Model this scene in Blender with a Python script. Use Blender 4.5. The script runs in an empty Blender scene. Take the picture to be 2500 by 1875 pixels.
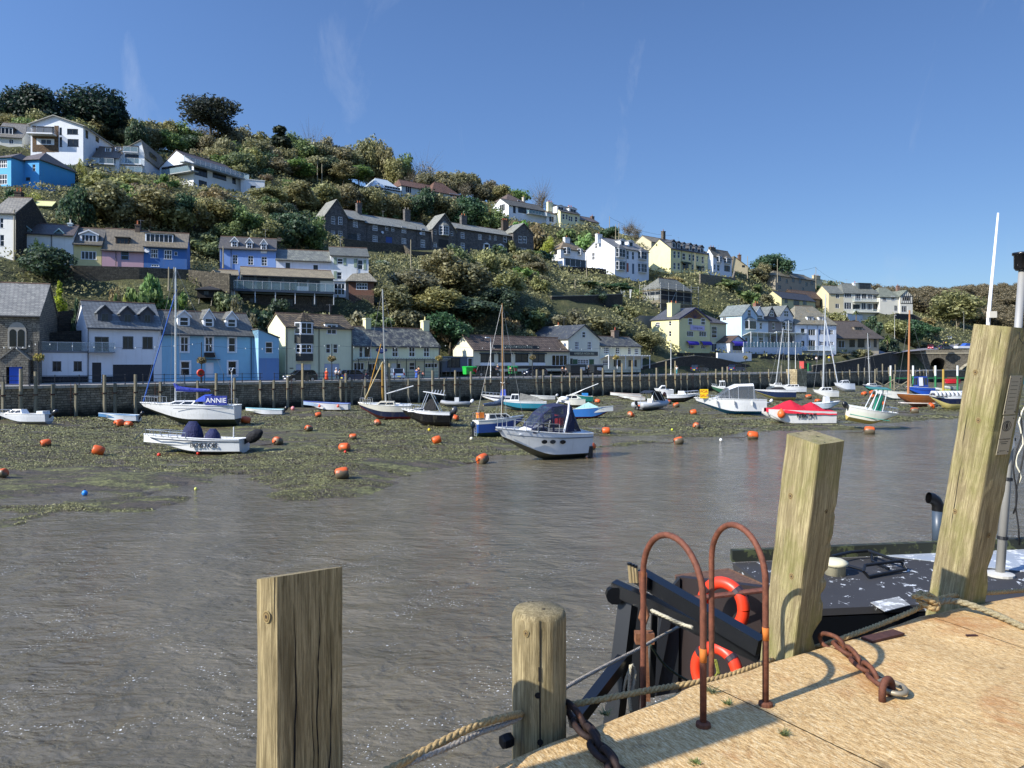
import bpy, math, random
import numpy as np
from mathutils import Vector, Matrix
R=math.radians; PI=math.pi
random.seed(7); RNG=np.random.default_rng(7)
SC=bpy.context.scene; COL=SC.collection
# ---------------- camera, sky, sun, exposure
F=1800.0; CX=1250.0; HY=885.0; CZ=6.2       # focal length and horizon measured on the 2500 px wide photograph; eye height above the water
cam_d=bpy.data.cameras.new('camera'); cam=bpy.data.objects.new('camera',cam_d); COL.objects.link(cam)
cam.location=(0,0,CZ); cam.rotation_euler=(R(90),0,0); cam_d.sensor_width=36; cam_d.lens=36*F/2500
cam_d.shift_y=-(937.5-HY)/2500; cam_d.clip_start=.05; cam_d.clip_end=6000
SC.camera=cam
SUN_EL=36.0; SUN_DIR=Vector((-.853,-.522,0)).normalized()*math.cos(R(SUN_EL))+Vector((0,0,math.sin(R(SUN_EL))))
sd=bpy.data.lights.new('sun','SUN'); so=bpy.data.objects.new('sun',sd); COL.objects.link(so)
sd.energy=4.2; sd.angle=R(.53); sd.color=(1,.94,.84)
so.rotation_euler=SUN_DIR.to_track_quat('Z','Y').to_euler()
world=bpy.data.worlds.new('World'); SC.world=world; world.use_nodes=True
wn=world.node_tree.nodes; wl=world.node_tree.links
sky=wn.new('ShaderNodeTexSky'); sky.sky_type='NISHITA'; sky.sun_disc=False
sky.sun_elevation=R(SUN_EL); sky.sun_rotation=math.atan2(SUN_DIR.x,SUN_DIR.y)
sky.air_density=1.0; sky.dust_density=.35; sky.ozone_density=2.2; sky.altitude=0
bg=wn['Background']; bg.inputs['Strength'].default_value=.112
def wnode(t,**k):
 n=wn.new(t)
 for a,b in k.items(): setattr(n,a,b)
 return n
# faint wisps of cirrus in the sky (by direction)
tc=wnode('ShaderNodeTexCoord'); mp=wnode('ShaderNodeMapping'); mp.inputs['Rotation'].default_value=(.5,.35,.9); mp.inputs['Scale'].default_value=(5.,3.,1.6)
n1=wnode('ShaderNodeTexNoise'); n1.inputs['Scale'].default_value=1.5; n1.inputs['Detail'].default_value=9; n1.inputs['Roughness'].default_value=.62; n1.inputs['Distortion'].default_value=.9
rp=wnode('ShaderNodeValToRGB'); rp.color_ramp.elements[0].position=.62; rp.color_ramp.elements[1].position=.92
rp.color_ramp.elements[1].color=(.26,.26,.26,1)
mx=wnode('ShaderNodeMix',data_type='RGBA'); mx.inputs[7].default_value=(6.6,7.0,7.6,1)
gm=wnode('ShaderNodeMix',data_type='RGBA',blend_type='MULTIPLY'); gm.inputs[0].default_value=1; gm.inputs[7].default_value=(.72,.885,1.15,1)
wl.new(tc.outputs['Generated'],mp.inputs['Vector']); wl.new(mp.outputs[0],n1.inputs['Vector']); wl.new(n1.outputs['Fac'],rp.inputs[0])
wl.new(rp.outputs[0],mx.inputs[0]); wl.new(sky.outputs[0],gm.inputs[6]); wl.new(gm.outputs[2],mx.inputs[6]); 
# deeper blue low over the hill and away from the sun, brightened unseen overhead as added fill
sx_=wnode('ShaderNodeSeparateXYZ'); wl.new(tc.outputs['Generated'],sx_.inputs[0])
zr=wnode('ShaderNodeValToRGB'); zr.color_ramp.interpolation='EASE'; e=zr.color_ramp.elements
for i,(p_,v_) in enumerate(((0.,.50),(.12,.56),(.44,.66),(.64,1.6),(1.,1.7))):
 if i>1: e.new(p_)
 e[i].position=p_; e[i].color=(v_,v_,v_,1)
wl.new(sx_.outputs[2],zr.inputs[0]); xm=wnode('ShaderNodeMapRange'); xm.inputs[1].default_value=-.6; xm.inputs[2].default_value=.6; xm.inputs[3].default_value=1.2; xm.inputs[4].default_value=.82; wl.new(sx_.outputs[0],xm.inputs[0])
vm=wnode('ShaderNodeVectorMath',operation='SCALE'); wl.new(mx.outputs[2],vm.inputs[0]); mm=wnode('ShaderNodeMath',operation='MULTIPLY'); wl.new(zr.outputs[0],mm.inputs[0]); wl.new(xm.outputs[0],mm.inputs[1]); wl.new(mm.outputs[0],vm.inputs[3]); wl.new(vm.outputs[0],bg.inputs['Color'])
vs=SC.view_settings; vs.view_transform='Standard'; vs.look='None'; vs.exposure=.86; vs.gamma=1
SC.render.engine='CYCLES'; SC.cycles.max_bounces=5; SC.cycles.transparent_max_bounces=12; SC.cycles.diffuse_bounces=3; SC.cycles.glossy_bounces=3
# ---------------- measuring: a ray of the photograph at a real depth; depths come from the quay line and eye height
def P(px,py,D): return Vector(((px-CX)/F*D, D, CZ+(HY-py)/F*D))
def DQ(px): return 4374/(60-.0178*px)         # distance of the far quay edge
def DS(px,s): return DQ(px)*(1+s/88.4)         # s metres behind the quay edge
QD=Vector((.763,.646,0)); QN=Vector((-.646,.763,0)); Q0=Vector((-50.7,73,0)); QANG=40.25
CROPS={'A':(0,180,4.608),'B':(440,220,4.608),'C':(0,480,4.608),'D':(440,480,4.608),'E':(740,400,3.814),'F':(1180,430,4.608),
 'G':(1500,500,4.608),'H':(1900,560,3.687),'I':(0,680,4.608),'J':(380,720,4.608),'K':(640,700,4.608),'L':(1060,740,4.608),
 'M':(1480,760,4.608),'N':(1900,760,4.608),'S':(0,0,1.0)}
# ---------------- node helpers
def lin(c):
 if isinstance(c,str):
  c=c.lstrip('#'); c=[int(c[i:i+2],16)/255 for i in (0,2,4)]
  c=[(x/12.92 if x<=.04045 else ((x+.055)/1.055)**2.4) for x in c]
 return (c[0],c[1],c[2],1)
class NT:
 def __init__(s,name):
  m=bpy.data.materials.new(name); m.use_nodes=True; s.m=m; s.t=m.node_tree; s.n=s.t.nodes; s.b=s.n['Principled BSDF']; s.out=s.n['Material Output']
 def node(s,t,ins=None,**k):
  n=s.n.new(t)
  for a,b in k.items(): setattr(n,a,b)
  for a,b in (ins or {}).items(): s.put(n,a,b)
  return n
 def put(s,n,a,b):
  if isinstance(b,bpy.types.NodeSocket): s.t.links.new(b,n.inputs[a])
  else: n.inputs[a].default_value=b
 def coord(s,kind='Object',scale=(1,1,1),rot=(0,0,0),loc=(0,0,0)):
  c=s.node('ShaderNodeTexCoord'); m=s.node('ShaderNodeMapping',{'Vector':c.outputs[kind],'Scale':scale,'Rotation':rot,'Location':loc}); return m.outputs[0]
 def noise(s,v,sc,det=4,rough=.55,dist=0,out='Fac'):
  return s.node('ShaderNodeTexNoise',{'Vector':v,'Scale':sc,'Detail':det,'Roughness':rough,'Distortion':dist}).outputs[out]
 def ramp(s,f,*st):
  r=s.node('ShaderNodeValToRGB',{0:f}); e=r.color_ramp.elements
  while len(e)<len(st): e.new(.5)
  for i,(p,c) in enumerate(st):
   e[i].position=p; e[i].color=lin(c) if not isinstance(c,(int,float)) else (c,c,c,1)
  return r.outputs[0]
 def mix(s,f,a,b,bt='MIX'):
  n=s.node('ShaderNodeMix',data_type='RGBA',blend_type=bt); s.put(n,0,f)
  s.put(n,6,a if isinstance(a,bpy.types.NodeSocket) else lin(a)); s.put(n,7,b if isinstance(b,bpy.types.NodeSocket) else lin(b)); return n.outputs[2]
 def math(s,op,a,b=0.,c=0.):
  n=s.node('ShaderNodeMath',operation=op); s.put(n,0,a); s.put(n,1,b); s.put(n,2,c); return n.outputs[0]
 def vary(s,col,v,lo=.8,hi=1.1,sc=3):
  f=s.noise(v,sc,5,.6); g=s.math('MULTIPLY_ADD',f,hi-lo,lo+0.); 
  n=s.node('ShaderNodeMix',data_type='RGBA',blend_type='MULTIPLY'); s.put(n,0,1.); s.put(n,6,col if isinstance(col,bpy.types.NodeSocket) else lin(col)); s.t.links.new(g,n.inputs[7]); return n.outputs[2]
 def bump(s,h,st=.3,d=.02,nrm=None):
  b=s.node('ShaderNodeBump',{'Height':h,'Strength':st,'Distance':d})
  if nrm is not None: s.put(b,'Normal',nrm)
  return b.outputs[0]
 def fin(s,col,rough=.7,metal=0,nrm=None,**k):
  s.put(s.b,'Base Color',col if isinstance(col,bpy.types.NodeSocket) else lin(col)); s.put(s.b,'Roughness',rough); s.put(s.b,'Metallic',metal)
  if nrm is not None: s.put(s.b,'Normal',nrm)
  for a,b in k.items(): s.put(s.b,a.replace('_',' '),b)
  return s.m
_mc={}
def memo(fn):
 def g(*a):
  k=(fn.__name__,)+a
  if k not in _mc: _mc[k]=fn(*a)
  return _mc[k]
 return g
def rowvec(T,kx=1.,kz=1.):   # (x+y, z) so that courses follow the height on any upright or sloping face
 c=T.node('ShaderNodeTexCoord'); sp=T.node('ShaderNodeSeparateXYZ',{0:c.outputs['Object']})
 x=T.math('ADD',sp.outputs[0],sp.outputs[1]); x=T.math('MULTIPLY',x,kx); z=T.math('MULTIPLY',sp.outputs[2],kz)
 return T.node('ShaderNodeCombineXYZ',{0:x,1:z,2:0.}).outputs[0], c.outputs['Object'], sp
@memo
def plain(col,rough=.6,metal=0.):
 T=NT('paint'); v=T.coord(); c=T.vary(col,v,.86,1.12,1.7); return T.fin(c,rough,metal)
@memo
def stucco(col):
 T=NT('render_wall'); v,o,sp=rowvec(T); c=T.vary(col,o,.82,1.12,.5)
 st=T.coord(scale=(1.6,1.6,.12)); f=T.noise(st,2.0,5,.65); f=T.ramp(f,(.52,0.),(.85,.3)); c=T.mix(f,c,'#8a8474')
 return T.fin(c,.85,0,T.bump(T.noise(o,18,4),.25,.02))
@memo
def slate(col,dark,lich,amt):
 T=NT('slate_roof'); v,o,sp=rowvec(T,1,1.7)
 b=T.node('ShaderNodeTexBrick',{'Vector':v,'Color1':lin(col),'Color2':lin(dark),'Mortar':lin('#1d1d1c'),'Scale':1.,'Mortar Size':.018,'Brick Width':.42,'Row Height':.34,'Bias':-.1},offset=.5)
 c=T.vary(b.outputs['Color'],o,.7,1.25,.7)
 f=T.ramp(T.noise(o,1.3,8,.75),(.62-amt*.25,0.),(.80-amt*.25,.85)); f2=T.ramp(T.noise(o,9,4,.7),(.4,.2),(.6,1.)); f=T.math('MULTIPLY',f,f2)
 c=T.mix(f,c,lich)
 return T.fin(c,.62,0,T.bump(b.outputs['Fac'],.5,-.02))
@memo
def tiles(col,dark):
 T=NT('clay_tile_roof'); v,o,sp=rowvec(T,1,1.8)
 b=T.node('ShaderNodeTexBrick',{'Vector':v,'Color1':lin(col),'Color2':lin(dark),'Mortar':lin('#17130f'),'Scale':1.,'Mortar Size':.05,'Brick Width':.5,'Row Height':.55},offset=.5)
 c=T.vary(b.outputs['Color'],o,.55,1.35,1.1); f=T.ramp(T.noise(o,3,6,.7),(.6,0.),(.75,.6)); c=T.mix(f,c,'#8c7a3c')
 return T.fin(c,.8,0,T.bump(b.outputs['Fac'],.8,-.05))
@memo
def stone(c1,c2,mort,bw,rh,weed):
 T=NT('stone_masonry'); v,o,sp=rowvec(T)
 d=T.noise(v,1.1,3); dv=T.node('ShaderNodeVectorMath',{0:v},operation='ADD'); dd=T.node('ShaderNodeCombineXYZ',{0:d,1:T.math('MULTIPLY',d,.25)}); T.put(dv,1,dd.outputs[0])
 b=T.node('ShaderNodeTexBrick',{'Vector':dv.outputs[0],'Color1':lin(c1),'Color2':lin(c2),'Mortar':lin(mort),'Scale':1.,'Mortar Size':.025,'Brick Width':bw,'Row Height':rh,'Mortar Smooth':.3},offset=.5,squash=.7)
 c=T.vary(b.outputs['Color'],o,.55,1.4,1.6); c=T.vary(c,o,.7,1.25,.18)
 if weed:
  z=T.math('ADD',sp.outputs[2],T.math('MULTIPLY',T.noise(o,.9,5),1.6)); f=T.ramp(T.math('MULTIPLY',z,.2),(.34,1.),(.52,0.)); c=T.mix(f,c,'#1e1e12')
 return T.fin(c,.88,0,T.bump(b.outputs['Fac'],.8,-.06))
@memo
def brickm(col,mort):
 T=NT('brickwork'); v,o,sp=rowvec(T)
 b=T.node('ShaderNodeTexBrick',{'Vector':v,'Color1':lin(col),'Color2':lin([x*.7 for x in lin(col)[:3]]),'Mortar':lin(mort),'Scale':1.,'Mortar Size':.012,'Brick Width':.24,'Row Height':.085},offset=.5)
 return T.fin(T.vary(b.outputs['Color'],o,.7,1.2,1.5),.85)
@memo
def glass(lo='#07090c',hi='#34393d'):
 T=NT('window_glass'); oi=T.node('ShaderNodeObjectInfo'); v=T.coord('Object'); f=T.noise(v,1.3,3); g=T.math('ADD',T.math('MULTIPLY',f,.9),T.math('MULTIPLY',oi.outputs['Random'],.55))
 c=T.ramp(g,(.42,lo),(.95,hi)); return T.fin(c,.06,0,T.bump(T.noise(v,2.2,2),.05,.05),Specular_IOR_Level=.45)
@memo
def clear(tint='#9fb4ba',alpha=.22):
 T=NT('clear_screen'); return T.fin(tint,.08,0,None,Alpha=alpha,Specular_IOR_Level=.9)
@memo
def gel(col,rough=.22):
 T=NT('gelcoat'); v=T.coord(); c=T.vary(col,v,.84,1.1,1.2); st=T.coord(scale=(2,2,.25)); f=T.ramp(T.noise(st,2.5,5,.7),(.55,0.),(.85,.45)); c=T.mix(f,c,'#7d7a62')
 return T.fin(c,rough)
@memo
def cloth(col):
 T=NT('canvas'); v=T.coord(); c=T.vary(col,v,.75,1.2,2.5); return T.fin(c,.8,0,T.bump(T.noise(v,3.2,4,.6,1.2),.9,.12))
@memo
def timber(c1,c2,green,lean=1.):
 T=NT('weathered_timber'); v=T.coord(scale=(1,1,.035)); o=T.coord(scale=(1,1,.5)); vv=T.coord(scale=(1,1,.07),loc=(3,1,0))
 g=T.noise(v,150,8,.78,.5); g2=T.noise(vv,26,6,.7,1.2); c=T.ramp(g,(.36,c2),(.60,c1)); c=T.mix(T.ramp(g2,(.40,.65),(.56,0.)),c,c2)
 gf=T.ramp(T.noise(o,3.5,6,.7),(.44,0.),(.66,.75 if green else .1)); c=T.mix(gf,c,'#6f7130'); c=T.vary(c,o,.65,1.25,5)
 cr=T.ramp(T.noise(T.coord(scale=(1,1,.02),loc=(7,0,0)),26,3,.5,.3),(.325,0.),(.345,1.)); c=T.mix(cr,'#1b1509',c)
 kc=T.node('ShaderNodeTexCoord'); km=T.node('ShaderNodeMapping',{'Vector':kc.outputs['Object'],'Scale':(1,1,.55)}); k=T.node('ShaderNodeTexVoronoi',{'Vector':km.outputs[0],'Scale':2.3,'Randomness':1.}); kf=T.ramp(k.outputs['Distance'],(.035,1.),(.075,0.)); c=T.mix(kf,c,'#4b3b20')
 h=T.math('ADD',T.math('MULTIPLY',g,.9),cr); return T.fin(c,.9,0,T.bump(h,.8,.010))
@memo
def rust(c1='#5a3422',c2='#2f1b14'):
 T=NT('rusted_steel'); v=T.coord(); c=T.ramp(T.noise(v,24,7,.75),(.3,c2),(.7,c1)); f=T.ramp(T.noise(v,7,5,.7),(.6,0.),(.78,.7)); c=T.mix(f,c,'#96592c')
 return T.fin(c,.75,.25,T.bump(T.noise(v,90,4,.7),.5,.004))
@memo
def rope(col,dark,rad):
 T=NT('rope'); c=T.node('ShaderNodeTexCoord'); m=T.node('ShaderNodeMapping',{'Vector':c.outputs['UV']}); w=T.node('ShaderNodeTexWave',{'Vector':m.outputs[0],'Scale':1.0,'Distortion':0.},bands_direction='DIAGONAL')
 cc=T.ramp(w.outputs['Fac'],(.1,dark),(.5,col)); o=T.coord(); cc=T.vary(cc,o,.7,1.25,30)
 hh=T.math('ADD',w.outputs['Fac'],T.math('MULTIPLY',T.noise(o,240,3,.7),.8)); return T.fin(cc,.95,0,T.bump(hh,1.,rad*.35))
@memo
def leaf(c0,c1,c2):
 T=NT('foliage'); g=T.node('ShaderNodeNewGeometry'); oi=T.node('ShaderNodeObjectInfo'); v=T.coord('Object')
 f=T.math('ADD',T.math('MULTIPLY',g.outputs['Random Per Island'],.55),T.math('MULTIPLY',T.noise(v,.5,3),.45)); c=T.ramp(f,(.15,c0),(.45,c1),(.85,c2))
 hv=T.node('ShaderNodeHueSaturation',{'Color':c,'Hue':T.math('MULTIPLY_ADD',oi.outputs['Random'],.03,.49),'Saturation':T.math('MULTIPLY_ADD',oi.outputs['Random'],.3,.75),'Value':T.math('MULTIPLY_ADD',oi.outputs['Random'],.45,1.05)})
 tr=T.node('ShaderNodeBsdfTranslucent',{'Color':hv.outputs[0]}); ms=T.node('ShaderNodeMixShader',{0:.42,1:T.b.outputs[0],2:tr.outputs[0]}); T.t.links.new(ms.outputs[0],T.out.inputs[0])
 return T.fin(hv.outputs[0],.6)
# ---------------- mesh helpers
class MB:
 def __init__(s): s.v=[]; s.f=[]; s.uv={}
 def add(s,vs,fs):
  n=len(s.v); s.v+= [tuple(v) for v in vs]; s.f+=[tuple(i+n for i in f) for f in fs]; return s
 def poly(s,*vs): return s.add(vs,[tuple(range(len(vs)))])
 def box(s,a,b):
  (x0,y0,z0),(x1,y1,z1)=a,b
  return s.add([(x0,y0,z0),(x1,y0,z0),(x1,y1,z0),(x0,y1,z0),(x0,y0,z1),(x1,y0,z1),(x1,y1,z1),(x0,y1,z1)],[(0,3,2,1),(4,5,6,7),(0,1,5,4),(1,2,6,5),(2,3,7,6),(3,0,4,7)])
 def cbox(s,c,d): return s.box([c[i]-d[i]/2 for i in range(3)],[c[i]+d[i]/2 for i in range(3)])
 def obox(s,c,d,ax):   # oriented box, ax = three axes
  c=Vector(c); X,Y,Z=[Vector(a)*(d[i]/2) for i,a in enumerate(ax)]
  return s.add([c-X-Y-Z,c+X-Y-Z,c+X+Y-Z,c-X+Y-Z,c-X-Y+Z,c+X-Y+Z,c+X+Y+Z,c-X+Y+Z],[(0,3,2,1),(4,5,6,7),(0,1,5,4),(1,2,6,5),(2,3,7,6),(3,0,4,7)])
 def prism(s,pts,ext):   # planar polygon pts (3d), extruded by vector ext
  n=len(pts); ext=Vector(ext); a=[Vector(p) for p in pts]; b=[p+ext for p in a]
  return s.add(a+b,[tuple(range(n-1,-1,-1)),tuple(range(n,2*n))]+[(i,(i+1)%n,n+(i+1)%n,n+i) for i in range(n)])
 def tube(s,pts,r,n=6,cap=True,uvk=None):
  pts=[Vector(p) for p in pts]; rs=r if isinstance(r,(list,tuple)) else [r]*len(pts); rings=[]; up=None; b0=len(s.v); L=0
  for i,p in enumerate(pts):
   t=(pts[min(i+1,len(pts)-1)]-pts[max(i-1,0)]).normalized()
   if up is None: up=Vector((0,0,1)) if abs(t.z)<.9 else Vector((1,0,0))
   x=t.cross(up); x=x.normalized() if x.length>1e-6 else Vector((1,0,0)); up=x.cross(t).normalized()
   if i: L+=(pts[i]-pts[i-1]).length
   rings.append([p+(x*math.cos(2*PI*k/n)+up*math.sin(2*PI*k/n))*rs[i] for k in range(n)])
   if uvk:
    for k in range(n): s.uv[b0+i*n+k]=(L*uvk,k/n)
  vs=[q for r_ in rings for q in r_]; fs=[]
  for i in range(len(pts)-1):
   for k in range(n): fs.append((i*n+k,i*n+(k+1)%n,(i+1)*n+(k+1)%n,(i+1)*n+k))
  if cap: fs+= [tuple(range(n-1,-1,-1)),tuple(range((len(pts)-1)*n,len(pts)*n))]
  return s.add(vs,fs)
 def lathe(s,prof,n=12,c=(0,0,0),ax=None):   # prof [(r,z)...]
  c=Vector(c); X,Y,Z=ax or (Vector((1,0,0)),Vector((0,1,0)),Vector((0,0,1))); vs=[]; fs=[]
  for r,z in prof:
   for k in range(n): vs.append(c+X*(r*math.cos(2*PI*k/n))+Y*(r*math.sin(2*PI*k/n))+Z*z)
  for i in range(len(prof)-1):
   for k in range(n): fs.append((i*n+k,i*n+(k+1)%n,(i+1)*n+(k+1)%n,(i+1)*n+k))
  fs+=[tuple(range(n-1,-1,-1)),tuple(range((len(prof)-1)*n,len(prof)*n))]
  return s.add(vs,fs)
 def build(s,name,mat,parent=None,smooth=False):
  me=bpy.data.meshes.new(name); me.from_pydata(s.v,[],s.f); me.materials.append(mat); me.update()
  if s.uv:
   uv=me.uv_layers.new(name='UVMap')
   for l in me.loops: uv.data[l.index].uv=s.uv.get(l.vertex_index,(0,0))
  if smooth: me.polygons.foreach_set('use_smooth',[True]*len(me.polygons))
  o=bpy.data.objects.new(name,me); COL.objects.link(o)
  if parent is not None: o.parent=parent
  return o
def nmesh(name,V,Fc,mat,parent=None,smooth=False):   # fast: numpy verts, faces (all quads or all tris)
 me=bpy.data.meshes.new(name); V=np.asarray(V,np.float32); Fc=np.asarray(Fc,np.int32); k=Fc.shape[1]
 me.vertices.add(len(V)); me.vertices.foreach_set('co',V.ravel()); me.loops.add(Fc.size); me.loops.foreach_set('vertex_index',Fc.ravel())
 me.polygons.add(len(Fc)); me.polygons.foreach_set('loop_start',np.arange(0,Fc.size,k,dtype=np.int32)); me.polygons.foreach_set('loop_total',np.full(len(Fc),k,np.int32))
 if smooth: me.polygons.foreach_set('use_smooth',np.ones(len(Fc),bool))
 me.materials.append(mat); me.update(calc_edges=True)
 o=bpy.data.objects.new(name,me); COL.objects.link(o)
 if parent is not None: o.parent=parent
 return o
def tag(o,label=None,cat=None,group=None,kind=None):
 if label: o['label']=label
 if cat: o['category']=cat
 if group: o['group']=group
 if kind: o['kind']=kind
 return o
def thing(name,label,cat,loc=(0,0,0),rz=0,group=None,tilt=(0,0)):
 o=bpy.data.objects.new(name,None); COL.objects.link(o); o.empty_display_size=.3; o.location=loc; o.rotation_euler=(tilt[0],tilt[1],rz)
 return tag(o,label,cat,group)
def copy_tree(o,parent=None):
 c=o.copy(); COL.objects.link(c)
 if parent is not None: c.parent=parent
 for ch in list(o.children): copy_tree(ch,c)
 return c
FT={}
def fbm(x,y,sc,oct=4,seed=0,rough=.5):
 out=np.zeros_like(x,dtype=float); amp=1.; tot=0
 if seed not in FT: rs=np.random.default_rng(seed); FT[seed]=[(rs.random((64,64)),rs.random()*50,rs.random()*50) for o in range(6)]
 for o in range(oct):
  T,ax,ay=FT[seed][o]; X=x*sc*(2**o)+ax; Y=y*sc*(2**o)+ay
  xi=np.floor(X).astype(int); yi=np.floor(Y).astype(int); fx=X-xi; fy=Y-yi; fx=fx*fx*(3-2*fx); fy=fy*fy*(3-2*fy)
  a=T[xi%64,yi%64]; b=T[(xi+1)%64,yi%64]; c=T[xi%64,(yi+1)%64]; d=T[(xi+1)%64,(yi+1)%64]
  out+=amp*((a*(1-fx)+b*fx)*(1-fy)+(c*(1-fx)+d*fx)*fy); tot+=amp; amp*=rough
 return out/tot
TMP=bpy.data.scenes.new('workbench')
def bake(o):      # modifiers or text to a plain mesh, in a scene of its own so that it stays quick
 TMP.collection.objects.link(o); vl=TMP.view_layers[0]; vl.update(); me=bpy.data.meshes.new_from_object(o.evaluated_get(vl.depsgraph)); bpy.data.objects.remove(o); return me
def text(txt,size,mat,parent,loc,rot,name='lettering',ext=.004,squash=1.):
 c=bpy.data.curves.new(name,'FONT'); c.body=txt; c.size=size; c.extrude=ext; c.align_x='CENTER'; c.align_y='CENTER'; c.materials.append(mat)
 me=bake(bpy.data.objects.new(name,c)); o=bpy.data.objects.new(name,me); COL.objects.link(o); o.parent=parent; o.location=loc; o.rotation_euler=rot; o.scale=(squash,1,1); return o
# ---------------- buildings
CTRL=[]                                            # ground heights met by the buildings
WHITE='#dfe3e6'; FR={'w':'#e4e6e8','g':'#50565c','b':'#1c2024','n':'#3a2c24','t':'#7fa0a8','e':'#5f7fa0'}
class H:
 def __init__(s,crop,name,label,x0,yb,ye,x1,wall,roof=None,kind='side',yr=None,D=None,bs=None,a=QANG,xs=None,dep=8.,hl=None,ov=.3,
                 wins='',swins='',style='w12',base=3.,cat='house',group=None,into=None,line=None,same=None,peak=None,ctrl=True,rows=None):
  ox,oy,sc=CROPS[crop]; s.c=(ox,oy,sc); s.sub=into
  X=lambda x: ox+x/sc; Y=lambda y: oy+y/sc
  s.a=a; s.ca,s.sa=math.cos(R(a)),math.sin(R(a))
  px0,px1=X(x0),X(x1)
  if line is not None: D=line.depth(px0)
  if D is None: D=DS(px0,bs)
  s.P0=P(px0,Y(yb),D); s.X0,s.D0=s.P0.x,s.P0.y
  s.W=s.uu(px1); s.ze=s.zz(px0,Y(ye))
  if xs is not None: dep=s.vv(X(xs))
  s.dep=dep; s.kind=kind; s.wall=wall; s.roofm=roof; s.ov=ov
  if kind=='side': s.zr=s.zlp(0,dep/2,Y(yr))
  elif kind=='hip':
   s.hl=min(dep/2 if hl is None else hl,s.W/2-.05); s.zr=s.zlp(s.hl,dep/2,Y(yr))
  elif kind=='front':
   s.uk=s.uu(X(peak)) if peak is not None else s.W/2; s.zr=s.zlp(s.uk,0,Y(yr))
  elif kind=='slopeR': s.zr=s.zlp(s.W,0,Y(yr))
  else: s.zr=s.ze
  if into is None:
   s.root=thing(name,label,cat,s.P0,R(a),group)
  else:
   s.root=bpy.data.objects.new(name,None); COL.objects.link(s.root); s.root.parent=into.root
   d=s.P0-into.P0; c,q=into.ca,into.sa; s.root.location=(d.x*c+d.y*q,-d.x*q+d.y*c,d.z); s.root.rotation_euler=(0,0,R(a-into.a))
  if ctrl:
   zb=s.P0.z
   for u,v in ((0,0),(s.W,0),(s.W,s.dep),(0,s.dep)):
    CTRL.append((s.P0.x+u*s.ca-v*s.sa,s.P0.y+u*s.sa+v*s.ca,zb-.1+.10*v))
  s.base=base; s.wi=s.parse(wins,style); s.swi=s.parse(swins,style)
  s.walls()
  if roof is not None: s.roof()
 # image ray -> local coordinates on planes of the building
 def uu(s,px,v=0.):
  k=(px-CX)/F; Xv=s.X0-v*s.sa; Yv=s.D0+v*s.ca; return (k*Yv-Xv)/(s.ca-k*s.sa)
 def vv(s,px,u=0.):
  k=(px-CX)/F; Xu=s.X0+u*s.ca; Yu=s.D0+u*s.sa; return (Xu-k*Yu)/(s.sa+k*s.ca)
 def zlp(s,u,v,py):
  Y=s.D0+u*s.sa+v*s.ca; return CZ+(HY-py)/F*Y-s.P0.z
 def zz(s,px,py,v=0.): return s.zlp(s.uu(px,v),v,py)
 def depth(s,px): return s.D0+s.uu(px)*s.sa
 def pt(s,x,y): return s.c[0]+x/s.c[2], s.c[1]+y/s.c[2]
 def parse(s,t,style):
  out=[]
  for q in t.split(';'):
   q=q.split()
   if len(q)>=4: out.append(([float(i) for i in q[:4]],q[4] if len(q)>4 else style))
  return out
 def front(s,r,v=0.):
  (x0,y0),(x1,y1)=s.pt(r[0],r[1]),s.pt(r[2],r[3]); xm=(x0+x1)/2
  return s.uu(x0,v),s.uu(x1,v),s.zz(xm,y1,v),s.zz(xm,y0,v)
 def side(s,r,u=0.):
  (x0,y0),(x1,y1)=s.pt(r[0],r[1]),s.pt(r[2],r[3]); v0,v1=s.vv(x0,u),s.vv(x1,u)
  vm=(v0+v1)/2; return min(v0,v1),max(v0,v1),s.zlp(u,vm,y1),s.zlp(u,vm,y0)
 def walls(s):
  W,d,ze,zr,b=s.W,s.dep,s.ze,s.zr,s.base; m=MB()
  def panel(L,z0,z1,rects,mp,dn):       # rectangle with real openings and reveals
   us=sorted({0.,L}|{x for r in rects for x in r[:2]}); zs=sorted({z0,z1}|{x for r in rects for x in r[2:]})
   for i in range(len(us)-1):
    for j in range(len(zs)-1):
     cu,cz=(us[i]+us[i+1])/2,(zs[j]+zs[j+1])/2
     if any(r[0]<cu<r[1] and r[2]<cz<r[3] for r in rects): continue
     m.poly(mp(us[i],zs[j]),mp(us[i+1],zs[j]),mp(us[i+1],zs[j+1]),mp(us[i],zs[j+1]))
   for a0,a1,b0,b1 in rects:
    q=[mp(a0,b0),mp(a1,b0),mp(a1,b1),mp(a0,b1)]
    for i in range(4):
     p0,p1=Vector(q[i]),Vector(q[(i+1)%4]); m.poly(p0,p1,p1+dn,p0+dn)
  ok=lambda r,L: r[0]>.05 and r[1]<L-.05 and r[2]>-b and r[3]<ze-.05 and r[1]-r[0]>.15 and r[3]-r[2]>.15
  fr=[(s.front(r),st) for r,st in s.wi]; sr=[(s.side(r),st) for r,st in s.swi]
  zf=ze if s.kind!='slopeR' else min(ze,zr)
  fo=[r for r,st in fr if ok(r,W) and r[3]<zf-.03]; so_=[r for r,st in sr if ok(r,d)]
  dn=Vector((0,.16,0)); dl=Vector((.16,0,0))
  panel(W,-b,zf,fo,lambda u,z:(u,0,z),dn); panel(d,-b,ze,so_,lambda v,z:(0,v,z),dl)
  m.poly((W,0,-b),(W,d,-b),(W,d,zf),(W,0,zf)); m.poly((0,d,-b),(W,d,-b),(W,d,zf),(0,d,ze))
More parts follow.
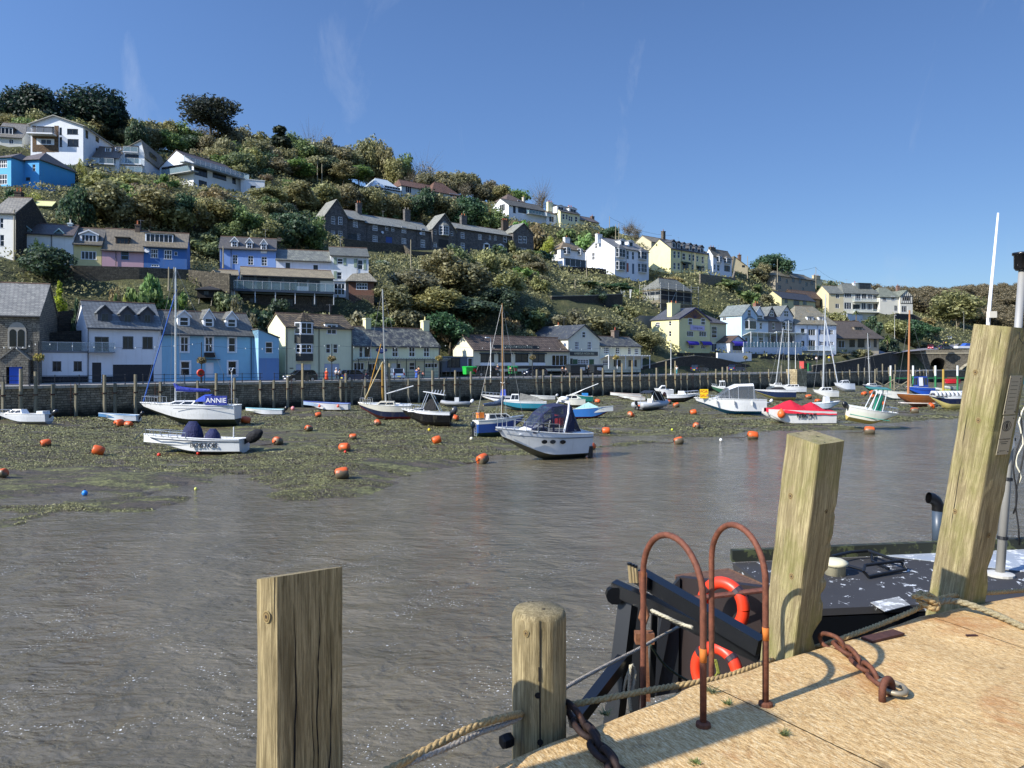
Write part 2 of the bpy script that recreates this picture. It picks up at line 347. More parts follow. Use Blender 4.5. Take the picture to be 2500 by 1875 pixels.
  if s.kind=='side':
   m.poly((0,0,ze),(0,d,ze),(0,d/2,zr)); m.poly((W,0,ze),(W,d,ze),(W,d/2,zr))
  elif s.kind=='front':
   m.poly((0,0,ze),(W,0,ze),(s.uk,0,zr)); m.poly((0,d,ze),(W,d,ze),(s.uk,d,zr))
  elif s.kind=='slopeR':
   m.poly((0,0,zf),(W,0,zf),(0,0,ze)); m.poly((0,d,zf),(W,d,zf),(0,d,ze)); m.poly((0,0,zf),(0,d,zf),(0,d,ze),(0,0,ze))
  else: m.poly((0,0,ze),(W,0,ze),(W,d,ze),(0,d,ze))
  s.wallo=m.build('wall',s.wall,s.root)
  for (r,st) in fr: s.window(r,st,'f',r in fo)
  for (r,st) in sr: s.window(r,st,'l',r in so_)
 def window(s,r,st,face,opening,off=0.,par=None,u_side=0.):
  a0,a1,b0,b1=r; par=par or s.root
  if a1-a0<.1 or b1-b0<.1: return
  q=.07 if opening else -.05
  if face=='f': mp=lambda u,z,t:(u,off+q+t,z)
  else: mp=lambda u,z,t:(u_side+q+t,u,z)
  def slab(mb,x0,x1,z0,z1,t0,t1):
   A=mp(x0,z0,t0); B=mp(x1,z1,t1); mb.box([min(A[i],B[i]) for i in range(3)],[max(A[i],B[i]) for i in range(3)])
  if st[0] in 'DO':
   m=MB(); slab(m,a0,a1,b0,b1,0,.05)
   n=5 if st[0]=='O' else 2
   for i in range(n):
    if st[0]=='O': slab(m,a0+.05,a1-.05,b0+(b1-b0)*(i+.12)/n,b0+(b1-b0)*(i+.88)/n,-.012,0)
    else: slab(m,a0+(a1-a0)*.18,a1-(a1-a0)*.18,b0+(b1-b0)*(i+.12)/n,b0+(b1-b0)*(i+.85)/n,-.015,0)
   m.build('garage_door' if st[0]=='O' else 'door',plain(st[1:],.45),par); return
  cols,rows=int(st[1]),int(st[2]); col=FR[st[0]]; t=max(.06,min(.11,(a1-a0)*.09)); m=MB()
  slab(m,a0,a1,b1-t,b1,-.02,.05); slab(m,a0-.06,a1+.06,b0,b0+t*.8,-.10 if opening else -.04,.05)
  slab(m,a0,a0+t,b0+t*.8,b1-t,-.02,.05); slab(m,a1-t,a1,b0+t*.8,b1-t,-.02,.05)
  for i in range(1,cols): x=a0+(a1-a0)*i/cols; slab(m,x-t*.36,x+t*.36,b0+t*.8,b1-t,-.01,.045)
  for j in range(1,rows):
   z=b0+(b1-b0)*j/rows; w=t*.36 if rows>2 and j!=rows//2 else t*.5
   for i in range(cols): slab(m,a0+(a1-a0)*i/cols+t*.37,a0+(a1-a0)*(i+1)/cols-t*.37,z-w,z+w,-.008,.043)
  fo=m.build('window',plain(col,.5),par); g=MB(); slab(g,a0+t*.5,a1-t*.5,b0+t*.5,b1-t*.5,.022,.04); g.build('pane',glass(),fo)
 def roof(s):
  W,d,ze,zr,o=s.W,s.dep,s.ze,s.zr,s.ov; m=MB(); th=.16; s.tp=0; e=.12
  if s.kind=='side':
   tp=(zr-ze)/(d/2); s.tp=tp; pts=[(-e,-o,ze-o*tp+.02),(-e,d/2,zr+.02),(-e,d+o,ze-o*tp+.02),(-e,d+o,ze-o*tp+th+.02),(-e,d/2,zr+th+.02),(-e,-o,ze-o*tp+th+.02)]
   A,B=pts[:],None; ext=Vector((W+2*e,0,0))
   for q in ([pts[0],pts[1],pts[4],pts[5]],[pts[1],pts[2],pts[3],pts[4]]): m.prism(q,ext)
  elif s.kind=='front':
   uk=s.uk; t1=(zr-ze)/uk; t2=(zr-ze)/(W-uk); s.tp=t1; y=-o
   p=[(-o,y,ze-o*t1+.02),(uk,y,zr+.02),(W+o,y,ze-o*t2+.02),(W+o,y,ze-o*t2+th+.02),(uk,y,zr+th+.02),(-o,y,ze-o*t1+th+.02)]; ext=Vector((0,d+2*o,0))
   for q in ([p[0],p[1],p[4],p[5]],[p[1],p[2],p[3],p[4]]): m.prism(q,ext)
  elif s.kind=='hip':
   h=s.hl; tp=(zr-ze)/(d/2); s.tp=tp; A=[(-o,-o,ze+.02),(W+o,-o,ze+.02),(W+o,d+o,ze+.02),(-o,d+o,ze+.02)]; T=[(h,d/2,zr+.14),(W-h,d/2,zr+.14)]
   B=[(x,y,z+.14) for x,y,z in A]; m.add(A+B+T,[(3,2,1,0),(0,1,5,4),(1,2,6,5),(2,3,7,6),(3,0,4,7),(4,5,9,8),(5,6,9),(6,7,8,9),(7,4,8)])
  elif s.kind=='slopeR': m.prism([(-e,-e,ze+.02),(W+e,-e,zr+.02),(W+e,-e,zr+th),(-e,-e,ze+th)],(0,d+2*e,0))
  else:
   m.box((-.1,-.1,ze+.01),(W+.1,d+.1,ze+.2))
  s.roofo=m.build('roof',s.roofm,s.root)
  g=MB()
  if s.kind in('side','hip'):
   zg=ze-(o*s.tp if s.kind=='side' else 0)+.04; g.tube([(-.1,-o-.06,zg),(W+.1,-o-.06,zg)],.06,6); g.build('gutter',plain('#2a2b2d',.5),s.root)
   r=MB(); a0,a1=((-e,W+e) if s.kind=='side' else (s.hl-.1,W-s.hl+.1)); r.tube([(a0,d/2,zr+.18),(a1,d/2,zr+.18)],.1,6); r.build('ridge_tiles',plain(getattr(s,'ridgecol','#6b5648'),.8),s.root)
 def vroof(s,x,y):   # depth v at which the ray meets the front roof slope
  px,py=s.pt(x,y); lo,hi=-.2,s.dep/2
  g=lambda v: s.zz(px,py,v)-(s.ze+v*s.tp)
  if g(lo)*g(hi)>0: return .1 if abs(g(.1))<abs(g(hi)) else hi*.6
  for _ in range(30):
   mid=(lo+hi)/2
   if g(lo)*g(mid)<=0: hi=mid
   else: lo=mid
  return lo
 def dormer(s,x0,y0,x1,y1,pk=None,style='w12',wall=None,roof=None,win=None,trim='#dfe3e6',v=None):
  if v is None: v=s.vroof((x0+x1)/2,y1)
  u0,u1,z0,z1=s.front((x0,y0,x1,y1),v); wall=wall or plain(trim,.5); roof=roof or s.roofm
  run=max(.6,(z1-z0)/max(s.tp,.2)); rt=s.root; par=bpy.data.objects.new('dormer',None); COL.objects.link(par); par.parent=rt
  m=MB(); m.box((u0,v,z0-.5),(u1,v+run+.2,z1)); um=(u0+u1)/2
  if pk is not None:
   zp=s.zz(s.pt((x0+x1)/2,pk)[0],s.pt(0,pk)[1],v); m.prism([(u0,v,z1),(u1,v,z1),(um,v,zp)],(0,run+.2,0))
  w=m.build('dormer',wall,rt); bpy.data.objects.remove(par)
  r=MB(); ex=.16
  if pk is not None:
   tt=(zp-z1)/(um-u0); L=run+(zp-z1)/max(s.tp,.2)+.2
   for sg in (0,1):
    ue=u0-ex if sg==0 else u1+ex; ze_=z1-ex*tt
    r.prism([(ue,v-.2,ze_+.01),(um,v-.2,zp+.01),(um,v-.2,zp+.11),(ue,v-.2,ze_+.11)],(0,L+.2,0))
   bb=MB()
   for sg in (0,1):
    ue=u0-ex if sg==0 else u1+ex; ze_=z1-ex*tt; bb.prism([(ue,v-.24,ze_-.08),(um,v-.24,zp-.06),(um,v-.24,zp+.13),(ue,v-.24,ze_+.13)],(0,.035,0))
   bb.build('bargeboard',plain(trim,.5),w)
  else: r.box((u0-ex,v-.2,z1+.005),(u1+ex,v+run+.4,z1+.11))
  r.build('dormer_roof',roof,w)
  q=win or (x0+(x1-x0)*.12,y0+(y1-y0)*.08,x1-(x1-x0)*.12,y1-(y1-y0)*.08); a=s.front(q,v); s.window(a,style,'f',False,off=v,par=w)
 def bay(s,x0,y0,x1,y1,pr=.8,style='w22',wall=None,hipy=None,apron=None,bottom=None):
  u0,u1,z0,z1=s.front((x0,y0,x1,y1)); zb=z0 if bottom is None else s.front((x0,y0,x1,bottom))[2]; ins=pr*.75; wall=wall or s.wall
  pl=[(u0,0),(u0+ins,-pr),(u1-ins,-pr),(u1,0)]; w=MB(); w.prism([(x,y,zb) for x,y in pl],(0,0,z1-zb)); o=w.build('bay_window',wall,s.root)
  r=MB(); e=.1; P2=[(u0-e,-.0),(u0+ins-e*.5,-pr-e),(u1-ins+e*.5,-pr-e),(u1+e,0)]; hh=.55 if hipy is None else hipy
  A=[(x,y,z1) for x,y in P2]; B=[(x,y,z1+.08) for x,y in P2]; T=[((u0+u1)/2-.2,-.02,z1+.08+hh),((u0+u1)/2+.2,-.02,z1+.08+hh)]
  r.add(A+B+T,[(3,2,1,0),(0,1,5,4),(1,2,6,5),(2,3,7,6),(4,5,8),(5,6,9,8),(6,7,9)]); r.build('bay_roof',s.roofm,o)
  def face(p,q,cols,rows):
   p,q=Vector((p[0],p[1],0)),Vector((q[0],q[1],0)); d=(q-p); L=d.length; d.normalize(); n=Vector((d.y,-d.x,0)); h0,h1=z0+.12,z1-.12
   f=MB(); ax=(d,n,Vector((0,0,1))); C=lambda a,b,c,dd,t,th: f.obox(p+d*((a+b)/2)+n*t+Vector((0,0,(c+dd)/2)),(b-a,th,dd-c),ax)
   t=.07; C(.04,L-.04,h0,h0+t,.03,.06); C(.04,L-.04,h1-t,h1,.03,.06)
   for i in range(cols+1):
    x=.04+(L-.08-t)*i/cols; C(x,x+t,h0+t,h1-t,.032,.06)
   for j in range(1,rows): z=h0+(h1-h0)*j/rows; C(.06,L-.06,z-.03,z+.03,.028,.05)
   f.build('window_frame',plain(FR[style[0]],.5),o); g=MB(); g.obox(p+d*(L/2)+n*.012+Vector((0,0,(h0+h1)/2)),(L-.1,.012,h1-h0-.05),ax); g.build('pane',glass(),o)
  c,rw=int(style[1]),int(style[2]); face(pl[0],pl[1],1,rw); face(pl[1],pl[2],c,rw); face(pl[2],pl[3],1,rw)
  if apron is not None:
   za0,za1=s.front((x0,apron[0],x1,apron[1]))[2:]; w=MB(); P3=[(u0-.03,0),(u0+ins-.03,-pr-.04),(u1-ins+.03,-pr-.04),(u1+.03,0)]; w.prism([(x,y,za0) for x,y in P3],(0,0,za1-za0)); w.build('slate_apron',slate('#44443f','#33332f','#6b6a5a',.1),s.root)
 def chimney(s,x0,y0,x1,y1,vf=.5,wall=None,pots=2,potcol='#a8603c',d=.9):
  v=s.dep*vf; u0,u1,z0,z1=s.front((x0,y0,x1,y1),v-d/2); m=MB(); m.box((u0,v-d/2,z0-1.5),(u1,v+d/2,z1)); m.box((u0-.08,v-d/2-.08,z1-.22),(u1+.08,v+d/2+.08,z1-.04)); o=m.build('chimney',wall or s.wall,s.root)
  for i in range(pots):
   p=MB(); x=u0+(u1-u0)*(i+.5)/pots; p.lathe([(.13,0),(.15,.1),(.11,.12),(.1,.5),(.13,.55),(.13,.6)],8,(x,v,z1)); p.build('chimney_pot',plain(potcol,.8),o)
 def panel(s,x0,y0,x1,y1,name,mat,pr=.06,v=0.,par=None):
  u0,u1,z0,z1=s.front((x0,y0,x1,y1),v); m=MB(); m.box((u0,v-pr,z0),(u1,v-.003,z1)); return m.build(name,mat,par or s.root)
 def shelf(s,x0,y,x1,name,mat,pr=1.,th=.12,rail=None,railm=None,posts=None,down=None,railmat=None):
  u0,u1,z,_=s.front((x0,y,x1,y)); m=MB(); m.box((u0,-pr,z-th),(u1,-.004,z))
  o=m.build(name,mat,s.root)
  if rail:
   r=MB(); r.box((u0,-pr,z+.02),(u1,-pr+.03,z+rail)); r.box((u0,-pr+.03,z+.02),(u0+.03,-.02,z+rail)); r.box((u1-.03,-pr+.03,z+.02),(u1,-.02,z+rail)); r.build('balustrade',railm or clear(),o)
   f=MB(); n=max(2,int((u1-u0)/1.3)); f.box((u0,-pr-.02,z+rail),(u1,-pr+.05,z+rail+.05))
   for i in range(n+1): x=u0+(u1-u0-.05)*i/n; f.box((x,-pr-.02,z),(x+.05,-pr-.003,z+rail))
   f.build('handrail',railmat or plain('#c9cccd',.4),o)
  if posts:
   zb=s.front((x0,down,x1,down))[2]
   for i in range(posts): p=MB(); x=u0+.1+(u1-u0-.2)*i/(posts-1); p.box((x-.06,-pr+.1,zb),(x+.06,-pr+.22,z-th-.005)); p.build('post',plain('#c9cccd',.5),o)
  return o
 def veranda(s,x0,y0,x1,y1,pr,mat,ribs=12,posts=5,down=None,ribm=None):  # sloping glazed or tin canopy
  u0,u1,z0,z1=s.front((x0,y0,x1,y1)); m=MB(); m.prism([(u0,-.01,z1),(u0,-pr,z0),(u0,-pr,z0+.05),(u0,-.01,z1+.05)],(u1-u0,0,0)); o=m.build('veranda_roof',mat,s.root)
  r=MB(); 
  for i in range(ribs+1):
   x=u0+(u1-u0-.08)*i/ribs; r.prism([(x,-.01,z1+.055),(x,-pr-.03,z0+.055),(x,-pr-.03,z0+.12),(x,-.01,z1+.12)],(.09,0,0))
  r.box((u0,-pr-.05,z0-.1),(u1,-pr+.05,z0-.01)); r.build('rafters',ribm or plain('#dfe3e6',.5),o)
  if posts and down:
   zb=s.front((x0,down,x1,down))[2]
   for i in range(posts): p=MB(); x=u0+.1+(u1-u0-.2)*i/(posts-1); p.box((x-.05,-pr+.0,zb),(x+.05,-pr+.1,z0-.1)); p.build('post',ribm or plain('#dfe3e6',.5),o)
 def pipe(s,x,y0,y1,mat=None):
  u,_,z0,z1=s.front((x,y0,x+1,y1)); m=MB(); m.tube([(u,-.1,z0),(u,-.1,z1)],.05,6); m.build('downpipe',mat or plain('#1c1d1f',.5),s.root)
SL1=('#55595a','#45494b','#8a8b80',.25)
sl=lambda k=.3,c='#56595a',d='#474a4b',l='#8d8c80': slate(c,d,l,k)
W_=stucco('#dcdfe2'); CRM=stucco('#dcd8b8'); DK=plain('#22262b',.5)
# --- quayside row, left to right
ch=H('I','stone_church','grey stone church with blue door and slate roof, partly cut by the left edge',-120,1195,402,445,stone('#8f8876','#6a665b','#45423a',.55,.22,False),slate('#8b8a82','#6d6d68','#b9b8ac',.2),'side',yr=62,D=80.5,a=21,dep=9.5,wins='132 992 272 1190 D#1f49a8',cat='church',base=.4)
# church: traceried window and gabled porch
def church_bits():
 u0,u1,z0,z1=ch.front((88,485,300,790)); st=plain('#9a968a',.85); m=MB(); um=(u0+u1)/2; zs=z0+(z1-z0)*.62
 def arch(cx,w,zb,zsp,n=8): return [(cx-w/2,zb),(cx+w/2,zb),(cx+w/2,zsp)]+[(cx+w/2*math.cos(PI*i/n),zsp+w*.62*math.sin(PI*i/n)) for i in range(1,n)]+[(cx-w/2,zsp)]
 m.prism([(x,-.12,z) for x,z in arch(um,u1-u0,z0,zs)],(0,.118,0)); o=m.build('window_surround',st,ch.root)
 for c in (um-.44*(u1-u0)/2*1.0,um+.44*(u1-u0)/2): g=MB(); g.prism([(x,-.135,z) for x,z in arch(c,(u1-u0)*.36,z0+.25,zs-.1)],(0,.012,0)); g.build('pane',glass('#101316','#26282a'),o)
 u0,u1,z0,z1=ch.front((40,905,350,1195)); zp=ch.front((40,785,350,905))[3]; pm=MB(); pw=.55
 wq=(u1-u0)*.20; pm.box((u0,-1.2,-.3),(u0+wq,-.01,z1)); pm.box((u1-wq,-1.2,-.3),(u1,-.01,z1)); dz=ch.front((132,992,272,1190))[3]
 pm.prism([(u0+wq,-1.2,dz),(u1-wq,-1.2,dz),(u1-wq,-1.2,z1),(u0+wq,-1.2,z1)],(0,1.19,0)); pm.prism([(u0,-1.2,z1),(u1,-1.2,z1),((u0+u1)/2,-1.2,zp)],(0,1.19,0)); p=pm.build('porch',stone('#8a8474','#6b675c','#4a4842',.4,.25,False),ch.root)
 c=MB(); um=(u0+u1)/2
 for a in (u0-.15,u1+.15): c.prism([(a,-1.32,z1-.15),(um,-1.32,zp+.02),(um,-1.32,zp+.16),(a,-1.32,z1)],(0,1.3,0))
 c.build('porch_coping',plain('#77756b',.85),p); d=MB(); a0,a1,b0,b1=ch.front((132,992,272,1190)); d.box((a0,-1.0,b0),(a1,-.94,b1)); 
 for i in range(6): x=a0+(a1-a0)*(i+.1)/6; d.box((x,-1.015,b0),(x+(a1-a0)*.13,-1.001,b1))
 d.build('door',plain('#1c4fb5',.4),ch.root)
 b=MB()
 for x in (446,): u=ch.W-.5; b.box((u,-.35,-.3),(u+.55,-.01,ch.ze*.75))
 b.build('buttress',stone('#8a8474','#6b675c','#4a4842',.4,.25,False),ch.root)
church_bits()
wh=H('I','white_house','white rendered house with three grey dormers and a wide dark garage door beside the church',985,1170,542,1820,stucco('#d6dade'),slate('#6f7476','#595e61','#a5a79e',.2),'side',yr=262,D=DS(213.8,9.5),dep=7.2,base=.5,
  wins='1065 655 1225 820 g21;1380 650 1502 795 g21;1602 655 1720 795 g21;1270 968 1730 1168 O#161c26;1036 945 1140 1168 D#1d2127')
for x0,x1,pk,y0,y1,w in ((1098,1256,305,378,492,(1138,392,1220,480)),(1355,1508,315,388,500,(1395,400,1475,490)),(1582,1731,323,392,508,(1618,405,1695,492))):
 wh.dormer(x0,y0,x1,y1,pk,'g21',plain('#4b5058',.7),None,w,trim='#3a3e44')
ex=H('I','wing','',465,1170,830,984,stucco('#d6dade'),plain('#6b7076',.5),'flat',line=wh,dep=6,base=.5,into=wh,wins='590 930 690 1045 g21;828 930 922 1045 g21')
ex.shelf(465,826,984,'roof_terrace',plain('#73797f',.5),.06,.1,rail=1.1)
wh.shelf(985,826,1280,'balcony',plain('#73797f',.5),.7,.12,rail=1.1)
wh.panel(1160,1100,1268,1170,'stone_plinth',stone('#4a4a4c','#333336','#1b1b1c',.4,.12,False),.05); ex.panel(465,1100,984,1170,'stone_plinth',stone('#4a4a4c','#333336','#1b1b1c',.4,.12,False),.05)
BLU=stucco('#86b3cb')
bl=H('J','blue_house','pale blue house with three white arched dormers and white sash windows',70,985,430,1112,BLU,slate('#6b6a63','#565650','#9b9a8a',.25),'side',yr=182,D=DS(395,9.5),dep=6.6,base=.5,
  wins='280 470 370 640 w22;558 472 642 642 w22;820 478 900 642 w12;280 745 388 910 w12;812 742 914 905 w12;560 762 655 935 D#d4d8de')
for (x0,x1,pk,y0,y1) in ((250,386,180,238,358),(538,656,165,255,365),(793,914,190,262,370)): bl.dormer(x0,y0,x1,y1,pk,'w12',trim='#dde2e6')
for r in ((268,458,382,652),(545,460,655,652),(806,466,915,652),(268,735,400,920),(800,732,930,918)):
 u0,u1,z0,z1=bl.front(r); m=MB(); t=.14
 m.box((u0,-.05,z0),(u0+t,-.004,z1)); m.box((u1-t,-.05,z0),(u1,-.004,z1)); m.box((u0+t,-.05,z1-t),(u1-t,-.004,z1)); m.box((u0+t,-.09,z0),(u1-t,-.004,z0+.08)); m.build('window_surround',plain('#dde2e6',.5),bl.root)
bl.panel(545,648,662,700,'window_box',plain('#2a2420',.8),.3); bl.shelf(530,722,715,'door_canopy',plain('#3b4047',.5),.5,.1); bl.panel(70,930,1112,985,'plinth',stucco('#86bcd8'),.07)
be=H('J','extension','',1156,985,390,1387,BLU,slate('#5b5a55','#4a4a46','#8b8a7a',.1),'slopeR',yr=490,D=bl.depth(635)-1.9,dep=6,base=.5,into=bl,wins='1235 528 1318 655 w12')
be.panel(1160,712,1387,985,'lower_wall',stucco('#5f83b0'),.03)
cr=H('K','cream_house','cream rendered house with slate-hung bay window and brown tiled roof',262,1030,447,1015,stucco('#dad9b6'),tiles('#7a6a50','#4c4336'),'side',yr=307,D=DS(697,9.5),xs=60,base=.5,
  wins='380 870 550 1030 O#b9bfc6;700 865 870 1012 O#aab2c0;720 645 768 745 w12;800 645 850 745 w12')
cr.bay(365,398,578,542,.75,'w22',plain('#dfe3e6',.5),1.3,apron=(545,635)); cr.bay(380,640,572,752,.6,'w22',plain('#dfe3e6',.5),.02,apron=(755,835))
cr.dormer(708,415,852,545,None,'w22',plain('#dfe3e6',.5),v=.02)
for x in (275,637,1006): cr.pipe(x,455,1025)
cr.panel(310,912,350,922,'name_plate',plain('#3a3a38',.5),.04)
lr=H('K','guest_house','cream guest house with lichen-spotted slate roof and glazed veranda',1022,1012,657,1992,stucco('#d8d8b8'),slate('#46484a','#383a3c','#b5b49a',.62),'side',yr=456,D=DS(861.8,9.5),dep=7,base=.6,
  wins='1093 674 1133 795 w12;1145 672 1228 797 w11;1463 680 1532 788 w22;1653 680 1722 788 w22;1817 682 1884 788 w22;1030 852 1150 940 w31;1190 860 1290 1000 w21;1455 862 1512 990 D#d8dce0;1515 862 1560 990 w12;1655 850 1720 938 w12;1830 858 1975 912 w41')
lr.chimney(1165,352,1226,470,.5,stucco('#dcd9b0'),0); lr.chimney(1815,378,1882,480,.5,stucco('#dcd9b0'),1,'#cfc48a')
lr.veranda(1022,840,2062,812,1.5,clear('#cfd8cf',.75),34,11,1010,plain('#39403c',.5))
def oval_sign():
 u0,u1,z0,z1=lr.front((1285,672,1396,752)); m=MB(); cx,cz,w,h=(u0+u1)/2,(z0+z1)/2,(u1-u0)/2,(z1-z0)/2
 m.prism([(cx+w*math.cos(2*PI*i/28)*(1+.12*math.cos(4*PI*i/28)),-.1,cz+h*math.sin(2*PI*i/28)*(.85+.15*math.cos(8*PI*i/28))) for i in range(28)],(0,.06,0)); o=m.build('sign_board',plain('#26306e',.4),lr.root)
 l=MB()
 for z,ww in ((.38,.55),(.12,.7),(-.15,.5),(-.4,.35)): l.box((cx-w*ww,-.112,cz+h*z-.035),(cx+w*ww,-.101,cz+h*z+.035))
 l.build('sign_lines',plain('#aab2d8',.5),o)
oval_sign()
pb=H('L','harbour_pub','low cream harbour pub with brown tiled roof and four wide windows',437,735,522,1512,stucco('#d6d2b8'),tiles('#77675a','#54473e'),'side',yr=368,D=DS(1154.8,9.5),xs=212,base=.6,cat='pub',
  wins='522 572 675 668 b21;720 572 865 668 b21;912 570 1060 668 b21;1108 570 1245 668 b21;1325 582 1500 705 w41')
for x0,x1 in ((518,678),(716,868),(908,1064),(1104,1249)): pb.panel(x0,670,x1,702,'window_panel',plain('#d9dcdd',.5),.05); pb.panel(x0-8,560,x1+6,573,'blind_box',plain('#1b2a36',.5),.35)
pb.panel(437,706,1512,738,'stone_plinth',stone('#5c5850','#403d38','#2b2926',.5,.2,False),.05)
u0,u1,z0,z1=pb.front((645,473,1162,513)); m=MB(); m.box((u0,-.5,z0),(u1,-.42,z1)); sgn=m.build('roof_sign',plain('#16222f',.4),pb.root)
text('HARBOUR MOON INN',(z1-z0)*.95,plain('#c9c6a8',.5),sgn,((u0+u1)/2,-.51,(z0+z1)/2),(PI/2,0,0),ext=.003,squash=1.15)
sh=H('L','side_porch','',90,730,612,430,stucco('#5b6470'),plain('#5f6a74',.5),'flat',line=pb,dep=4,base=.6,into=pb,wins='150 615 290 725 b31;375 615 428 722 w11',ctrl=False)
pt=H('L','pub_annexe','tall cream pub building with clipped gable, green shutters and dark name board',1507,735,400,1862,stucco('#dbd9c6'),slate('#3d4248','#33373c','#b0ae92',.3),'front',yr=250,line=pb,dep=11,base=.6,cat='pub',
  wins='1583 432 1630 520 w33;1725 432 1773 525 w33;1615 632 1740 697 w43;1660 322 1700 388 w12;1530 622 1560 735 D#22332a')
for x0,x1 in ((1560,1612),(1744,1795)): pt.panel(x0,632,x1,697,'shutter',plain('#1d4a2e',.5),.06)
u0,u1,z0,z1=pt.front((1525,546,1838,592)); m=MB(); m.box((u0,-.1,z0),(u1,-.03,z1)); sgn=m.build('name_board',plain('#1c2730',.4),pt.root)
text('HARBOUR MOON INN',(z1-z0)*.8,plain('#c9c6a8',.5),sgn,((u0+u1)/2,-.108,(z0+z1)/2),(PI/2,0,0),ext=.003,squash=.85)
pt.chimney(1395,250,1435,400,.8,stucco('#d9d7c4'),1)
l8=H('L','cottage_cafe','low cream cottage cafe with lichened slate roof and pale canvas awning',1866,735,480,2325,stucco('#d9d8c2'),slate('#494a49','#3a3b3b','#a9a88e',.55),'side',yr=378,line=pb,dep=6.5,base=.8,
  wins='1912 495 1968 568 w33;2045 495 2086 570 w23;2180 500 2215 575 w23;2255 505 2300 580 w33;1895 640 1975 700 w43;2020 640 2100 715 b21;2185 640 2280 715 b31')
l8.chimney(2026,305,2080,385,.5,brickm('#6b5a50','#8a8074'),1,'#a34a35'); l8.veranda(1866,628,2335,590,2.2,plain('#dcd6bc',.7),16,6,735)
# yellow hotel with purple awnings on its terrace
YEL=stucco('#dcd6a0')
yh=H('G','yellow_hotel','yellow hotel with purple awnings and a brown fan-patterned gable',727,1655,1282,1076,YEL,slate('#55565a','#45474b','#7f7f78',.15),'front',yr=1162,peak=905,D=DS(1657.8,20),xs=415,base=3,cat='hotel',
  wins='828 1275 875 1350 w12;972 1275 1020 1350 w12;815 1420 890 1482 w31;955 1420 1035 1482 w31;835 1578 895 1622 w31;975 1578 1030 1622 w31',swins='465 1320 512 1368 w22;612 1308 641 1360 w12;612 1420 641 1480 w12;470 1435 516 1480 w22')
def fan():
 u0,u1,z0,_=yh.front((728,1278,1072,1282)); um,zp=yh.uk,yh.zr; m=MB(); z0=yh.ze+.15; m.prism([(u0+1.6,-.06,z0+.1),(u1-1.6,-.06,z0+.1),(um,-.06,zp-.4)],(0,.055,0)); o=m.build('gable_panel',plain('#7d5a38',.8),yh.root)
 b=MB(); 
 for a in (30,52,72,90,108,128,150):
  L=(zp-z0)*(1.0 if 60<a<120 else .95); b.obox((um+math.cos(R(a))*L*.5,-.09,z0+.1+math.sin(R(a))*L*.42),(L*.85,.05,.12),(Vector((math.cos(R(a)),0,math.sin(R(a))*.86)),Vector((0,1,0)),Vector((-math.sin(R(a)),0,math.cos(R(a))))))
 b.build('fan_ribs',plain('#33204f',.5),o); t=MB()
 for s_ in (0,1):
  ue=-.35 if s_==0 else yh.W+.35; t.prism([(ue,-.36,yh.ze-.35),(um,-.36,zp-.2),(um,-.36,zp+.2),(ue,-.36,yh.ze+.05)],(0,.04,0))
 t.build('bargeboard',plain('#2e2150',.5),yh.root)
fan()
def awning(h,x0,y0,x1,y1,col,pr=.9,n=12):
 u0,u1,z0,z1=h.front((x0,y0,x1,y1)); m=MB(); pts=[(u0,-.01,z1)]+[(u0,-pr*math.sin(R(a)),z0+(z1-z0)*(.25+.75*math.cos(R(a)))) for a in (20,45,65,85)]+[(u0,-pr,z0)]
 lo=[(x,y+.02,z-.04) for x,y,z in pts]
 for i in range(len(pts)-1): m.prism([pts[i],pts[i+1],lo[i+1],lo[i]],(u1-u0,0,0))
 m.build('awning',cloth(col),h.root)
awning(yh,805,1533,922,1576,'#3d2f9e'); awning(yh,963,1536,1068,1578,'#3d2f9e')
u0,u1,z0,z1=yh.front((850,1358,1010,1413)); m=MB(); m.box((u0,-.14,z0),(u1,-.05,z1)); sgn=m.build('hotel_sign',plain('#b9b2d6',.5),yh.root)
text('Old Bridge House',(z1-z0)*.62,plain('#4a4378',.5),sgn,((u0+u1)/2,-.15,(z0+z1)/2),(PI/2,0,0),ext=.003,squash=.72)
yh.chimney(645,1105,742,1200,.45,YEL,2,d=1.4)
yw=H('G','wing','',1080,1650,1332,1258,stucco('#cfcca6'),slate('#5a5654','#4a4745','#7f7f78',.15),'hip',yr=1235,D=yh.depth(1734)+1.2,dep=9,base=3,into=yh,wins='1095 1368 1155 1495 w13;1095 1560 1230 1650 w51')
cf=H('G','sun_room','white sun room with purple awning and small gable on the hotel terrace',1300,1640,1545,1475,plain('#d9dde2',.5),tiles('#6b5546','#54443a'),'front',yr=1475,D=DS(1780,17),dep=4,base=3,wins='1330 1585 1450 1635 b41')
awning(cf,1308,1535,1470,1588,'#3d2f9e',1.1)
# pale blue gable house, white link, grey pair with black and white gable
gb=H('G','gabled_guest_house','pale blue gabled guest house with tall white bay, left of the grey pair',1432,1610,1240,1608,stucco('#b4cddd'),slate('#7d8580','#6a716e','#a5aa9c',.3),'front',yr=1128,D=DS(1810.8,20),xs=1192,base=3,cat='guest house',
  wins='1495 1180 1535 1252 w12;1470 1490 1500 1600 w12;1520 1490 1560 1600 w12',swins='1218 1268 1256 1302 w21')
gb.bay(1465,1300,1578,1405,.9,'w11',plain('#dde3e8',.5),1.2)
g2=H('G','link','',1606,1610,1300,1730,stucco('#c3cfda'),slate('#70746f','#5f6360','#a5aa9c',.3),'side',yr=1190,line=gb,dep=7,base=3,into=gb,wins='1635 1325 1665 1400 w12;1630 1490 1675 1560 w22')
g2.dormer(1575,1235,1680,1300,1145,'w12',v=.3,trim='#dde3e8')
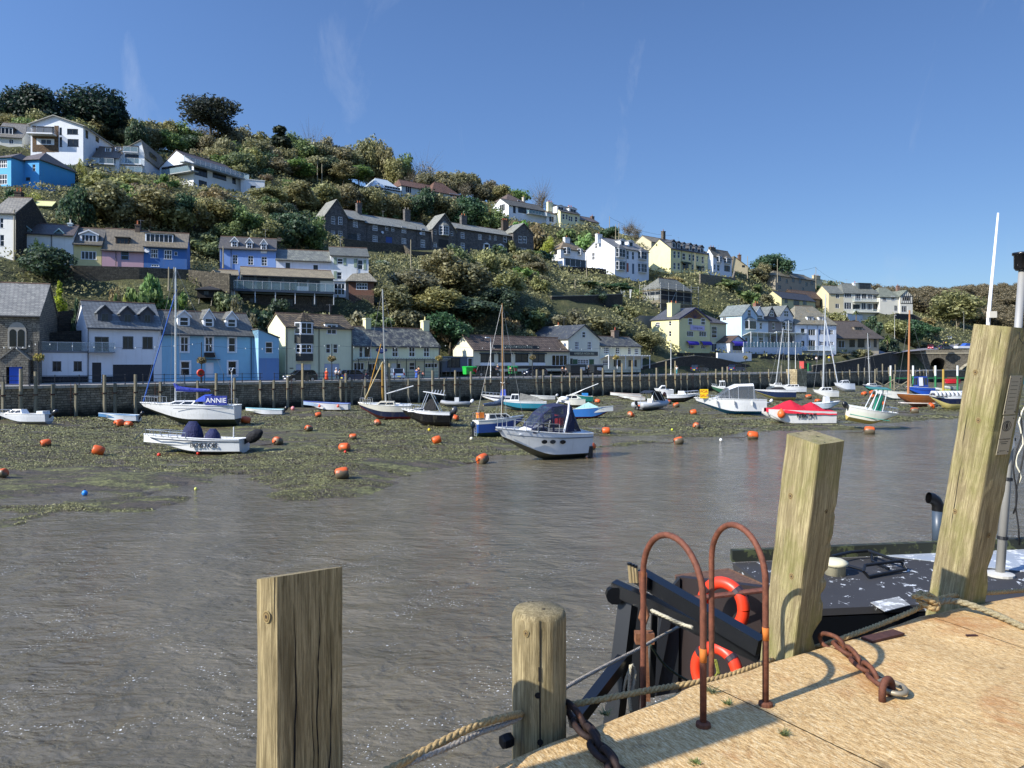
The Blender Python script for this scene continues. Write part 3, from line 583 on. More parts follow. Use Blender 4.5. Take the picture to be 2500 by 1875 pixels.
g3=H('G','half_timbered_pair','grey guest house with black and white half-timbered gable and striped glass veranda',1732,1610,1300,2022,stucco('#807b7b'),slate('#70746f','#5f6360','#a5aa9c',.3),'side',yr=1165,line=gb,dep=8,base=3,cat='guest house',
  wins='1775 1325 1808 1405 w12;1740 1490 1790 1570 n21;1885 1490 1975 1580 w41')
g3.dormer(1712,1255,1820,1300,1148,'w22',v=.2,wall=plain('#5b5759',.7),trim='#20242a',win=(1745,1190,1790,1255)); g3.dormer(1862,1250,2012,1305,1135,'w22',v=-.3,wall=plain('#c9ccd0',.6),trim='#17191c',win=(1905,1190,1958,1258))
g3.bay(1882,1318,1982,1412,.9,'w22',plain('#dde3e8',.5),.9); g3.chimney(1590,1108,1640,1150,.5,brickm('#8a4a34','#8a8074'),2)
gb.veranda(1440,1480,1732,1440,2.5,clear('#c5cdb8',.8),14,5,1600); g3.veranda(1732,1480,2075,1440,2.5,clear('#c5cdb8',.8),16,6,1600)
# terrace walls and screens in front of them
def freewall(name,label,pts,h,th,mat,cat='wall',down=1.5,crop='S',kind=None,cap=None):   # pts: list of (x,y_top,D) in crop pixels
 ox,oy,sc=CROPS[crop]; V=[P(ox+x/sc,oy+y/sc,D) for x,y,D in pts]; m=MB(); o0=V[0].copy()
 for i in range(len(V)-1):
  a,b=V[i]-o0,V[i+1]-o0; d=Vector((b.x-a.x,b.y-a.y,0)).normalized(); n=Vector((-d.y,d.x,0))*th; dz=Vector((0,0,h+down)); e=d*.0
  m.prism([a-dz,b-dz,b,a],n)
 ob=m.build(name,mat,None); ob.location=o0; tag(ob,label,cat,kind=kind)
 if cap:
  c=MB()
  for i in range(len(V)-1):
   a,b=V[i]-o0,V[i+1]-o0; d=Vector((b.x-a.x,b.y-a.y,0)).normalized(); n=Vector((-d.y,d.x,0)); c.prism([a-n*.06+Vector((0,0,.004)),b-n*.06+Vector((0,0,.004)),b-n*.06+Vector((0,0,.14)),a-n*.06+Vector((0,0,.14))],n*(th+.12))
  c.build('coping',cap,ob)
 return ob
for x0,x1 in ((1815,1958),):
 t=freewall('terrace_wall','white painted terrace wall below the guest house veranda',[(x0,848,DS(x0,14.5)),(x1,848,DS(x0,14.5)+20)],3.5,.3,stucco('#c3ccd6'),down=2)
 g=MB(); a=Vector((0,0,0)); b=P(x1,848,DS(x0,14.5)+20)-P(x0,848,DS(x0,14.5)); d=Vector((b.x,b.y,0)).normalized(); n=int(b.length/1.6)
 for i in range(n): 
  p=a+b*(i/n)+Vector((0,0,.01)); q=a+b*((i+.9)/n)+Vector((0,0,.01)); g.prism([p,q,q+Vector((0,0,1.3)),p+Vector((0,0,1.3))],(0,.02,0))
 g.build('glass_screen',clear('#2f7f96',.6),t)
 g=MB()
 for i in range(n+1): p=a+b*(i/n); g.cbox((p.x,p.y-.03,p.z+.7),(.08,.05,1.4))
 g.build('screen_posts',plain('#d5d9dc',.5),t)
sw=H('H','shuttered_house','white house with hipped slate roof and dark blue shutters above the quay',152,1100,857,522,stucco('#d3dbe6'),slate('#8a8574','#75715f','#b08a3a',.35),'hip',yr=692,D=DS(1941,19),a=18,dep=10,hl=4,base=3,
  wins='203 893 238 945 g12;270 897 335 955 w31;375 902 418 946 w42;463 905 495 946 w22;203 1003 235 1050 g12;270 995 335 1088 w31;375 1010 420 1042 w42;463 1010 497 1042 w22')
for x in (366,420,452): sw.panel(x,900,x+10,948,'shutter',plain('#1c3a6b',.5),.05); sw.panel(x,1006,x+10,1046,'shutter',plain('#1c3a6b',.5),.05)
sw.dormer(258,785,318,828,None,'w31'); sw.dormer(362,788,408,830,None,'w31')
sw.shelf(200,1088,470,'balcony',plain('#c9cfd4',.5),1.6,.2,rail=1.1)
bb=H('H','brown_roofed_bungalow','cream bungalow with big brown slate roof and palms in front',528,1092,985,905,stucco('#b5aa92'),slate('#5d5348','#4b433b','#6f6557',.1),'hip',yr=828,D=DS(2043,17),a=16,dep=11,hl=2.5,ov=1.2,base=3,
  wins='640 995 690 1060 b21;715 985 775 1062 b31;800 990 830 1062 w11;540 1000 600 1065 w21;860 990 885 1060 b11')
bb.dormer(682,880,762,928,None,'g31',v=None,wall=plain('#8a8272',.7))
# --- second row above the quay (yaw about 18 degrees)
SLB=slate('#5d5148','#4c433c','#7b6f5c',.25); PW=stucco('#dfe2e2')
t1=H('C','tall_white_house','tall white house at the left edge with grey slate roof and dark stone gable',-90,640,180,175,stucco('#e2e2dc'),slate('#8a8577','#716d62','#a09c8a',.3),'side',yr=22,D=DS(0,36),a=8,dep=9,base=3,wins='-2 240 40 355 w12;0 430 48 560 w12')
def sidepanel(h,mat):   # a differently faced right-hand gable
 m=MB(); W,d=h.W,h.dep; m.prism([(W+.004,0,-h.base),(W+.004,d,-h.base),(W+.004,d,h.ze),(W+.004,d/2,h.zr),(W+.004,0,h.ze)],(.05,0,0)); m.build('gable_wall',mat,h.root)
sidepanel(t1,stone('#4f493f','#35312b','#24211d',.4,.2,False)); t1.chimney(160,-60,235,20,.6,stone('#4f493f','#35312b','#24211d',.4,.2,False),2)
wc=H('C','whitewashed_cottage','whitewashed stone cottage with reddish slate roof and two grey-blue dormers',200,770,407,825,stucco('#dfe0da'),SLB,'side',yr=306,D=DS(43,38),a=20,dep=7,base=4,wins='262 570 352 650 w32;700 600 740 680 b11')
wc.dormer(250,372,348,470,335,'t32',plain('#4d6a72',.6),None,(255,375,345,465),trim='#7fa0a8'); wc.dormer(622,404,712,496,365,'t32',plain('#4d6a72',.6),None,(628,408,708,492),trim='#7fa0a8')
wc.chimney(760,295,812,360,.5,plain('#c9d6d6',.7),1,'#c9c3b4')
yc=H('C','yellow_cottage','pale yellow cottage with hipped white dormer between white and pink cottages',828,770,527,1142,stucco('#d5c68c'),slate('#6b6659','#57534a','#8c8772',.3),'side',yr=362,line=wc,a=20,dep=7.5,base=4,wins='910 612 1085 708 w41')
yc.dormer(898,425,1102,512,382,'w41',plain('#d7dade',.5),None,(915,428,1088,508)); 
pk=H('C','pink_cottage','pink painted stone cottage with small dark dormer in the middle of the terrace',1146,785,590,1615,stucco('#c39fa8'),slate('#7a705c','#655d4e','#94896b',.35),'side',yr=370,line=wc,a=20,dep=7.5,base=4,wins='1360 612 1450 712 e12')
pk.dormer(1300,460,1452,540,None,'n31',plain('#3c332c',.7),None,(1310,465,1448,538)); pk.chimney(1518,310,1572,400,.5,brickm('#5a4a40','#6a6258'),1)
bc=H('C','blue_cottage','deep blue cottage with long white dormer at the end of the terrace',1618,800,555,2102,stucco('#3f6ba6'),slate('#7a715c','#655d4e','#94896b',.3),'side',yr=405,line=wc,a=20,dep=7.5,base=4,wins='1695 590 1778 692 w32;1845 600 1935 706 w32;1962 620 1996 665 w11;1700 762 1790 790 w31')
bc.dormer(1632,418,1948,518,None,'w61',plain('#cfd8dc',.5),None,(1640,420,1945,515))
b2=H('D','blue_terrace_house','periwinkle blue house with three white gabled dormers above the glass-fronted bungalow',440,815,578,1076,stucco('#7d9fd8'),slate('#57534c','#474440','#77705f',.2),'side',yr=460,D=DS(535.5,34),a=17,dep=7.5,base=4,wins='588 655 648 757 w23;762 665 824 770 w23;913 676 978 777 w23')
for x0,x1,y0,y1,p in ((572,650,500,572,458),(742,814,512,588,470),(905,975,528,603,482)): b2.dormer(x0,y0,x1,y1,p,'w22',trim='#dfe3e6')
b2.pipe(572,585,810)
w2=H('D','white_cottage','long white cottage with lichened slate roof and two dark openings',1078,880,708,1690,stucco('#d3d9e6'),slate('#6f7168','#5c5e56','#a3a590',.5),'side',yr=602,line=b2,a=17,dep=7,base=4,wins='1186 745 1236 832 b11;1498 770 1549 856 b11')
w3=H('D','shuttered_cottage','white house with sage green shutters right of the long white cottage',1690,930,660,2118,stucco('#d6dbdd'),slate('#66685f','#54564e','#83856f',.3),'side',yr=575,line=b2,a=17,dep=7,base=4,wins='1765 695 1832 762 w12;1995 712 2056 820 w12;1762 848 1820 930 w12')
for x0,x1,y0,y1 in ((1728,1762,685,762),(1835,1868,692,772),(1954,1990,700,795),(2062,2092,712,822),(1728,1760,838,930)): w3.panel(x0,y0,x1,y1,'shutter',plain('#8b9c86',.6),.06)
md=H('D','glass_fronted_bungalow','long low modern bungalow with glass balcony on the slope above the quay',690,1060,872,1722,stucco('#6b7a80'),slate('#948769','#7e7359','#a39a7a',.25),'side',yr=800,D=DS(590,25),a=22,dep=6.5,base=.4,ov=.7,
  wins='700 885 835 1045 g21;858 892 990 1050 g21;1015 910 1142 980 g21;1168 925 1290 1070 g21;1310 930 1425 1015 g21;1450 940 1568 1080 g21')
md.panel(1575,950,1718,1095,'white_panel',stucco('#dcdcd2'),.05); md.panel(1312,1012,1442,1082,'white_panel',stucco('#d9dcda'),.35)
md.shelf(600,1062,1718,'balcony',plain('#3c4a58',.5),1.6,.35,rail=1.2,railm=clear('#8fa8a8',.24),posts=6,down=1210)
mu=H('D','lower_storey','',700,1240,1100,1710,stone('#5f574a','#4a4338','#2c2923',.4,.2,False),None,'flat',line=md,a=22,dep=5,base=3,into=md,wins='780 1140 870 1230 b11;1200 1150 1280 1235 b21;1480 1140 1540 1235 b11')
ma=H('D','annexe','',438,1050,880,650,stucco('#d9d9cf'),slate('#948769','#7e7359','#a39a7a',.25),'side',yr=835,line=md,dep=4.5,a=22,base=3,into=md,wins='462 885 635 1045 g21')
mg=H('D','white_gable','',318,1050,905,436,stucco('#d9d9cf'),slate('#948769','#7e7359','#a39a7a',.25),'front',yr=838,peak=385,D=ma.D0,dep=5,a=-12,base=3,into=md)
bk=H('D','brick_house','red brick and tile-hung house with tall hipped roof beside the glazed bungalow',1895,1270,958,2180,brickm('#6b3a2e','#80705f'),slate('#8a8576','#747062','#a5a08c',.3),'hip',yr=775,D=DS(851,25),a=12,dep=6,hl=2.7,base=3,ov=.5,
  wins='1980 968 2106 1048 w42;1922 1135 1970 1228 w23;2005 1142 2088 1232 w33;2122 1150 2166 1240 w23')
bk.panel(1898,1110,2178,1270,'stone_base',stone('#7a6353','#5d4c42','#3a322c',.35,.16,False),.03)
lk=H('D','glazed_link','',1722,1118,958,1862,plain('#cfd3d6',.5),plain('#7c8388',.5),'flat',line=bk,a=12,dep=3,base=.2,into=bk,wins='1730 975 1855 1105 w32',ctrl=False)
ds=H('D','black_shed','small black timber shed on stilts at the edge of the slope',190,1120,1050,440,plain('#15130f',.8),plain('#1c1a17',.8),'hip',yr=1015,D=DS(480,22),a=15,dep=3.5,base=.2,wins='262 1060 322 1105 b21',cat='shed')
m=MB()
for x in (.3,2.0,4.0): m.tube([(x,.2,-.2),(x-.5,.2,-4.5)],.07,5); m.tube([(x,3,-.2),(x+.3,3,-3)],.07,5)
m.build('stilts',plain('#8a8577',.8),ds.root)
gs=H('D','garden_shed','faded blue-grey garden shed under the trees beside the grey terrace',1090,585,502,1290,plain('#6f7c86',.8),plain('#3d3f3e',.8),'side',yr=470,D=DS(690,50),a=20,dep=3,base=1,wins='1130 520 1165 570 g11',cat='shed')
gh=H('C','greenhouse','small pale yellow greenhouse roof among the bushes at upper left',350,130,98,585,plain('#6d7052',.6),plain('#c9c98a',.5),'side',yr=55,D=DS(76,58),a=12,dep=3,base=1,cat='greenhouse')
# --- grey slate-stone terrace
GST=stone('#7d7a75','#5b5958','#38363a',.5,.2,False); GRF=slate('#8c8c80','#77776d','#9c9b86',.3)
gt=H('E','grey_terrace','long dark stone terrace with gabled ends and tall white sash windows',575,740,548,1192,GST,GRF,'side',yr=468,D=DS(890.8,68),dep=9,base=4,
  wins='648 560 690 622 w33;765 570 790 620 w23;822 575 846 628 w23;918 585 958 645 w33;1098 602 1133 662 w33;648 668 692 726 w33;770 680 830 735 D#2c4a8a;918 692 960 745 w33;1096 708 1136 778 w33',cat='terrace')
def wing(name,x0,yb,ye,x1,kind,yr,fwd,wins,dep=9,**k): 
 px=740+x0/3.814; return H('E',name,'',x0,yb,ye,x1,GST,GRF,kind,yr=yr,D=gt.depth(px)-fwd,dep=dep,base=4,into=gt,wins=wins,**k)
wing('left_gable',205,690,475,412,'front',335,1.2,'262 490 298 562 w23;327 495 363 568 w23;262 622 298 665 w23;327 625 366 690 w23',dep=5)
q=wing('left_link',413,700,508,574,'side',425,0,'466 528 508 590 w33;415 650 535 705 g31;505 652 535 708 w23'); q.chimney(505,365,548,445,.5,GST,2,'#b5673f')
c_=wing('central_gable',1205,780,600,1422,'front',468,1.2,'1218 610 1240 655 w12;1375 628 1398 670 w12;1260 705 1352 780 O#0d0d10;1215 735 1245 775 w22;1382 742 1408 785 w22',dep=4)
c_.bay(1265,580,1358,668,.9,'w33',plain('#dfe3e6',.5),1.3)
q=wing('right_range',1424,805,600,1952,'side',545,0,'1468 638 1503 695 w33;1630 655 1662 706 w33;1730 665 1750 708 w23;1778 668 1800 712 w23;1865 672 1897 730 w12;1468 735 1505 803 w33;1690 750 1720 812 D#24303a;1820 765 1850 825 D#1c2730;1735 768 1752 812 w12;1868 770 1898 822 w22')
for x0,x1,y in ((1676,1732,740),(1804,1862,750)):
 u0,u1,z0,z1=q.front((x0,y,x1,y+75)); m=MB(); t=.22; m.box((u0,-.35,z0),(u0+t,-.004,z1-.3)); m.box((u1-t,-.35,z0),(u1,-.004,z1-.3)); m.prism([(u0-.1,-.4,z1-.3),(u1+.1,-.4,z1-.3),((u0+u1)/2,-.4,z1+.15)],(0,.39,0)); m.build('porch',plain('#dfe3e6',.5),q.root)
q.chimney(1476,480,1526,560,.5,GST,2,'#b5673f'); q.chimney(1862,525,1915,600,.5,stone('#6b6055','#53493f','#38322b',.3,.15,False),3,'#a34a35')
wing('right_gable',1956,848,636,2146,'front',555,1.0,'2005 672 2040 738 w22;2050 675 2082 738 w22;2005 780 2040 842 w22;2046 785 2080 842 w22',dep=11)
gt.chimney(948,425,1000,510,.5,GST,2,'#8a8478'); gt.chimney(1296,500,1320,520,.5,GST,0) if False else None
# --- modern villas at upper left
va=H('A','gabled_villa','large white villa with stone-faced gable and balcony under the pines',345,890,572,936,stucco('#e2e6ea'),plain('#9a9890',.7),'front',yr=478,peak=610,D=DS(75,88),a=6,dep=15,base=4,ov=.5,
  wins='412 592 610 672 b31;755 620 878 685 b21;760 735 885 822 b21;455 735 580 795 w21;668 605 697 690 b11;670 712 699 825 b11')
va.panel(365,585,408,880,'stone_cladding',stone('#8a6f50','#6b543d','#40342a',.4,.16,False),.04); va.panel(612,585,660,880,'stone_cladding',stone('#8a6f50','#6b543d','#40342a',.4,.16,False),.04); va.panel(409,800,611,880,'stone_cladding',stone('#8a6f50','#6b543d','#40342a',.4,.16,False),.04)
va.panel(409,690,611,732,'stone_cladding',stone('#8a6f50','#6b543d','#40342a',.4,.16,False),.04)
va.shelf(350,690,640,'balcony',plain('#d9dcdf',.5),1.8,.25,rail=1.,railm=clear('#8c8f92',.35),railmat=plain('#2e2c2a',.5)); va.chimney(880,640,910,690,.75,stucco('#dcdcd4'),1)
def rwins(h,t,style='b21'):     # windows on the right-hand wall
 for r,st in h.parse(t,style):
  (x0,y0),(x1,y1)=h.pt(r[0],r[1]),h.pt(r[2],r[3]); v0,v1=sorted((h.vv(x0,h.W),h.vv(x1,h.W))); vm=(v0+v1)/2; z1=h.zlp(h.W,vm,y0); z0=h.zlp(h.W,vm,y1)
  if 0<v0 and v1<h.dep:
   m=MB(); t_=.08; W=h.W; m.box((W+.01,v0,z0),(W+.05,v1,z0+t_)); m.box((W+.01,v0,z1-t_),(W+.05,v1,z1)); n=int(st[1])
   for i in range(n+1): y=v0+(v1-v0-t_)*i/n; m.box((W+.01,y,z0+t_),(W+.05,y+t_,z1-t_))
   o=m.build('window',plain(FR[st[0]],.5),h.root); g=MB(); g.box((W+.005,v0+.03,z0+.03),(W+.02,v1-.03,z1-.03)); g.build('pane',glass(),o)
rwins(va,'962 640 988 728 b11;1075 712 1110 768 b11;1078 838 1100 888 b11')
ve=H('A','dormer_house','grey roofed house with black dormer at the top left edge',-60,800,700,250,stucco('#c9c9c0'),slate('#77736a','#615e56','#8c8877',.2),'side',yr=560,D=DS(0,92),a=15,dep=9,base=4,wins='100 735 150 790 w21')
ve.dormer(-40,600,150,682,None,'w41',plain('#2a2624',.8),None,(-30,603,145,680))
bv=H('A','blue_villa','bright blue rendered house with brown hipped roofs at the left edge',130,1285,985,440,stucco('#4c9fd6'),slate('#6b6058','#574e48','#7b7466',.15),'hip',yr=898,D=DS(28,74),a=-8,dep=9,hl=2.5,base=4,wins='365 1020 398 1095 w12;150 1040 210 1120 g21;290 1165 340 1205 g11')
bw=H('A','wing','',455,1290,1010,716,stucco('#3f8fc8'),slate('#6b6058','#574e48','#7b7466',.15),'hip',yr=938,D=DS(98,73),a=58,dep=8,hl=3,base=4,into=bv,wins='568 1060 650 1140 w21;562 1215 642 1288 w21')
bl2=H('A','left_bay','',-60,1285,955,125,stucco('#5fb0e2'),slate('#6b6058','#574e48','#7b7466',.15),'hip',yr=905,D=DS(0,72),a=-8,dep=8,hl=2.5,base=4,into=bv,wins='-10 965 80 1060 w42;-10 1130 80 1245 w32')
vb=H('A','glass_balcony_villa','white villa with glass balconies and grey side wall, middle of the upper group',1340,1150,880,1625,stucco('#d9dee2'),slate('#8c8577','#777163','#9c9682',.15),'front',yr=752,peak=1590,D=DS(290,84),a=8,dep=13,base=4,ov=.3,
  wins='1405 905 1562 1010 b31;1345 1060 1420 1130 b21;1440 1045 1520 1130 b21;1400 810 1560 880 b41')
vb.shelf(1310,1030,1620,'balcony',plain('#d9dcdf',.5),1.6,.2,rail=1.1,railm=clear('#9db8c2',.28)); vb.shelf(1330,1130,1640,'terrace',plain('#4a4a48',.6),2.2,.3,rail=1.1,railm=clear('#9db8c2',.28)); vb.shelf(1395,885,1562,'upper_balcony',plain('#d9dcdf',.5),.6,.12,rail=1.,railm=clear('#9db8c2',.28))
rwins(vb,'1685 908 1760 990 b21;1845 955 1890 1030 b11')
vbw=H('A','wing','',1048,1075,935,1338,stucco('#d9dee2'),slate('#6b5f52','#584e44','#7b7466',.1),'side',yr=830,D=DS(227,84),a=12,dep=8,base=3,into=vb,wins='1120 950 1300 1005 b41'); vbw.dormer(1180,830,1248,885,None,'w21'); vbw.dormer(1296,822,1362,875,None,'w21'); vbw.shelf(1048,1022,1300,'veranda_floor',plain('#d9dcdf',.5),1.2,.2,rail=1.)
vc=H('B','long_villa','long white villa with wraparound glass balcony and brown roof, right of the upper group',150,1060,812,688,stucco('#dfe3e6'),slate('#5d4e44','#4b3f37','#6b5f52',.1),'side',yr=683,D=DS(472.6,76),a=64,dep=10.5,base=4,ov=.5,
  wins='160 840 306 970 b41;365 900 516 1003 b31;584 988 626 1055 b11;208 1020 300 1100 b21;410 1080 470 1140 b21')
vc.shelf(-10,908,720,'balcony',plain('#8f9596',.5),1.5,.25,rail=1.1,railm=clear('#9db8c2',.28)); vc.chimney(530,870,545,915,.2,plain('#c9cccd',.5),0,d=.3) if False else None
m=MB(); W,d=vc.W,vc.dep
v0,v1,z0,z1=vc.side((-120,1010,-30,1110)); 
for a0,a1,b0,b1 in (vc.side((-55,975,-10,1080)),):
 m.box((-.06,a0,b0),(-.01,a1,b1))
m.build('gable_window',glass(),vc.root)
m=MB(); zf=vc.zlp(0,4,220+950/4.608); m.box((-1.6,-1.5,zf-.2),(-.01,d+1,zf)); bo=m.build('gable_balcony',plain('#8f9596',.5),vc.root); g=MB(); g.box((-1.6,-1.5,zf+.02),(-1.57,d+1,zf+1.1)); g.build('balustrade',clear('#9db8c2',.28),bo); g=MB(); g.box((-.04,.6,zf+.1),(-.008,d-.6,zf+2.2)); g.build('glazed_doors',glass(),vc.root)
vd=H('B','flat_roofed_annexe','small white flat-roofed box house with open balcony beside the long villa',680,1195,1005,950,stucco('#dfe3e6'),plain('#c9cccd',.6),'flat',D=DS(590,80),a=20,dep=4,base=3,wins='790 1075 850 1105 b11;780 1120 900 1190 b31')
tb=H('E','hilltop_bungalow','bungalow with reddish hipped roof and white conservatory below the ridge wood',915,290,205,1345,stucco('#b9c3c6'),tiles('#7c5a48','#684a3b'),'hip',yr=150,D=DS(980,112),dep=8,hl=1.5,base=3,wins='950 212 1010 270 w31;1095 230 1190 290 b21;1255 280 1300 312 w21;1350 265 1370 320 w11')
t2=H('E','right_wing','',1200,318,258,1462,stucco('#aab5b0'),tiles('#7c5a48','#684a3b'),'hip',yr=172,D=tb.depth(1054)-1.5,dep=9,hl=4,base=3,into=tb,wins='1255 282 1298 312 w21;1365 280 1455 312 w41')
cn=H('E','conservatory','',645,270,212,912,plain('#dde2e4',.5),clear('#c9d4d6',.8),'hip',yr=135,line=tb,dep=7,hl=3,base=3,into=tb,wins='655 215 745 245 w61;755 212 905 255 w62')
# --- right-hand hillside
wb=H('F','long_white_bungalow','long white bungalow with continuous windows at the left of the skyline houses',285,435,325,712,stucco('#dfe3e6'),slate('#5f5c4e','#4e4b40','#7b7863',.2),'side',yr=255,D=DS(1241.8,98),xs=95,base=3,
  wins='335 335 362 415 b11;392 345 482 415 b41;498 375 685 440 b61',swins='185 315 245 395 w31')
wb.shelf(480,440,720,'terrace_deck',plain('#c9cccd',.5),1.5,.15,rail=1.,railm=clear('#8fb0b4',.3)); 
ww=H('F','wing','',712,550,410,835,stucco('#dfe3e6'),slate('#6b5a4e','#574a40','#7b7863',.2),'side',yr=385,D=wb.depth(1334.5)-1.5,dep=6,base=3,into=wb,wins='740 450 795 518 w21')
hp=H('F','hipped_house','small hipped slate roof house behind the long white bungalow',262,330,268,470,stucco('#cfd2d0'),tiles('#7c6a5e','#66574d'),'hip',yr=208,D=DS(1240,112),dep=8,hl=3.8,base=3,wins='385 270 415 300 w11'); hp.chimney(452,235,472,290,.5,stucco('#b9b4a5'),1)
ch2=H('F','cream_gabled_house','cream house with red chimney pots and two white dormers on the skyline',868,530,395,1085,stucco('#dcd8b0'),slate('#5d5b55','#4c4a45','#7b7863',.2),'side',yr=322,D=DS(1368,95),xs=690,base=3,
  wins='890 425 915 485 w12;930 430 950 488 w12;960 450 980 505 w12;985 455 1005 510 w12;1030 455 1060 515 w12')
ch2.dormer(830,340,912,400,325,'w21',v=1.2); ch2.dormer(965,365,1052,420,350,'w21',v=1.0); ch2.chimney(730,292,785,350,.5,stucco('#dcd8b0'),3,'#a34a35'); ch2.chimney(960,345,1010,385,.6,stucco('#cfc9b0'),3,'#a34a35')
lw=H('F','low_brown_house','low brown-roofed house trailing down the ridge past the cream gable',1085,555,490,1300,stucco('#cfc9a5'),slate('#6b5f54','#584e46','#7b6f60',.2),'side',yr=440,line=ch2,dep=7,base=3,wins='1165 515 1205 560 b21;1230 530 1260 570 w11'); lw.chimney(1222,450,1250,510,.5,brickm('#6b5040','#7a6a5a'),1)
sc_=H('F','white_conservatory_house','small white house with hipped roof and long glazed sun room',870,1030,818,1147,stucco('#e3e5e6'),slate('#8c7a5e','#766850','#a08a5a',.3),'hip',yr=738,D=DS(1368.8,66),xs=748,base=3,hl=3.5,wins='',swins='800 822 832 880 n11;792 948 840 1010 w22')
sc_.bay(900,805,975,882,.8,'w22',plain('#dfe3e6',.5),.1); sc_.bay(1058,818,1110,888,.8,'w22',plain('#dfe3e6',.5),.1); sc_.chimney(920,690,975,758,.5,stucco('#dfe3e6'),1)
s2=H('F','sun_room','',905,1030,925,1160,plain('#dfe3e6',.5),slate('#6f695b','#5c574b','#8a8470',.2),'flat',D=sc_.depth(1376)-2.2,dep=2.2,base=3,into=sc_,wins='918 935 1150 1020 w41')
ws=H('F','white_semi_pair','tall white semi-detached pair with bay windows and one red door',1478,1105,800,1862,stucco('#e0e4ea'),slate('#7b7b78','#686866','#8f8c82',.2),'side',yr=692,D=DS(1500.7,60),xs=1145,base=3,
  wins='1612 840 1639 936 w12;1672 850 1698 940 w12;1612 978 1636 1078 D#9c4a32;1674 985 1698 1100 D#3f566b',swins='1222 860 1253 943 w22;1258 752 1284 812 w22')
ws.bay(1488,818,1590,918,.8,'w22',plain('#dfe3e6',.5),1.3); ws.bay(1488,960,1590,1060,.8,'w22',plain('#dfe3e6',.5),.05); ws.bay(1736,848,1832,942,.8,'w22',plain('#dfe3e6',.5),1.2); ws.bay(1736,985,1832,1088,.8,'w22',plain('#dfe3e6',.5),.05)
ws.dormer(1542,722,1592,785,708,'w11'); ws.dormer(1632,735,1688,800,720,'w11'); ws.chimney(1284,650,1338,700,.5,stucco('#dfe3e6'),1,'#8a4a34')
yt=H('G','yellow_terrace','tall cream-yellow terrace with dark mansard dormers and green canopies on the right hill',632,745,490,1052,stucco('#dbd5a2'),slate('#4c4e52','#3e4044','#6b6b66',.1),'side',yr=390,D=DS(1637,58),xs=383,base=3,
  wins='663 520 692 600 w12;710 525 738 600 w12;765 545 800 620 w12;835 555 860 630 w12;878 560 902 632 w12;925 575 945 640 w12;982 580 1008 660 w12;663 650 692 725 w12;710 655 738 730 w12;765 655 835 735 b31;870 670 890 735 w12;930 700 980 745 b31;990 680 1015 745 w12',swins='470 440 482 462 b11',cat='terrace')
for x0,x1,y0,y1,p in ((640,690,420,490,392),(700,745,432,492,410),(765,800,440,495,422),(835,875,455,520,430),(900,935,465,530,445),(960,1005,480,545,455)): yt.dormer(x0,y0,x1,y1,p,'w11',wall=plain('#4c4e52',.6),trim='#2e3034',v=.25)
awning(yt,748,640,836,668,'#2a3a2c',1.); awning(yt,918,688,984,712,'#2a3a2c',1.); yt.chimney(550,295,575,400,.6,stone('#7a7263','#625b4f','#403b33',.3,.15,False),1,'#8a5040')
rf=H('G','roof_behind','grey slate roof house standing behind the yellow terrace',415,470,415,740,stucco('#bcb59a'),slate('#8a8069','#746b57','#9c937a',.3),'side',yr=350,D=DS(1590,76),dep=8,base=3,cat='house')
tw=H('G','white_bay_terrace','white bay-windowed terrace stepping down right of the yellow terrace',1110,760,572,1320,stucco('#d3dbe4'),slate('#77705f','#635d50','#8f8870',.25),'side',yr=495,D=DS(1741,56),xs=1015,base=3,wins='1155 590 1190 640 w22;1240 600 1275 655 w22;1120 670 1140 730 w12;1155 675 1185 745 w12;1235 685 1300 750 b31;1290 610 1312 660 w12',cat='terrace')
tw.bay(1145,580,1200,650,.8,'w22',plain('#d6dee6',.5),.7); tw.bay(1228,600,1300,665,.8,'w22',plain('#d6dee6',.5),.7); tw.chimney(1085,475,1140,520,.5,stone('#7a7263','#625b4f','#403b33',.3,.15,False),2,'#8a5040')
gg=H('G','plain_gable_house','plain beige gabled house with brick chimney at the end of the hill terrace',1325,725,690,1492,stucco('#c4b794'),slate('#77705f','#635d50','#8f8870',.25),'front',yr=582,peak=1345,D=DS(1787,60),a=10,dep=8,base=3,wins='1435 680 1465 700 b21'); gg.chimney(1398,560,1428,640,.5,brickm('#6b5040','#7a6a5a'),1)
lt=H('G','long_grey_terrace','long grey-beige rendered terrace below the round tree',1812,955,795,2260,stucco('#97907f'),slate('#7a745f','#666150','#9a9070',.4),'hip',yr=745,D=DS(1893,62),xs=1655,hl=3.5,base=3,
  wins='1845 800 1872 855 g12;1928 840 1952 885 g12;2000 820 2025 872 g12;2075 832 2100 885 g12;2150 870 2172 915 g12;1842 905 1875 945 g12;1970 920 1995 955 g12;2110 930 2135 965 g12;2210 850 2235 900 g12',swins='',cat='terrace'); lt.chimney(1935,735,1985,775,.5,stucco('#a8a08c'),2)
yb=H('G','verandah_bungalow','cream bungalow with dark slate roof and small white gable below the long grey terrace',1880,1130,1048,2260,stucco('#c9c193'),slate('#3f4044','#35363a','#55565a',.1),'side',yr=972,D=DS(1908,42),xs=1680,base=3,wins='1915 1060 1950 1105 g21;2015 1075 2080 1130 b31;2120 1075 2160 1125 g21')
yb.dormer(1740,1030,1892,1045,975,'w21',v=-.4,trim='#dfe3e6') if False else None
bs=H('H','shed_roof_house','dark brown house with shallow mossy roof behind the balconied house',170,690,610,465,stone('#5c4c3e','#463a30','#2d251f',.3,.15,False),tiles('#6b5340','#544234'),'side',yr=545,D=DS(1946,52),a=35,dep=8,base=3,wins='340 640 440 690 b21')
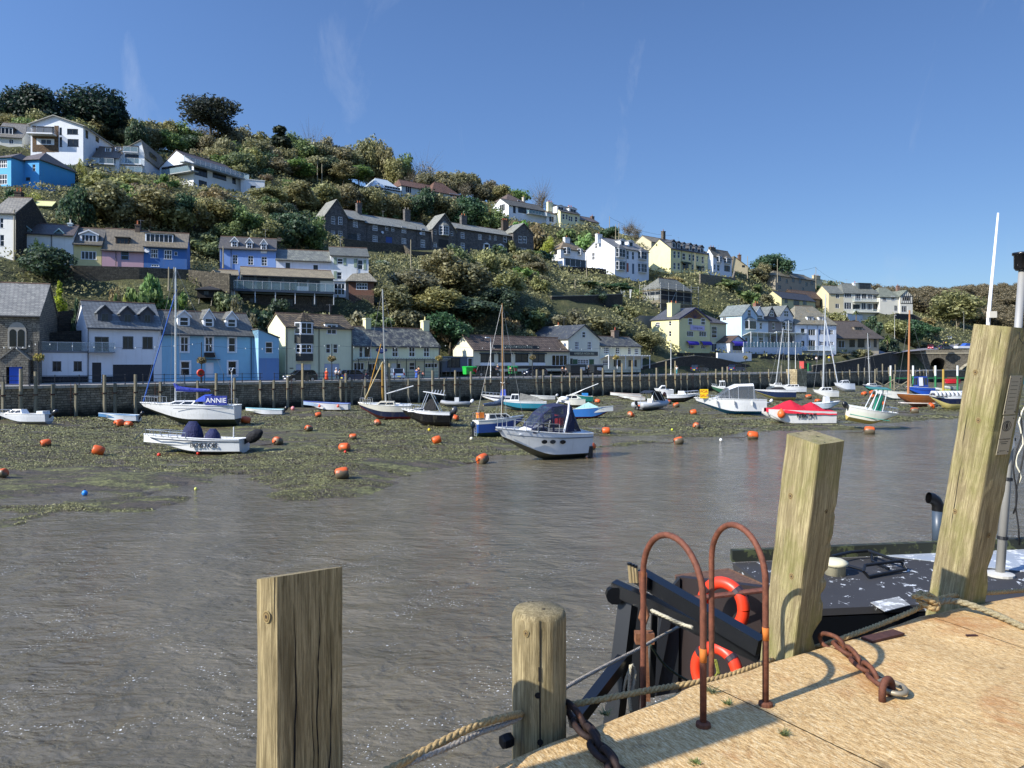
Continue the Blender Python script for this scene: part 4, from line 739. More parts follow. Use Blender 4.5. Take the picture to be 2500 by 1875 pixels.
bh=H('H','bay_fronted_house','white house with tall glazed bays, roof dormer and red chimney pot above the bungalow',588,770,578,912,stucco('#cfcbb9'),slate('#77796f','#63655c','#8f8f7f',.2),'hip',yr=490,D=DS(2059,44),a=14,dep=9,hl=2.5,base=4,
  wins='595 575 658 612 w31;595 658 660 718 w31;690 580 740 640 w31;750 580 792 625 w21;802 585 845 625 w31;855 590 905 630 w31;672 675 735 720 b31;750 660 790 725 w21;802 665 845 728 w31;855 668 905 735 b31',cat='house')
bh.dormer(722,485,835,552,None,'b31',wall=plain('#4a5458',.5),v=2.0); bh.chimney(678,480,715,520,.45,stucco('#dfe3e6'),1,'#b5402e'); bh.shelf(672,650,915,'balcony',plain('#d5d5cc',.5),1.1,.15,rail=1.); bh.shelf(672,745,960,'lower_balcony',plain('#d5d5cc',.5),1.4,.2,rail=1.)
br=H('H','left_range','',455,720,575,585,stucco('#c9bd9a'),slate('#77796f','#63655c','#8f8f7f',.2),'side',yr=510,line=bh,a=14,dep=8,base=4,into=bh,wins='518 580 550 620 w21;515 670 550 710 w21')
wl2=H('H','white_lower_house','white gabled outbuilding wall under the bay-fronted house',620,840,760,760,stucco('#d9dcdf'),plain('#8f9596',.6),'flat',D=DS(2068,40),dep=4,base=3)
ht=H('H','half_timbered_villa','white villa with black half-timbered gable and green slate roof on its own wall',915,750,612,1098,stucco('#d3d0c2'),slate('#7b7f6f','#676b5c','#9a9b80',.3),'hip',yr=525,D=DS(2148,36),a=12,dep=9,hl=3,base=3,wins='935 612 972 645 w31;1015 600 1048 640 w31;1045 685 1078 735 w21',cat='villa'); ht.chimney(1072,505,1095,550,.5,brickm('#7a5040','#8a8074'),1,'#8a4a34')
hg=H('H','timbered_gable','',1098,755,600,1210,stucco('#d3d0c2'),slate('#7b7f6f','#676b5c','#9a9b80',.3),'front',yr=548,D=ht.depth(2197)-.8,a=12,dep=9,base=3,into=ht,wins='1118 605 1190 645 w41;1112 690 1160 745 w31')
m=MB(); u0,u1=.0,hg.W
for i in range(7): x=.1+(hg.W-.35)*i/6; m.box((x,-.05,hg.ze-2.8),(x+.16,-.004,hg.ze+.2+1.6*(1-abs(i-3)/3)))
m.box((0,-.06,hg.ze-2.9),(hg.W,-.0045,hg.ze-2.65)); m.box((0,-.06,hg.ze-.1),(hg.W,-.0045,hg.ze+.15)); m.build('timber_frame',plain('#1c1b1c',.7),hg.root)
fl=H('H','far_low_house','long low grey house beyond the half-timbered villa',1245,775,735,1392,stucco('#b9b7aa'),slate('#8a8878','#757365','#9a9885',.2),'side',yr=712,D=DS(2238,60),a=10,dep=7,base=3,wins='1260 742 1280 765 b11;1310 742 1330 765 b21;1350 745 1375 768 b21')
hb=H('H','hilltop_block','pale flat-topped house with rooftop railings behind the long grey terrace',300,500,445,395,stucco('#c9bd9a'),plain('#8f8a7a',.7),'flat',D=DS(1981,75),a=35,dep=6,base=3,wins='320 460 345 490 g11'); hb.chimney(320,415,380,445,.5,stucco('#b5aa8a'),2)
# scaffolded house
sf=H('G','scaffolded_house','hipped slate house wrapped in scaffolding and dark sheeting',510,1235,945,872,stone('#8c8778','#77725f','#56524a',.6,.3,False),slate('#77786c','#65665b','#8a8a78',.2),'hip',yr=828,D=DS(1610,38),xs=318,hl=3.2,base=3,wins='560 1140 600 1180 b11',swins='385 1125 412 1220 w12;422 1118 452 1165 b11')
sf.panel(512,965,868,1078,'dark_sheeting',plain('#2a2e36',.8),.12)
v0,v1,z0,z1=sf.side((330,975,508,1075)); m=MB(); m.box((-.1,v0,z0),(-.01,v1,z1)); m.build('side_sheeting',plain('#8f9290',.8),sf.root)
def scaffold():
 t=thing('scaffolding','metal tube scaffolding with board platforms round the hipped house','scaffolding',sf.P0,R(sf.a)); m=MB(); W,d=sf.W,sf.dep; zt=sf.ze+1.6
 for i in range(6): x=-1.2+(W+2.4)*i/5; m.tube([(x,-1.3,-4),(x,-1.3,zt)],.06,5)
 for i in range(5): y=-1.3+(d+1.3)*i/4; m.tube([(-1.3,y,-4),(-1.3,y,zt)],.06,5)
 for z in (sf.ze*.42,sf.ze*.75,sf.ze-.5,sf.ze+.5,sf.ze+1.1): m.tube([(-1.5,-1.34,z),(W+1.6,-1.34,z)],.06,5); m.tube([(-1.36,-1.5,z),(-1.36,d,z)],.06,5)
 m.tube([(-1.3,-1.4,-3),(W*.4,-1.4,sf.ze)],.06,5); m.tube([(-1.4,0,-3),(-1.4,d*.6,sf.ze)],.06,5); m.build('tubes',plain('#a9aaa6',.4,.6),t)
 b=MB()
 for z in (sf.ze*.42+.1,sf.ze-.42): b.box((-1.7,-1.7,z),(W+1.6,-.5,z+.08)); b.box((-1.7,-.49,z),(-.5,d,z+.08))
 b.build('boards',plain('#a89b7c',.8),t)
scaffold()
# loose scaffold poles leaning on the wall
t=thing('scaffold_poles','bundle of silver and red scaffold poles leaning upright on the terrace','poles',P(1520,760,DS(1520,40)))
for i,(x0,y0,x1,y1,c) in enumerate([(1570,1300,1635,1530,'s'),(1545,1280,1610,1520,'s'),(1585,1290,1645,1540,'s'),(1665,1275,1640,1520,'s'),(1650,1275,1655,1540,'s'),(1460,1425,1500,1550,'s'),(1505,1370,1530,1545,'r'),(1525,1372,1548,1545,'r')]):
 D=DS(1520,40)+i*.15; q=[P(1180+x/4.608,430+y/4.608,D)-t.location for x,y in ((x0,y0),(x1,y1))]; m=MB(); m.tube(q,.13,6); m.build('pole',plain('#b9bcbc' if c=='s' else '#a8452c',.4,.3),t)
# ---------------- land: one ground sheet to the horizon, quay wall, road, mud, water
ZQ=CZ-2.43
def gp(px,py,s,dz=0): 
 v=P(px,py,DS(px,s)); CTRL.append((v.x,v.y,v.z+dz))
def line_xy(t,s): v=Q0+QD*t+QN*s; return v.x,v.y
for t in range(-60,330,12):
 for s in (-3,2,7): x,y=line_xy(t,s); CTRL.append((x,y,ZQ-.35))
# slope points read beside the buildings
for px,py,s in ((-150,650,34),(-150,440,75),(-150,330,110),(0,345,112),(0,600,34),(120,760,22),(260,760,22),(330,790,20),(160,490,60),(300,560,44),(420,560,48),(560,570,48),(640,560,52),(760,560,60),(250,355,112),(330,370,112),(450,400,112),(500,400,95),(600,440,86),
 (700,430,98),(800,430,108),(900,470,104),(1000,500,100),(1100,480,118),(1200,520,105),(620,500,68),(700,520,64),(880,660,42),(960,690,36),(1050,700,34),(1100,640,48),(1200,640,52),(1300,680,44),(1400,700,40),(1480,690,44),(1000,800,18),(1100,800,17),(1250,790,18),(1400,780,19),(1500,780,20),(1560,790,22),(900,760,20),(1340,640,58),(1430,540,92),(1560,600,80),(1700,610,78),
 (1600,720,34),(1750,730,38),(1850,760,30),(1400,740,28),(1300,740,26),(1200,740,26),(500,740,22),(680,770,20),(420,790,20),(1780,690,50),(1850,660,70),(2050,690,80),(2150,740,60),(2250,790,34),(2290,830,22),(2200,850,12),(2250,850,12),(2300,850,14),(2400,850,18),(2100,870,8),(2150,862,9)): gp(px,py,s)
for px,py,s in ((190,702,29),(260,704,28),(340,706,27),(440,710,26),(240,735,23),(340,737,22),(860,622,56.5),(920,628,57),(985,640,56),(1060,660,54),(1360,765,27),(1440,765,27),(1510,765,28),(1370,690,56),(1440,695,54),(1720,705,44),(1790,715,42)): gp(px,py,s)
# the crest of the hill and what lies behind it
for px,py,s in ((-200,400,150),(0,385,150),(200,375,150),(400,395,150),(600,425,150),(800,465,150),(1000,490,150),(1200,525,150),(1400,575,140),(1600,625,130),(1800,665,120),(2000,705,120)): gp(px,py,s)
for px,z,s in ((-200,60,260),(200,60,260),(600,62,260),(1000,58,280),(1400,52,280),(1800,46,260)):
 D=DS(px,s); CTRL.append(((px-CX)/F*D,D,z))
for x,y,z in ((120,420,28),(200,430,30),(300,420,32),(420,420,40),(250,520,52),(400,560,60),(150,560,50),(330,330,10),(420,300,8),(-300,400,60),(-100,450,62),(-200,200,60),(0,560,58),(-120,100,45),(-150,60,30)): CTRL.append((x,y,z))
CT=np.array(CTRL); 
def _rbf():
 X=CT[:,:2]; d=np.linalg.norm(X[:,None]-X[None],axis=2); A=-d+np.eye(len(X))*1.6; n=len(X)
 B=np.zeros((n+1,n+1)); B[:n,:n]=A; B[:n,n]=1; B[n,:n]=1; r=np.zeros(n+1); r[:n]=CT[:,2]; return np.linalg.solve(B,r)
RW=_rbf()
def ground(x,y):
 x=np.atleast_1d(np.asarray(x,float)); y=np.atleast_1d(np.asarray(y,float)); out=np.zeros(x.shape); xf=x.ravel(); yf=y.ravel(); o=np.zeros(xf.shape)
 for i in range(0,len(xf),20000):
  d=np.sqrt((xf[i:i+20000,None]-CT[None,:,0])**2+(yf[i:i+20000,None]-CT[None,:,1])**2); o[i:i+20000]=-d@RW[:-1]+RW[-1]
 return o.reshape(x.shape)
def gz(x,y): return float(ground(x,y)[0])
def gpix(px,s): D=DS(px,s); x=(px-CX)/F*D; return Vector((x,D,gz(x,D)))
@memo
def hillmat():
 T=NT('hillside_ground'); v=T.coord(); f=T.noise(v,.22,6,.6); c=T.ramp(f,(.3,'#2b2c18'),(.5,'#3f4423'),(.7,'#5b5833')); c=T.vary(c,v,.6,1.3,1.8); return T.fin(c,.95,0,T.bump(T.noise(v,1.5,6,.7),1.,.5))
def hill():
 ts=np.concatenate([np.linspace(-900,-90,16),np.arange(-84,300,3.),np.linspace(304,420,22),np.linspace(450,2600,22)]); ss=np.concatenate([np.arange(9.,170,3.),np.linspace(174,400,30),np.linspace(430,3000,20)])
 T,S=np.meshgrid(ts,ss,indexing='ij'); X=Q0.x+QD.x*T+QN.x*S; Y=Q0.y+QD.y*T+QN.y*S; Z=ground(X,Y)
 far=np.clip((np.hypot(X,Y)-650)/500,0,1); Z=Z*(1-far)+25*far; Z=Z+(fbm(X,Y,.12,4,3)-.5)*2.2*np.clip((S-14)/12,0,1); Z[:,0]=ZQ-.3
 n,k=T.shape; V=np.stack([X,Y,Z],-1).reshape(-1,3); i=np.arange((n-1)*k).reshape(n-1,k)[:,:-1].ravel(); Fc=np.stack([i,i+k,i+k+1,i+1],1)
 o=nmesh('hillside',V,Fc,hillmat(),None,True); tag(o,'wooded green hillside behind the harbour','hill',kind='structure')
hill()
# base ground to the horizon (under everything)
@memo
def asphalt(): T=NT('asphalt'); v=T.coord(); c=T.vary('#77767a',v,.75,1.2,.6); c=T.vary(c,v,.85,1.1,40); return T.fin(c,.9)
m=MB(); m.poly((-3000,-3000,-4),(4000,-3000,-4),(4000,4000,-4),(-3000,4000,-4)); tag(m.build('ground',plain('#4a4a38',.95)),'low ground under the harbour','ground',kind='structure')
# quay: wall, coping, road and pavement as slabs along the line
TQ0,TQ1=-130,262
def strip(name,s0,s1,z0,z1,mat,label,cat,t0=TQ0,t1=TQ1,kind='structure'):
 m=MB(); a=Q0+QD*t0; b=Q0+QD*t1; m.prism([a+QN*s0+Vector((0,0,z0)),a+QN*s1+Vector((0,0,z0)),a+QN*s1+Vector((0,0,z1)),a+QN*s0+Vector((0,0,z1))],b-a); o=m.build(name,mat); o.location=(0,0,0); return tag(o,label,cat,kind=kind)
WALLM=stone('#9a917c','#746c5a','#38342b',.62,.26,True)
strip('quay_wall',.25,1.2,-3,ZQ-.24,WALLM,'far harbour wall of coursed grey stone blocks','quay wall',kind='thing')
strip('road',1.0,9.6,ZQ-.9,ZQ-.02,asphalt(),'quayside road along the far bank','road')
strip('quay_edge',.1,1.7,ZQ-.24,ZQ+.06,stone('#b0aa9c','#98927f','#6b675c',1.4,.5,False),'pale stone kerb along the far quay edge','kerb')
strip('pavement',7.6,9.7,ZQ-.5,ZQ+.09,plain('#8f8c86',.9),'pavement in front of the quayside houses','pavement')
# mud flat and shore
SHX=np.array([-400,0,250,560,700,900,1100,1250,1500,1700,1850,2000,2200,2350,2600]); SHY=np.array([1295,1275,1215,1160,1190,1175,1135,1105,1088,1075,1060,1062,1052,1030,1020])
def mudz(X,Y):
 px=CX+F*X/Y; ys=np.interp(px,SHX,SHY)+ (fbm(X,Y,.05,4,11,.6)-.5)*70; Ds=CZ*F/(ys-HY); d=Y-Ds
 z=np.where(d>0,.05+np.interp(px,[1200,1900],[.5,.14])*(1-np.exp(-d/30)),d*.05)
 lump=(fbm(X,Y,.16,5,5)-.5)*.62+(fbm(X,Y,.9,4,9,.6)-.5)*.20
 band=(fbm(X*.35+Y*.1,Y*1.1,.22,4,21)-.5)*.5
 return z+(lump+band)*np.clip((d+16)/18,.2,1)
def mudpt(px,py):      # ground point seen at a pixel, by marching
 D=25*1.004**np.arange(700); X=(px-CX)/F*D; Z=CZ+(HY-py)/F*D; M=np.maximum(mudz(X,D),0.); h=np.nonzero(Z<=M)[0]
 if len(h): i=h[0]; return Vector((X[i],D[i],M[i]))
 return P(px,py,150)
@memo
def mudmat():
 T=NT('wet_mud'); c=T.node('ShaderNodeTexCoord'); v=c.outputs['Object']; sp=T.node('ShaderNodeSeparateXYZ',{0:v}); v2=T.coord(scale=(.55,1.6,1),rot=(0,0,.5))
 a=T.noise(v2,.55,7,.66); b=T.noise(v,6,5,.7); weed=T.ramp(T.math('ADD',a,T.math('MULTIPLY',b,.35)),(.62,0.),(.72,1.)); mud=T.ramp(T.noise(v2,1.3,6,.7),(.3,'#2c261c'),(.7,'#6a5e48')); wd=T.ramp(T.noise(v,3.3,6,.75),(.3,'#2e2a1a'),(.5,'#585934'),(.72,'#8f8e58'))
 red=T.ramp(T.noise(v2,.4,5,.6),(.66,0.),(.74,.8)); wd=T.mix(red,wd,'#4a2c1c'); c=T.mix(weed,mud,wd); sh=T.ramp(T.node('ShaderNodeTexVoronoi',{'Vector':v,'Scale':5.}).outputs['Distance'],(.04,1.),(.075,0.)); c=T.mix(T.math('MULTIPLY',sh,.65),c,'#b5ab90')
 r=T.ramp(weed,(0.,.42),(1.,.8)); h=T.math('ADD',T.math('MULTIPLY',b,.6),T.math('MULTIPLY',weed,.5)); return T.fin(c,r,0,T.bump(h,1.,.2))
def mud():
 k=np.linspace(-.86,.80,520); Y=[26.]; 
 while Y[-1]<300: Y.append(Y[-1]*1.0062+.02)
 Y=np.array(Y); K,YY=np.meshgrid(k,Y,indexing='ij'); X=K*YY; Z=mudz(X,YY)
 s=(X-Q0.x)*QN.x+(YY-Q0.y)*QN.y
 n,q=K.shape; i=np.arange((n-1)*q).reshape(n-1,q)[:,:-1].ravel(); keep=(s.ravel()[i]<1.0); i=i[keep]; Fc=np.stack([i,i+q,i+q+1,i+1],1)
 V=np.stack([X,YY,Z],-1).reshape(-1,3); tag(nmesh('mudflat',V,Fc,mudmat(),None,True),'weed-covered mud bank at low tide','mud',kind='structure')
mud()
@memo
def watermat():
 T=NT('harbour_water'); v=T.coord(scale=(.75,1.25,1),rot=(0,0,R(25))); v3=T.coord(); 
 w1=T.noise(v,.8,3,.55,.7); w2=T.noise(v,3.2,5,.62,.9); w3=T.noise(v,11,4,.65,.4); w4=T.noise(v,1.6,2,.5,1.6)
 h=T.math('ADD',T.math('MULTIPLY',w1,1.5),T.math('MULTIPLY',w2,.42)); h=T.math('ADD',h,T.math('MULTIPLY',w3,.10)); h=T.math('ADD',h,T.math('MULTIPLY',w4,.5))
 c=T.ramp(T.noise(v3,.16,6,.65,1.2),(.3,'#544e3d'),(.7,'#6b6350'))
 fo=T.ramp(T.noise(v3,17,3,.6),(.632,0.),(.65,1.)); m_=T.ramp(T.noise(v3,.5,5,.65,1.5),(.50,0.),(.60,1.)); c=T.mix(T.math('MULTIPLY',fo,m_),c,'#e4e6e2')
 T.fin(c,.11,0,T.bump(h,.75,.19),IOR=1.4,Specular_IOR_Level=.75); return T.m
def water():
 x=np.linspace(-1,1,2); m=MB(); 
 for i in range(1): m.poly((-260,-40,0),(700,-40,0),(700,420,0),(-260,420,0))
 tag(m.build('water',watermat()),'brown tidal harbour water','water',kind='structure')
water()
@memo
def weedmat():
 T=NT('seaweed'); g=T.node('ShaderNodeNewGeometry'); v=T.coord(); f=T.math('ADD',T.math('MULTIPLY',g.outputs['Random Per Island'],.6),T.math('MULTIPLY',T.noise(v,.35,4),.45)); return T.fin(T.ramp(f,(.2,'#241f17'),(.42,'#454429'),(.65,'#6d6e40'),(.88,'#aaa676')),.55)
def weed():
 n=190000; rs=np.random.default_rng(4); k=rs.uniform(-.72,.72,n*3); Y=26*(170/26)**(rs.random(n*3)**1.15); X=k*Y; Z=mudz(X,Y); dens=fbm(X*.7+Y*.2,Y*1.2,.10,4,31)*.6+fbm(X*.6,Y*1.5,.55,4,33)*.4; s=(X-Q0.x)*QN.x+(Y-Q0.y)*QN.y; ok=(Z>.02)&(dens>.495)&(s<-.3); X,Y,Z=X[ok][:n],Y[ok][:n],Z[ok][:n]; n=len(X)
 L=rs.uniform(.03,.10,n)*np.clip(Y/42,.8,2.4); a=rs.uniform(0,PI,n); w=L*rs.uniform(.25,.6,n); dx,dy=np.cos(a),np.sin(a)*.6; hh=rs.uniform(.01,.06,n)*np.clip(Y/45,.8,1.8)
 p0=np.stack([X-dx*L,Y-dy*L,Z-.02],1); p1=np.stack([X+dy*w,Y-dx*w,Z+hh],1); p2=np.stack([X+dx*L,Y+dy*L,Z-.01],1); p3=np.stack([X-dy*w,Y+dx*w,Z+hh*.7],1)
 V=np.stack([p0,p1,p2,p3],1).reshape(-1,3); Fc=np.arange(n*4).reshape(n,4); tag(nmesh('seaweed',V,Fc,weedmat()),'green and brown seaweed strewn over the mud bank','seaweed',kind='stuff')
weed()
# ---------------- trees, shrubs, hedges (leaf-sized faces through each crown)
BARK=None
@memo
def bark(): T=NT('bark'); v=T.coord(scale=(1,1,.2)); return T.fin(T.ramp(T.noise(v,8,5),(.3,'#3a3226'),(.7,'#7d725c')),.9)
def crown_mesh(name,n,rx,rz,zc,ls,mat,blobs=16,seed=0,shape='round',gap=.0,flat=.0):
 rs=np.random.default_rng(seed); c=[]; 
 while len(c)<blobs:
  p=rs.uniform(-1,1,3)
  if np.linalg.norm(p)>1: continue
  if shape=='cone': h=((p[2]+1)/2)**1.4; p=np.array([p[0]*(1-h)*1.1,p[1]*(1-h)*1.1,h*2.6-1.3])
  elif shape=='flat': p[2]=p[2]*.5+.3*(1-p[0]**2-p[1]**2)
  elif np.linalg.norm(p)<.35: continue
  c.append(p*.72)
 c=np.array(c); br=rs.uniform(.26,.46,blobs)*(1 if shape!='cone' else (1.05-(c[:,2]/.72+1.3)/2.6)*.8+.06); j=rs.integers(0,blobs,n); d=rs.normal(size=(n,3)); d/=np.linalg.norm(d,axis=1)[:,None]; rr=br[j]*(rs.random(n)**.35)*(1+rs.normal(0,.08,n)); p=c[j]+d*rr[:,None]
 p=p*np.array([rx,rx,rz]); p[:,2]+=zc
 nrm=d+rs.normal(0,.55,(n,3)); nrm/=np.linalg.norm(nrm,axis=1)[:,None]; a=np.cross(nrm,rs.normal(size=(n,3))); a/=np.linalg.norm(a,axis=1)[:,None]; b=np.cross(nrm,a); L=(ls*rs.uniform(.6,1.5,n))[:,None]
 V=np.stack([p-a*L,p-b*L*.55,p+a*L,p+b*L*.55],1).reshape(-1,3); Fc=np.arange(4*n).reshape(n,4); return V,Fc,c*np.array([rx,rx,rz])+np.array([0,0,zc])
TREEK={}
def proto(kind,n,rx,rz,zc,ls,cols,blobs=16,shape='round',trunk=True,vars_=3,tr=.05,limbs=7,cat='tree',bare=False):
 out=[]
 for q in range(vars_):
  V,Fc,c=crown_mesh(kind,n,rx,rz,zc,ls,None,blobs,seed=hash_(kind)+q,shape=shape); me=None
  o=nmesh('crown',V,Fc,leaf(*cols)); COL.objects.unlink(o); t=None
  if trunk:
   m=MB(); rs=random.Random(q); zb=zc-rz; top=(rs.uniform(-.3,.3),rs.uniform(-.3,.3),zc+rz*.3); m.tube([(0,0,-1),(.1,.05,zb*.6),top],[tr,tr*.75,tr*.25],7)
   for i in range(limbs if not bare else 26):
    e=c[i%len(c)]*(1 if i<len(c) else rs.uniform(.8,1.1)); z0=zb*.5+(zc-zb*.5)*rs.uniform(.2,.9); m.tube([(.05,.03,z0),(e[0]*.5,e[1]*.5,(z0+e[2])/2-.1),tuple(e)],[tr*.45,tr*.3,tr*.08],5)
    if bare:
     for k in range(5): f=Vector(e)*.6+Vector((0,0,z0*.4)); g=f+Vector((rs.uniform(-1,1),rs.uniform(-1,1),rs.uniform(.4,1.6))); m.tube([tuple(f),tuple(g)],[tr*.15,tr*.04],4)
   t=m.build('trunk',bark()); COL.objects.unlink(t)
  out.append((o.data,t.data if t else None,zc+rz,rx))
 TREEK[kind]=(out,cat)
def hash_(s): return sum(ord(c)*(i+3) for i,c in enumerate(s))
OL=('#45472a','#6c6b42','#a4a070'); OL2=('#474128','#706a44','#a59c6e'); GR=('#30401f','#566a36','#8d9c58'); DKG=('#1c2a1c','#344a30','#5c7650'); PIN=('#0e1813','#1e3024','#3a5240'); YG=('#525a1c','#8f9630','#c4c24e'); BG=('#38522a','#628440','#9ab866'); AUT=('#4a4029','#786846','#a59468')
proto('broad',4600,1.0,.95,1.25,.068,OL,26); proto('brown',4400,1.0,.9,1.25,.066,OL2,26); proto('green',4600,1.0,.95,1.25,.068,GR,26); proto('dark',5000,1.,.85,1.0,.062,DKG,26,vars_=2)
proto('pine',13000,1.,.85,.9,.05,PIN,46,'round',vars_=2,limbs=12); proto('gum',4200,1.,.75,1.25,.052,('#141c14','#2c3628','#5a6450'),24,vars_=1,limbs=20); proto('conifer',4200,.6,1.0,1.1,.05,('#141f14','#2c3c26','#566344'),30,'cone',vars_=1,limbs=2)
proto('bush',1500,1.,.8,.55,.095,OL,12,trunk=False,cat='shrub'); proto('greenbush',1500,1.,.8,.55,.095,GR,12,trunk=False,cat='shrub'); proto('darkbush',1700,1.,.8,.55,.09,DKG,12,trunk=False,cat='shrub'); proto('yellowbush',1700,1.,.8,.6,.065,YG,12,trunk=False,vars_=1,cat='shrub'); proto('brownbush',1500,1.,.8,.55,.095,AUT,12,trunk=False,cat='shrub')
proto('yconifer',2400,.6,1.,.95,.05,YG,26,'cone',trunk=False,vars_=1,cat='conifer'); proto('bright',1600,1.,.8,.6,.09,BG,10,trunk=False,vars_=1,cat='shrub')
proto('pinkbush',1300,1.,.7,.5,.07,('#7a2038','#c04a66','#e08a9a'),10,trunk=False,vars_=1,cat='shrub'); proto('hydrangea',1300,1.,.6,.45,.06,('#26401c','#56703a','#efeedd'),12,trunk=False,vars_=1,cat='shrub')
proto('bare',500,1.,.9,1.2,.03,AUT,26,vars_=2,bare=True,tr=.045); proto('thin',1300,1.,.9,1.2,.045,('#3a3a2e','#6e6650','#9a917a'),20,vars_=2,bare=True,tr=.035)
TN={}
def plant(kind,px,top,w,s,label,group=None,D=None,name=None,base=None):
 prs,cat=TREEK[kind]; q=TN.get(kind,0); TN[kind]=q+1; cr,tk,H0,R0=prs[q%len(prs)]
 if D is None: D=DS(px,s)
 x=(px-CX)/F*D; z0=gz(x,D)-.15 if base is None else CZ+(HY-base)/F*D; zt=CZ+(HY-top)/F*D; h=max(zt-z0,.8); r=w/2/F*D/R0
 nm=name or {'tree':'tree','shrub':'shrub','conifer':'conifer'}[cat]
 if kind in('pine',): nm='pine_tree'
 t=thing(nm,label,cat,(x,D,z0),random.uniform(0,6.28),group); hz=h/H0
 for me,nn in ((cr,'crown' if cat=='tree' else 'foliage'),(tk,'trunk')):
  if me is None: continue
  o=bpy.data.objects.new(nn,me); COL.objects.link(o); o.parent=t; o.scale=(r,r,hz)
 return t
ORD=['first','second','third','fourth','fifth','sixth','seventh','eighth','ninth','tenth','eleventh','twelfth','thirteenth','fourteenth','fifteenth','sixteenth','seventeenth','eighteenth','nineteenth','twentieth','twenty-first','twenty-second','twenty-third','twenty-fourth','twenty-fifth','twenty-sixth','twenty-seventh','twenty-eighth','twenty-ninth','thirtieth','thirty-first','thirty-second']
# named individual trees
plant('pine',66,206,165,118,'dark spreading pine at the far left of the skyline',base=335); plant('pine',232,211,190,120,'wide dark pine on the skyline behind the gabled white villa',base=345)
plant('gum',520,229,170,126,'tall open eucalyptus-like tree with pale limbs on the left skyline',base=345); plant('conifer',682,278,135,116,'pointed dark conifer rising alone above the ridge wood',base=440,name='conifer')
SK=[(0,290),(60,282),(130,275),(200,290),(250,302),(300,285),(350,281),(400,280),(440,300),(500,300),(560,306),(620,308),(680,332),(740,320),(800,322),(845,350),(880,342),(920,330),(960,350),(1000,388),(1060,402),(1100,415),(1150,420),(1200,425),(1245,442)]
sx,sy=[a for a,b in SK],[b for a,b in SK]
def woodrow(x0,x1,step,s,dy,w,kinds,desc,bs=None):
 i=0; x=x0
 while x<x1:
  k=kinds[(i*7+3)%len(kinds)]; tp=np.interp(x,sx,sy)+dy+random.uniform(-4,10)
  wd={'broad':'olive','brown':'brownish','green':'green','dark':'dark evergreen','thin':'thinly leaved'}[k]
  plant(k,x+random.uniform(-5,5),tp,w*random.uniform(.95,1.4),s+random.uniform(-4,4),f'{wd} tree, {ORD[i]} {desc}','trees of the ridge wood',base=bs); x+=step*random.uniform(.85,1.15); i+=1
woodrow(250,1250,44,134,0,74,['broad','brown','green','thin','brown','broad'],'along the top of the ridge wood')
woodrow(270,560,44,120,24,70,['green','broad','brown','dark'],'in the wood behind the upper villas')
woodrow(545,880,36,113,22,78,['brown','broad','green','broad'],'in the second row of the ridge wood',436)
woodrow(540,890,36,102,52,80,['dark','broad','green','brown'],'at the front of the ridge wood above the grass bank',446)
woodrow(960,1240,42,124,22,56,['brown','thin','broad'],'behind the hilltop bungalow')
woodrow(-10,240,34,112,-8,84,['broad','brown','green'],'below the two dark pines')
plant('bare',1322,460,60,122,'bare grey winter-looking tree on the skyline above the white bungalow'); plant('thin',1535,540,42,95,'thin grey tree on the skyline beside the telegraph poles'); plant('thin',1552,552,40,88,'reddish thin tree on the skyline left of the yellow terrace'); plant('dark',1490,552,60,84,'dark round tree on the slope below the telegraph poles')
plant('dark',1885,620,112,70,'broad round-headed dark tree above the long grey terrace'); 
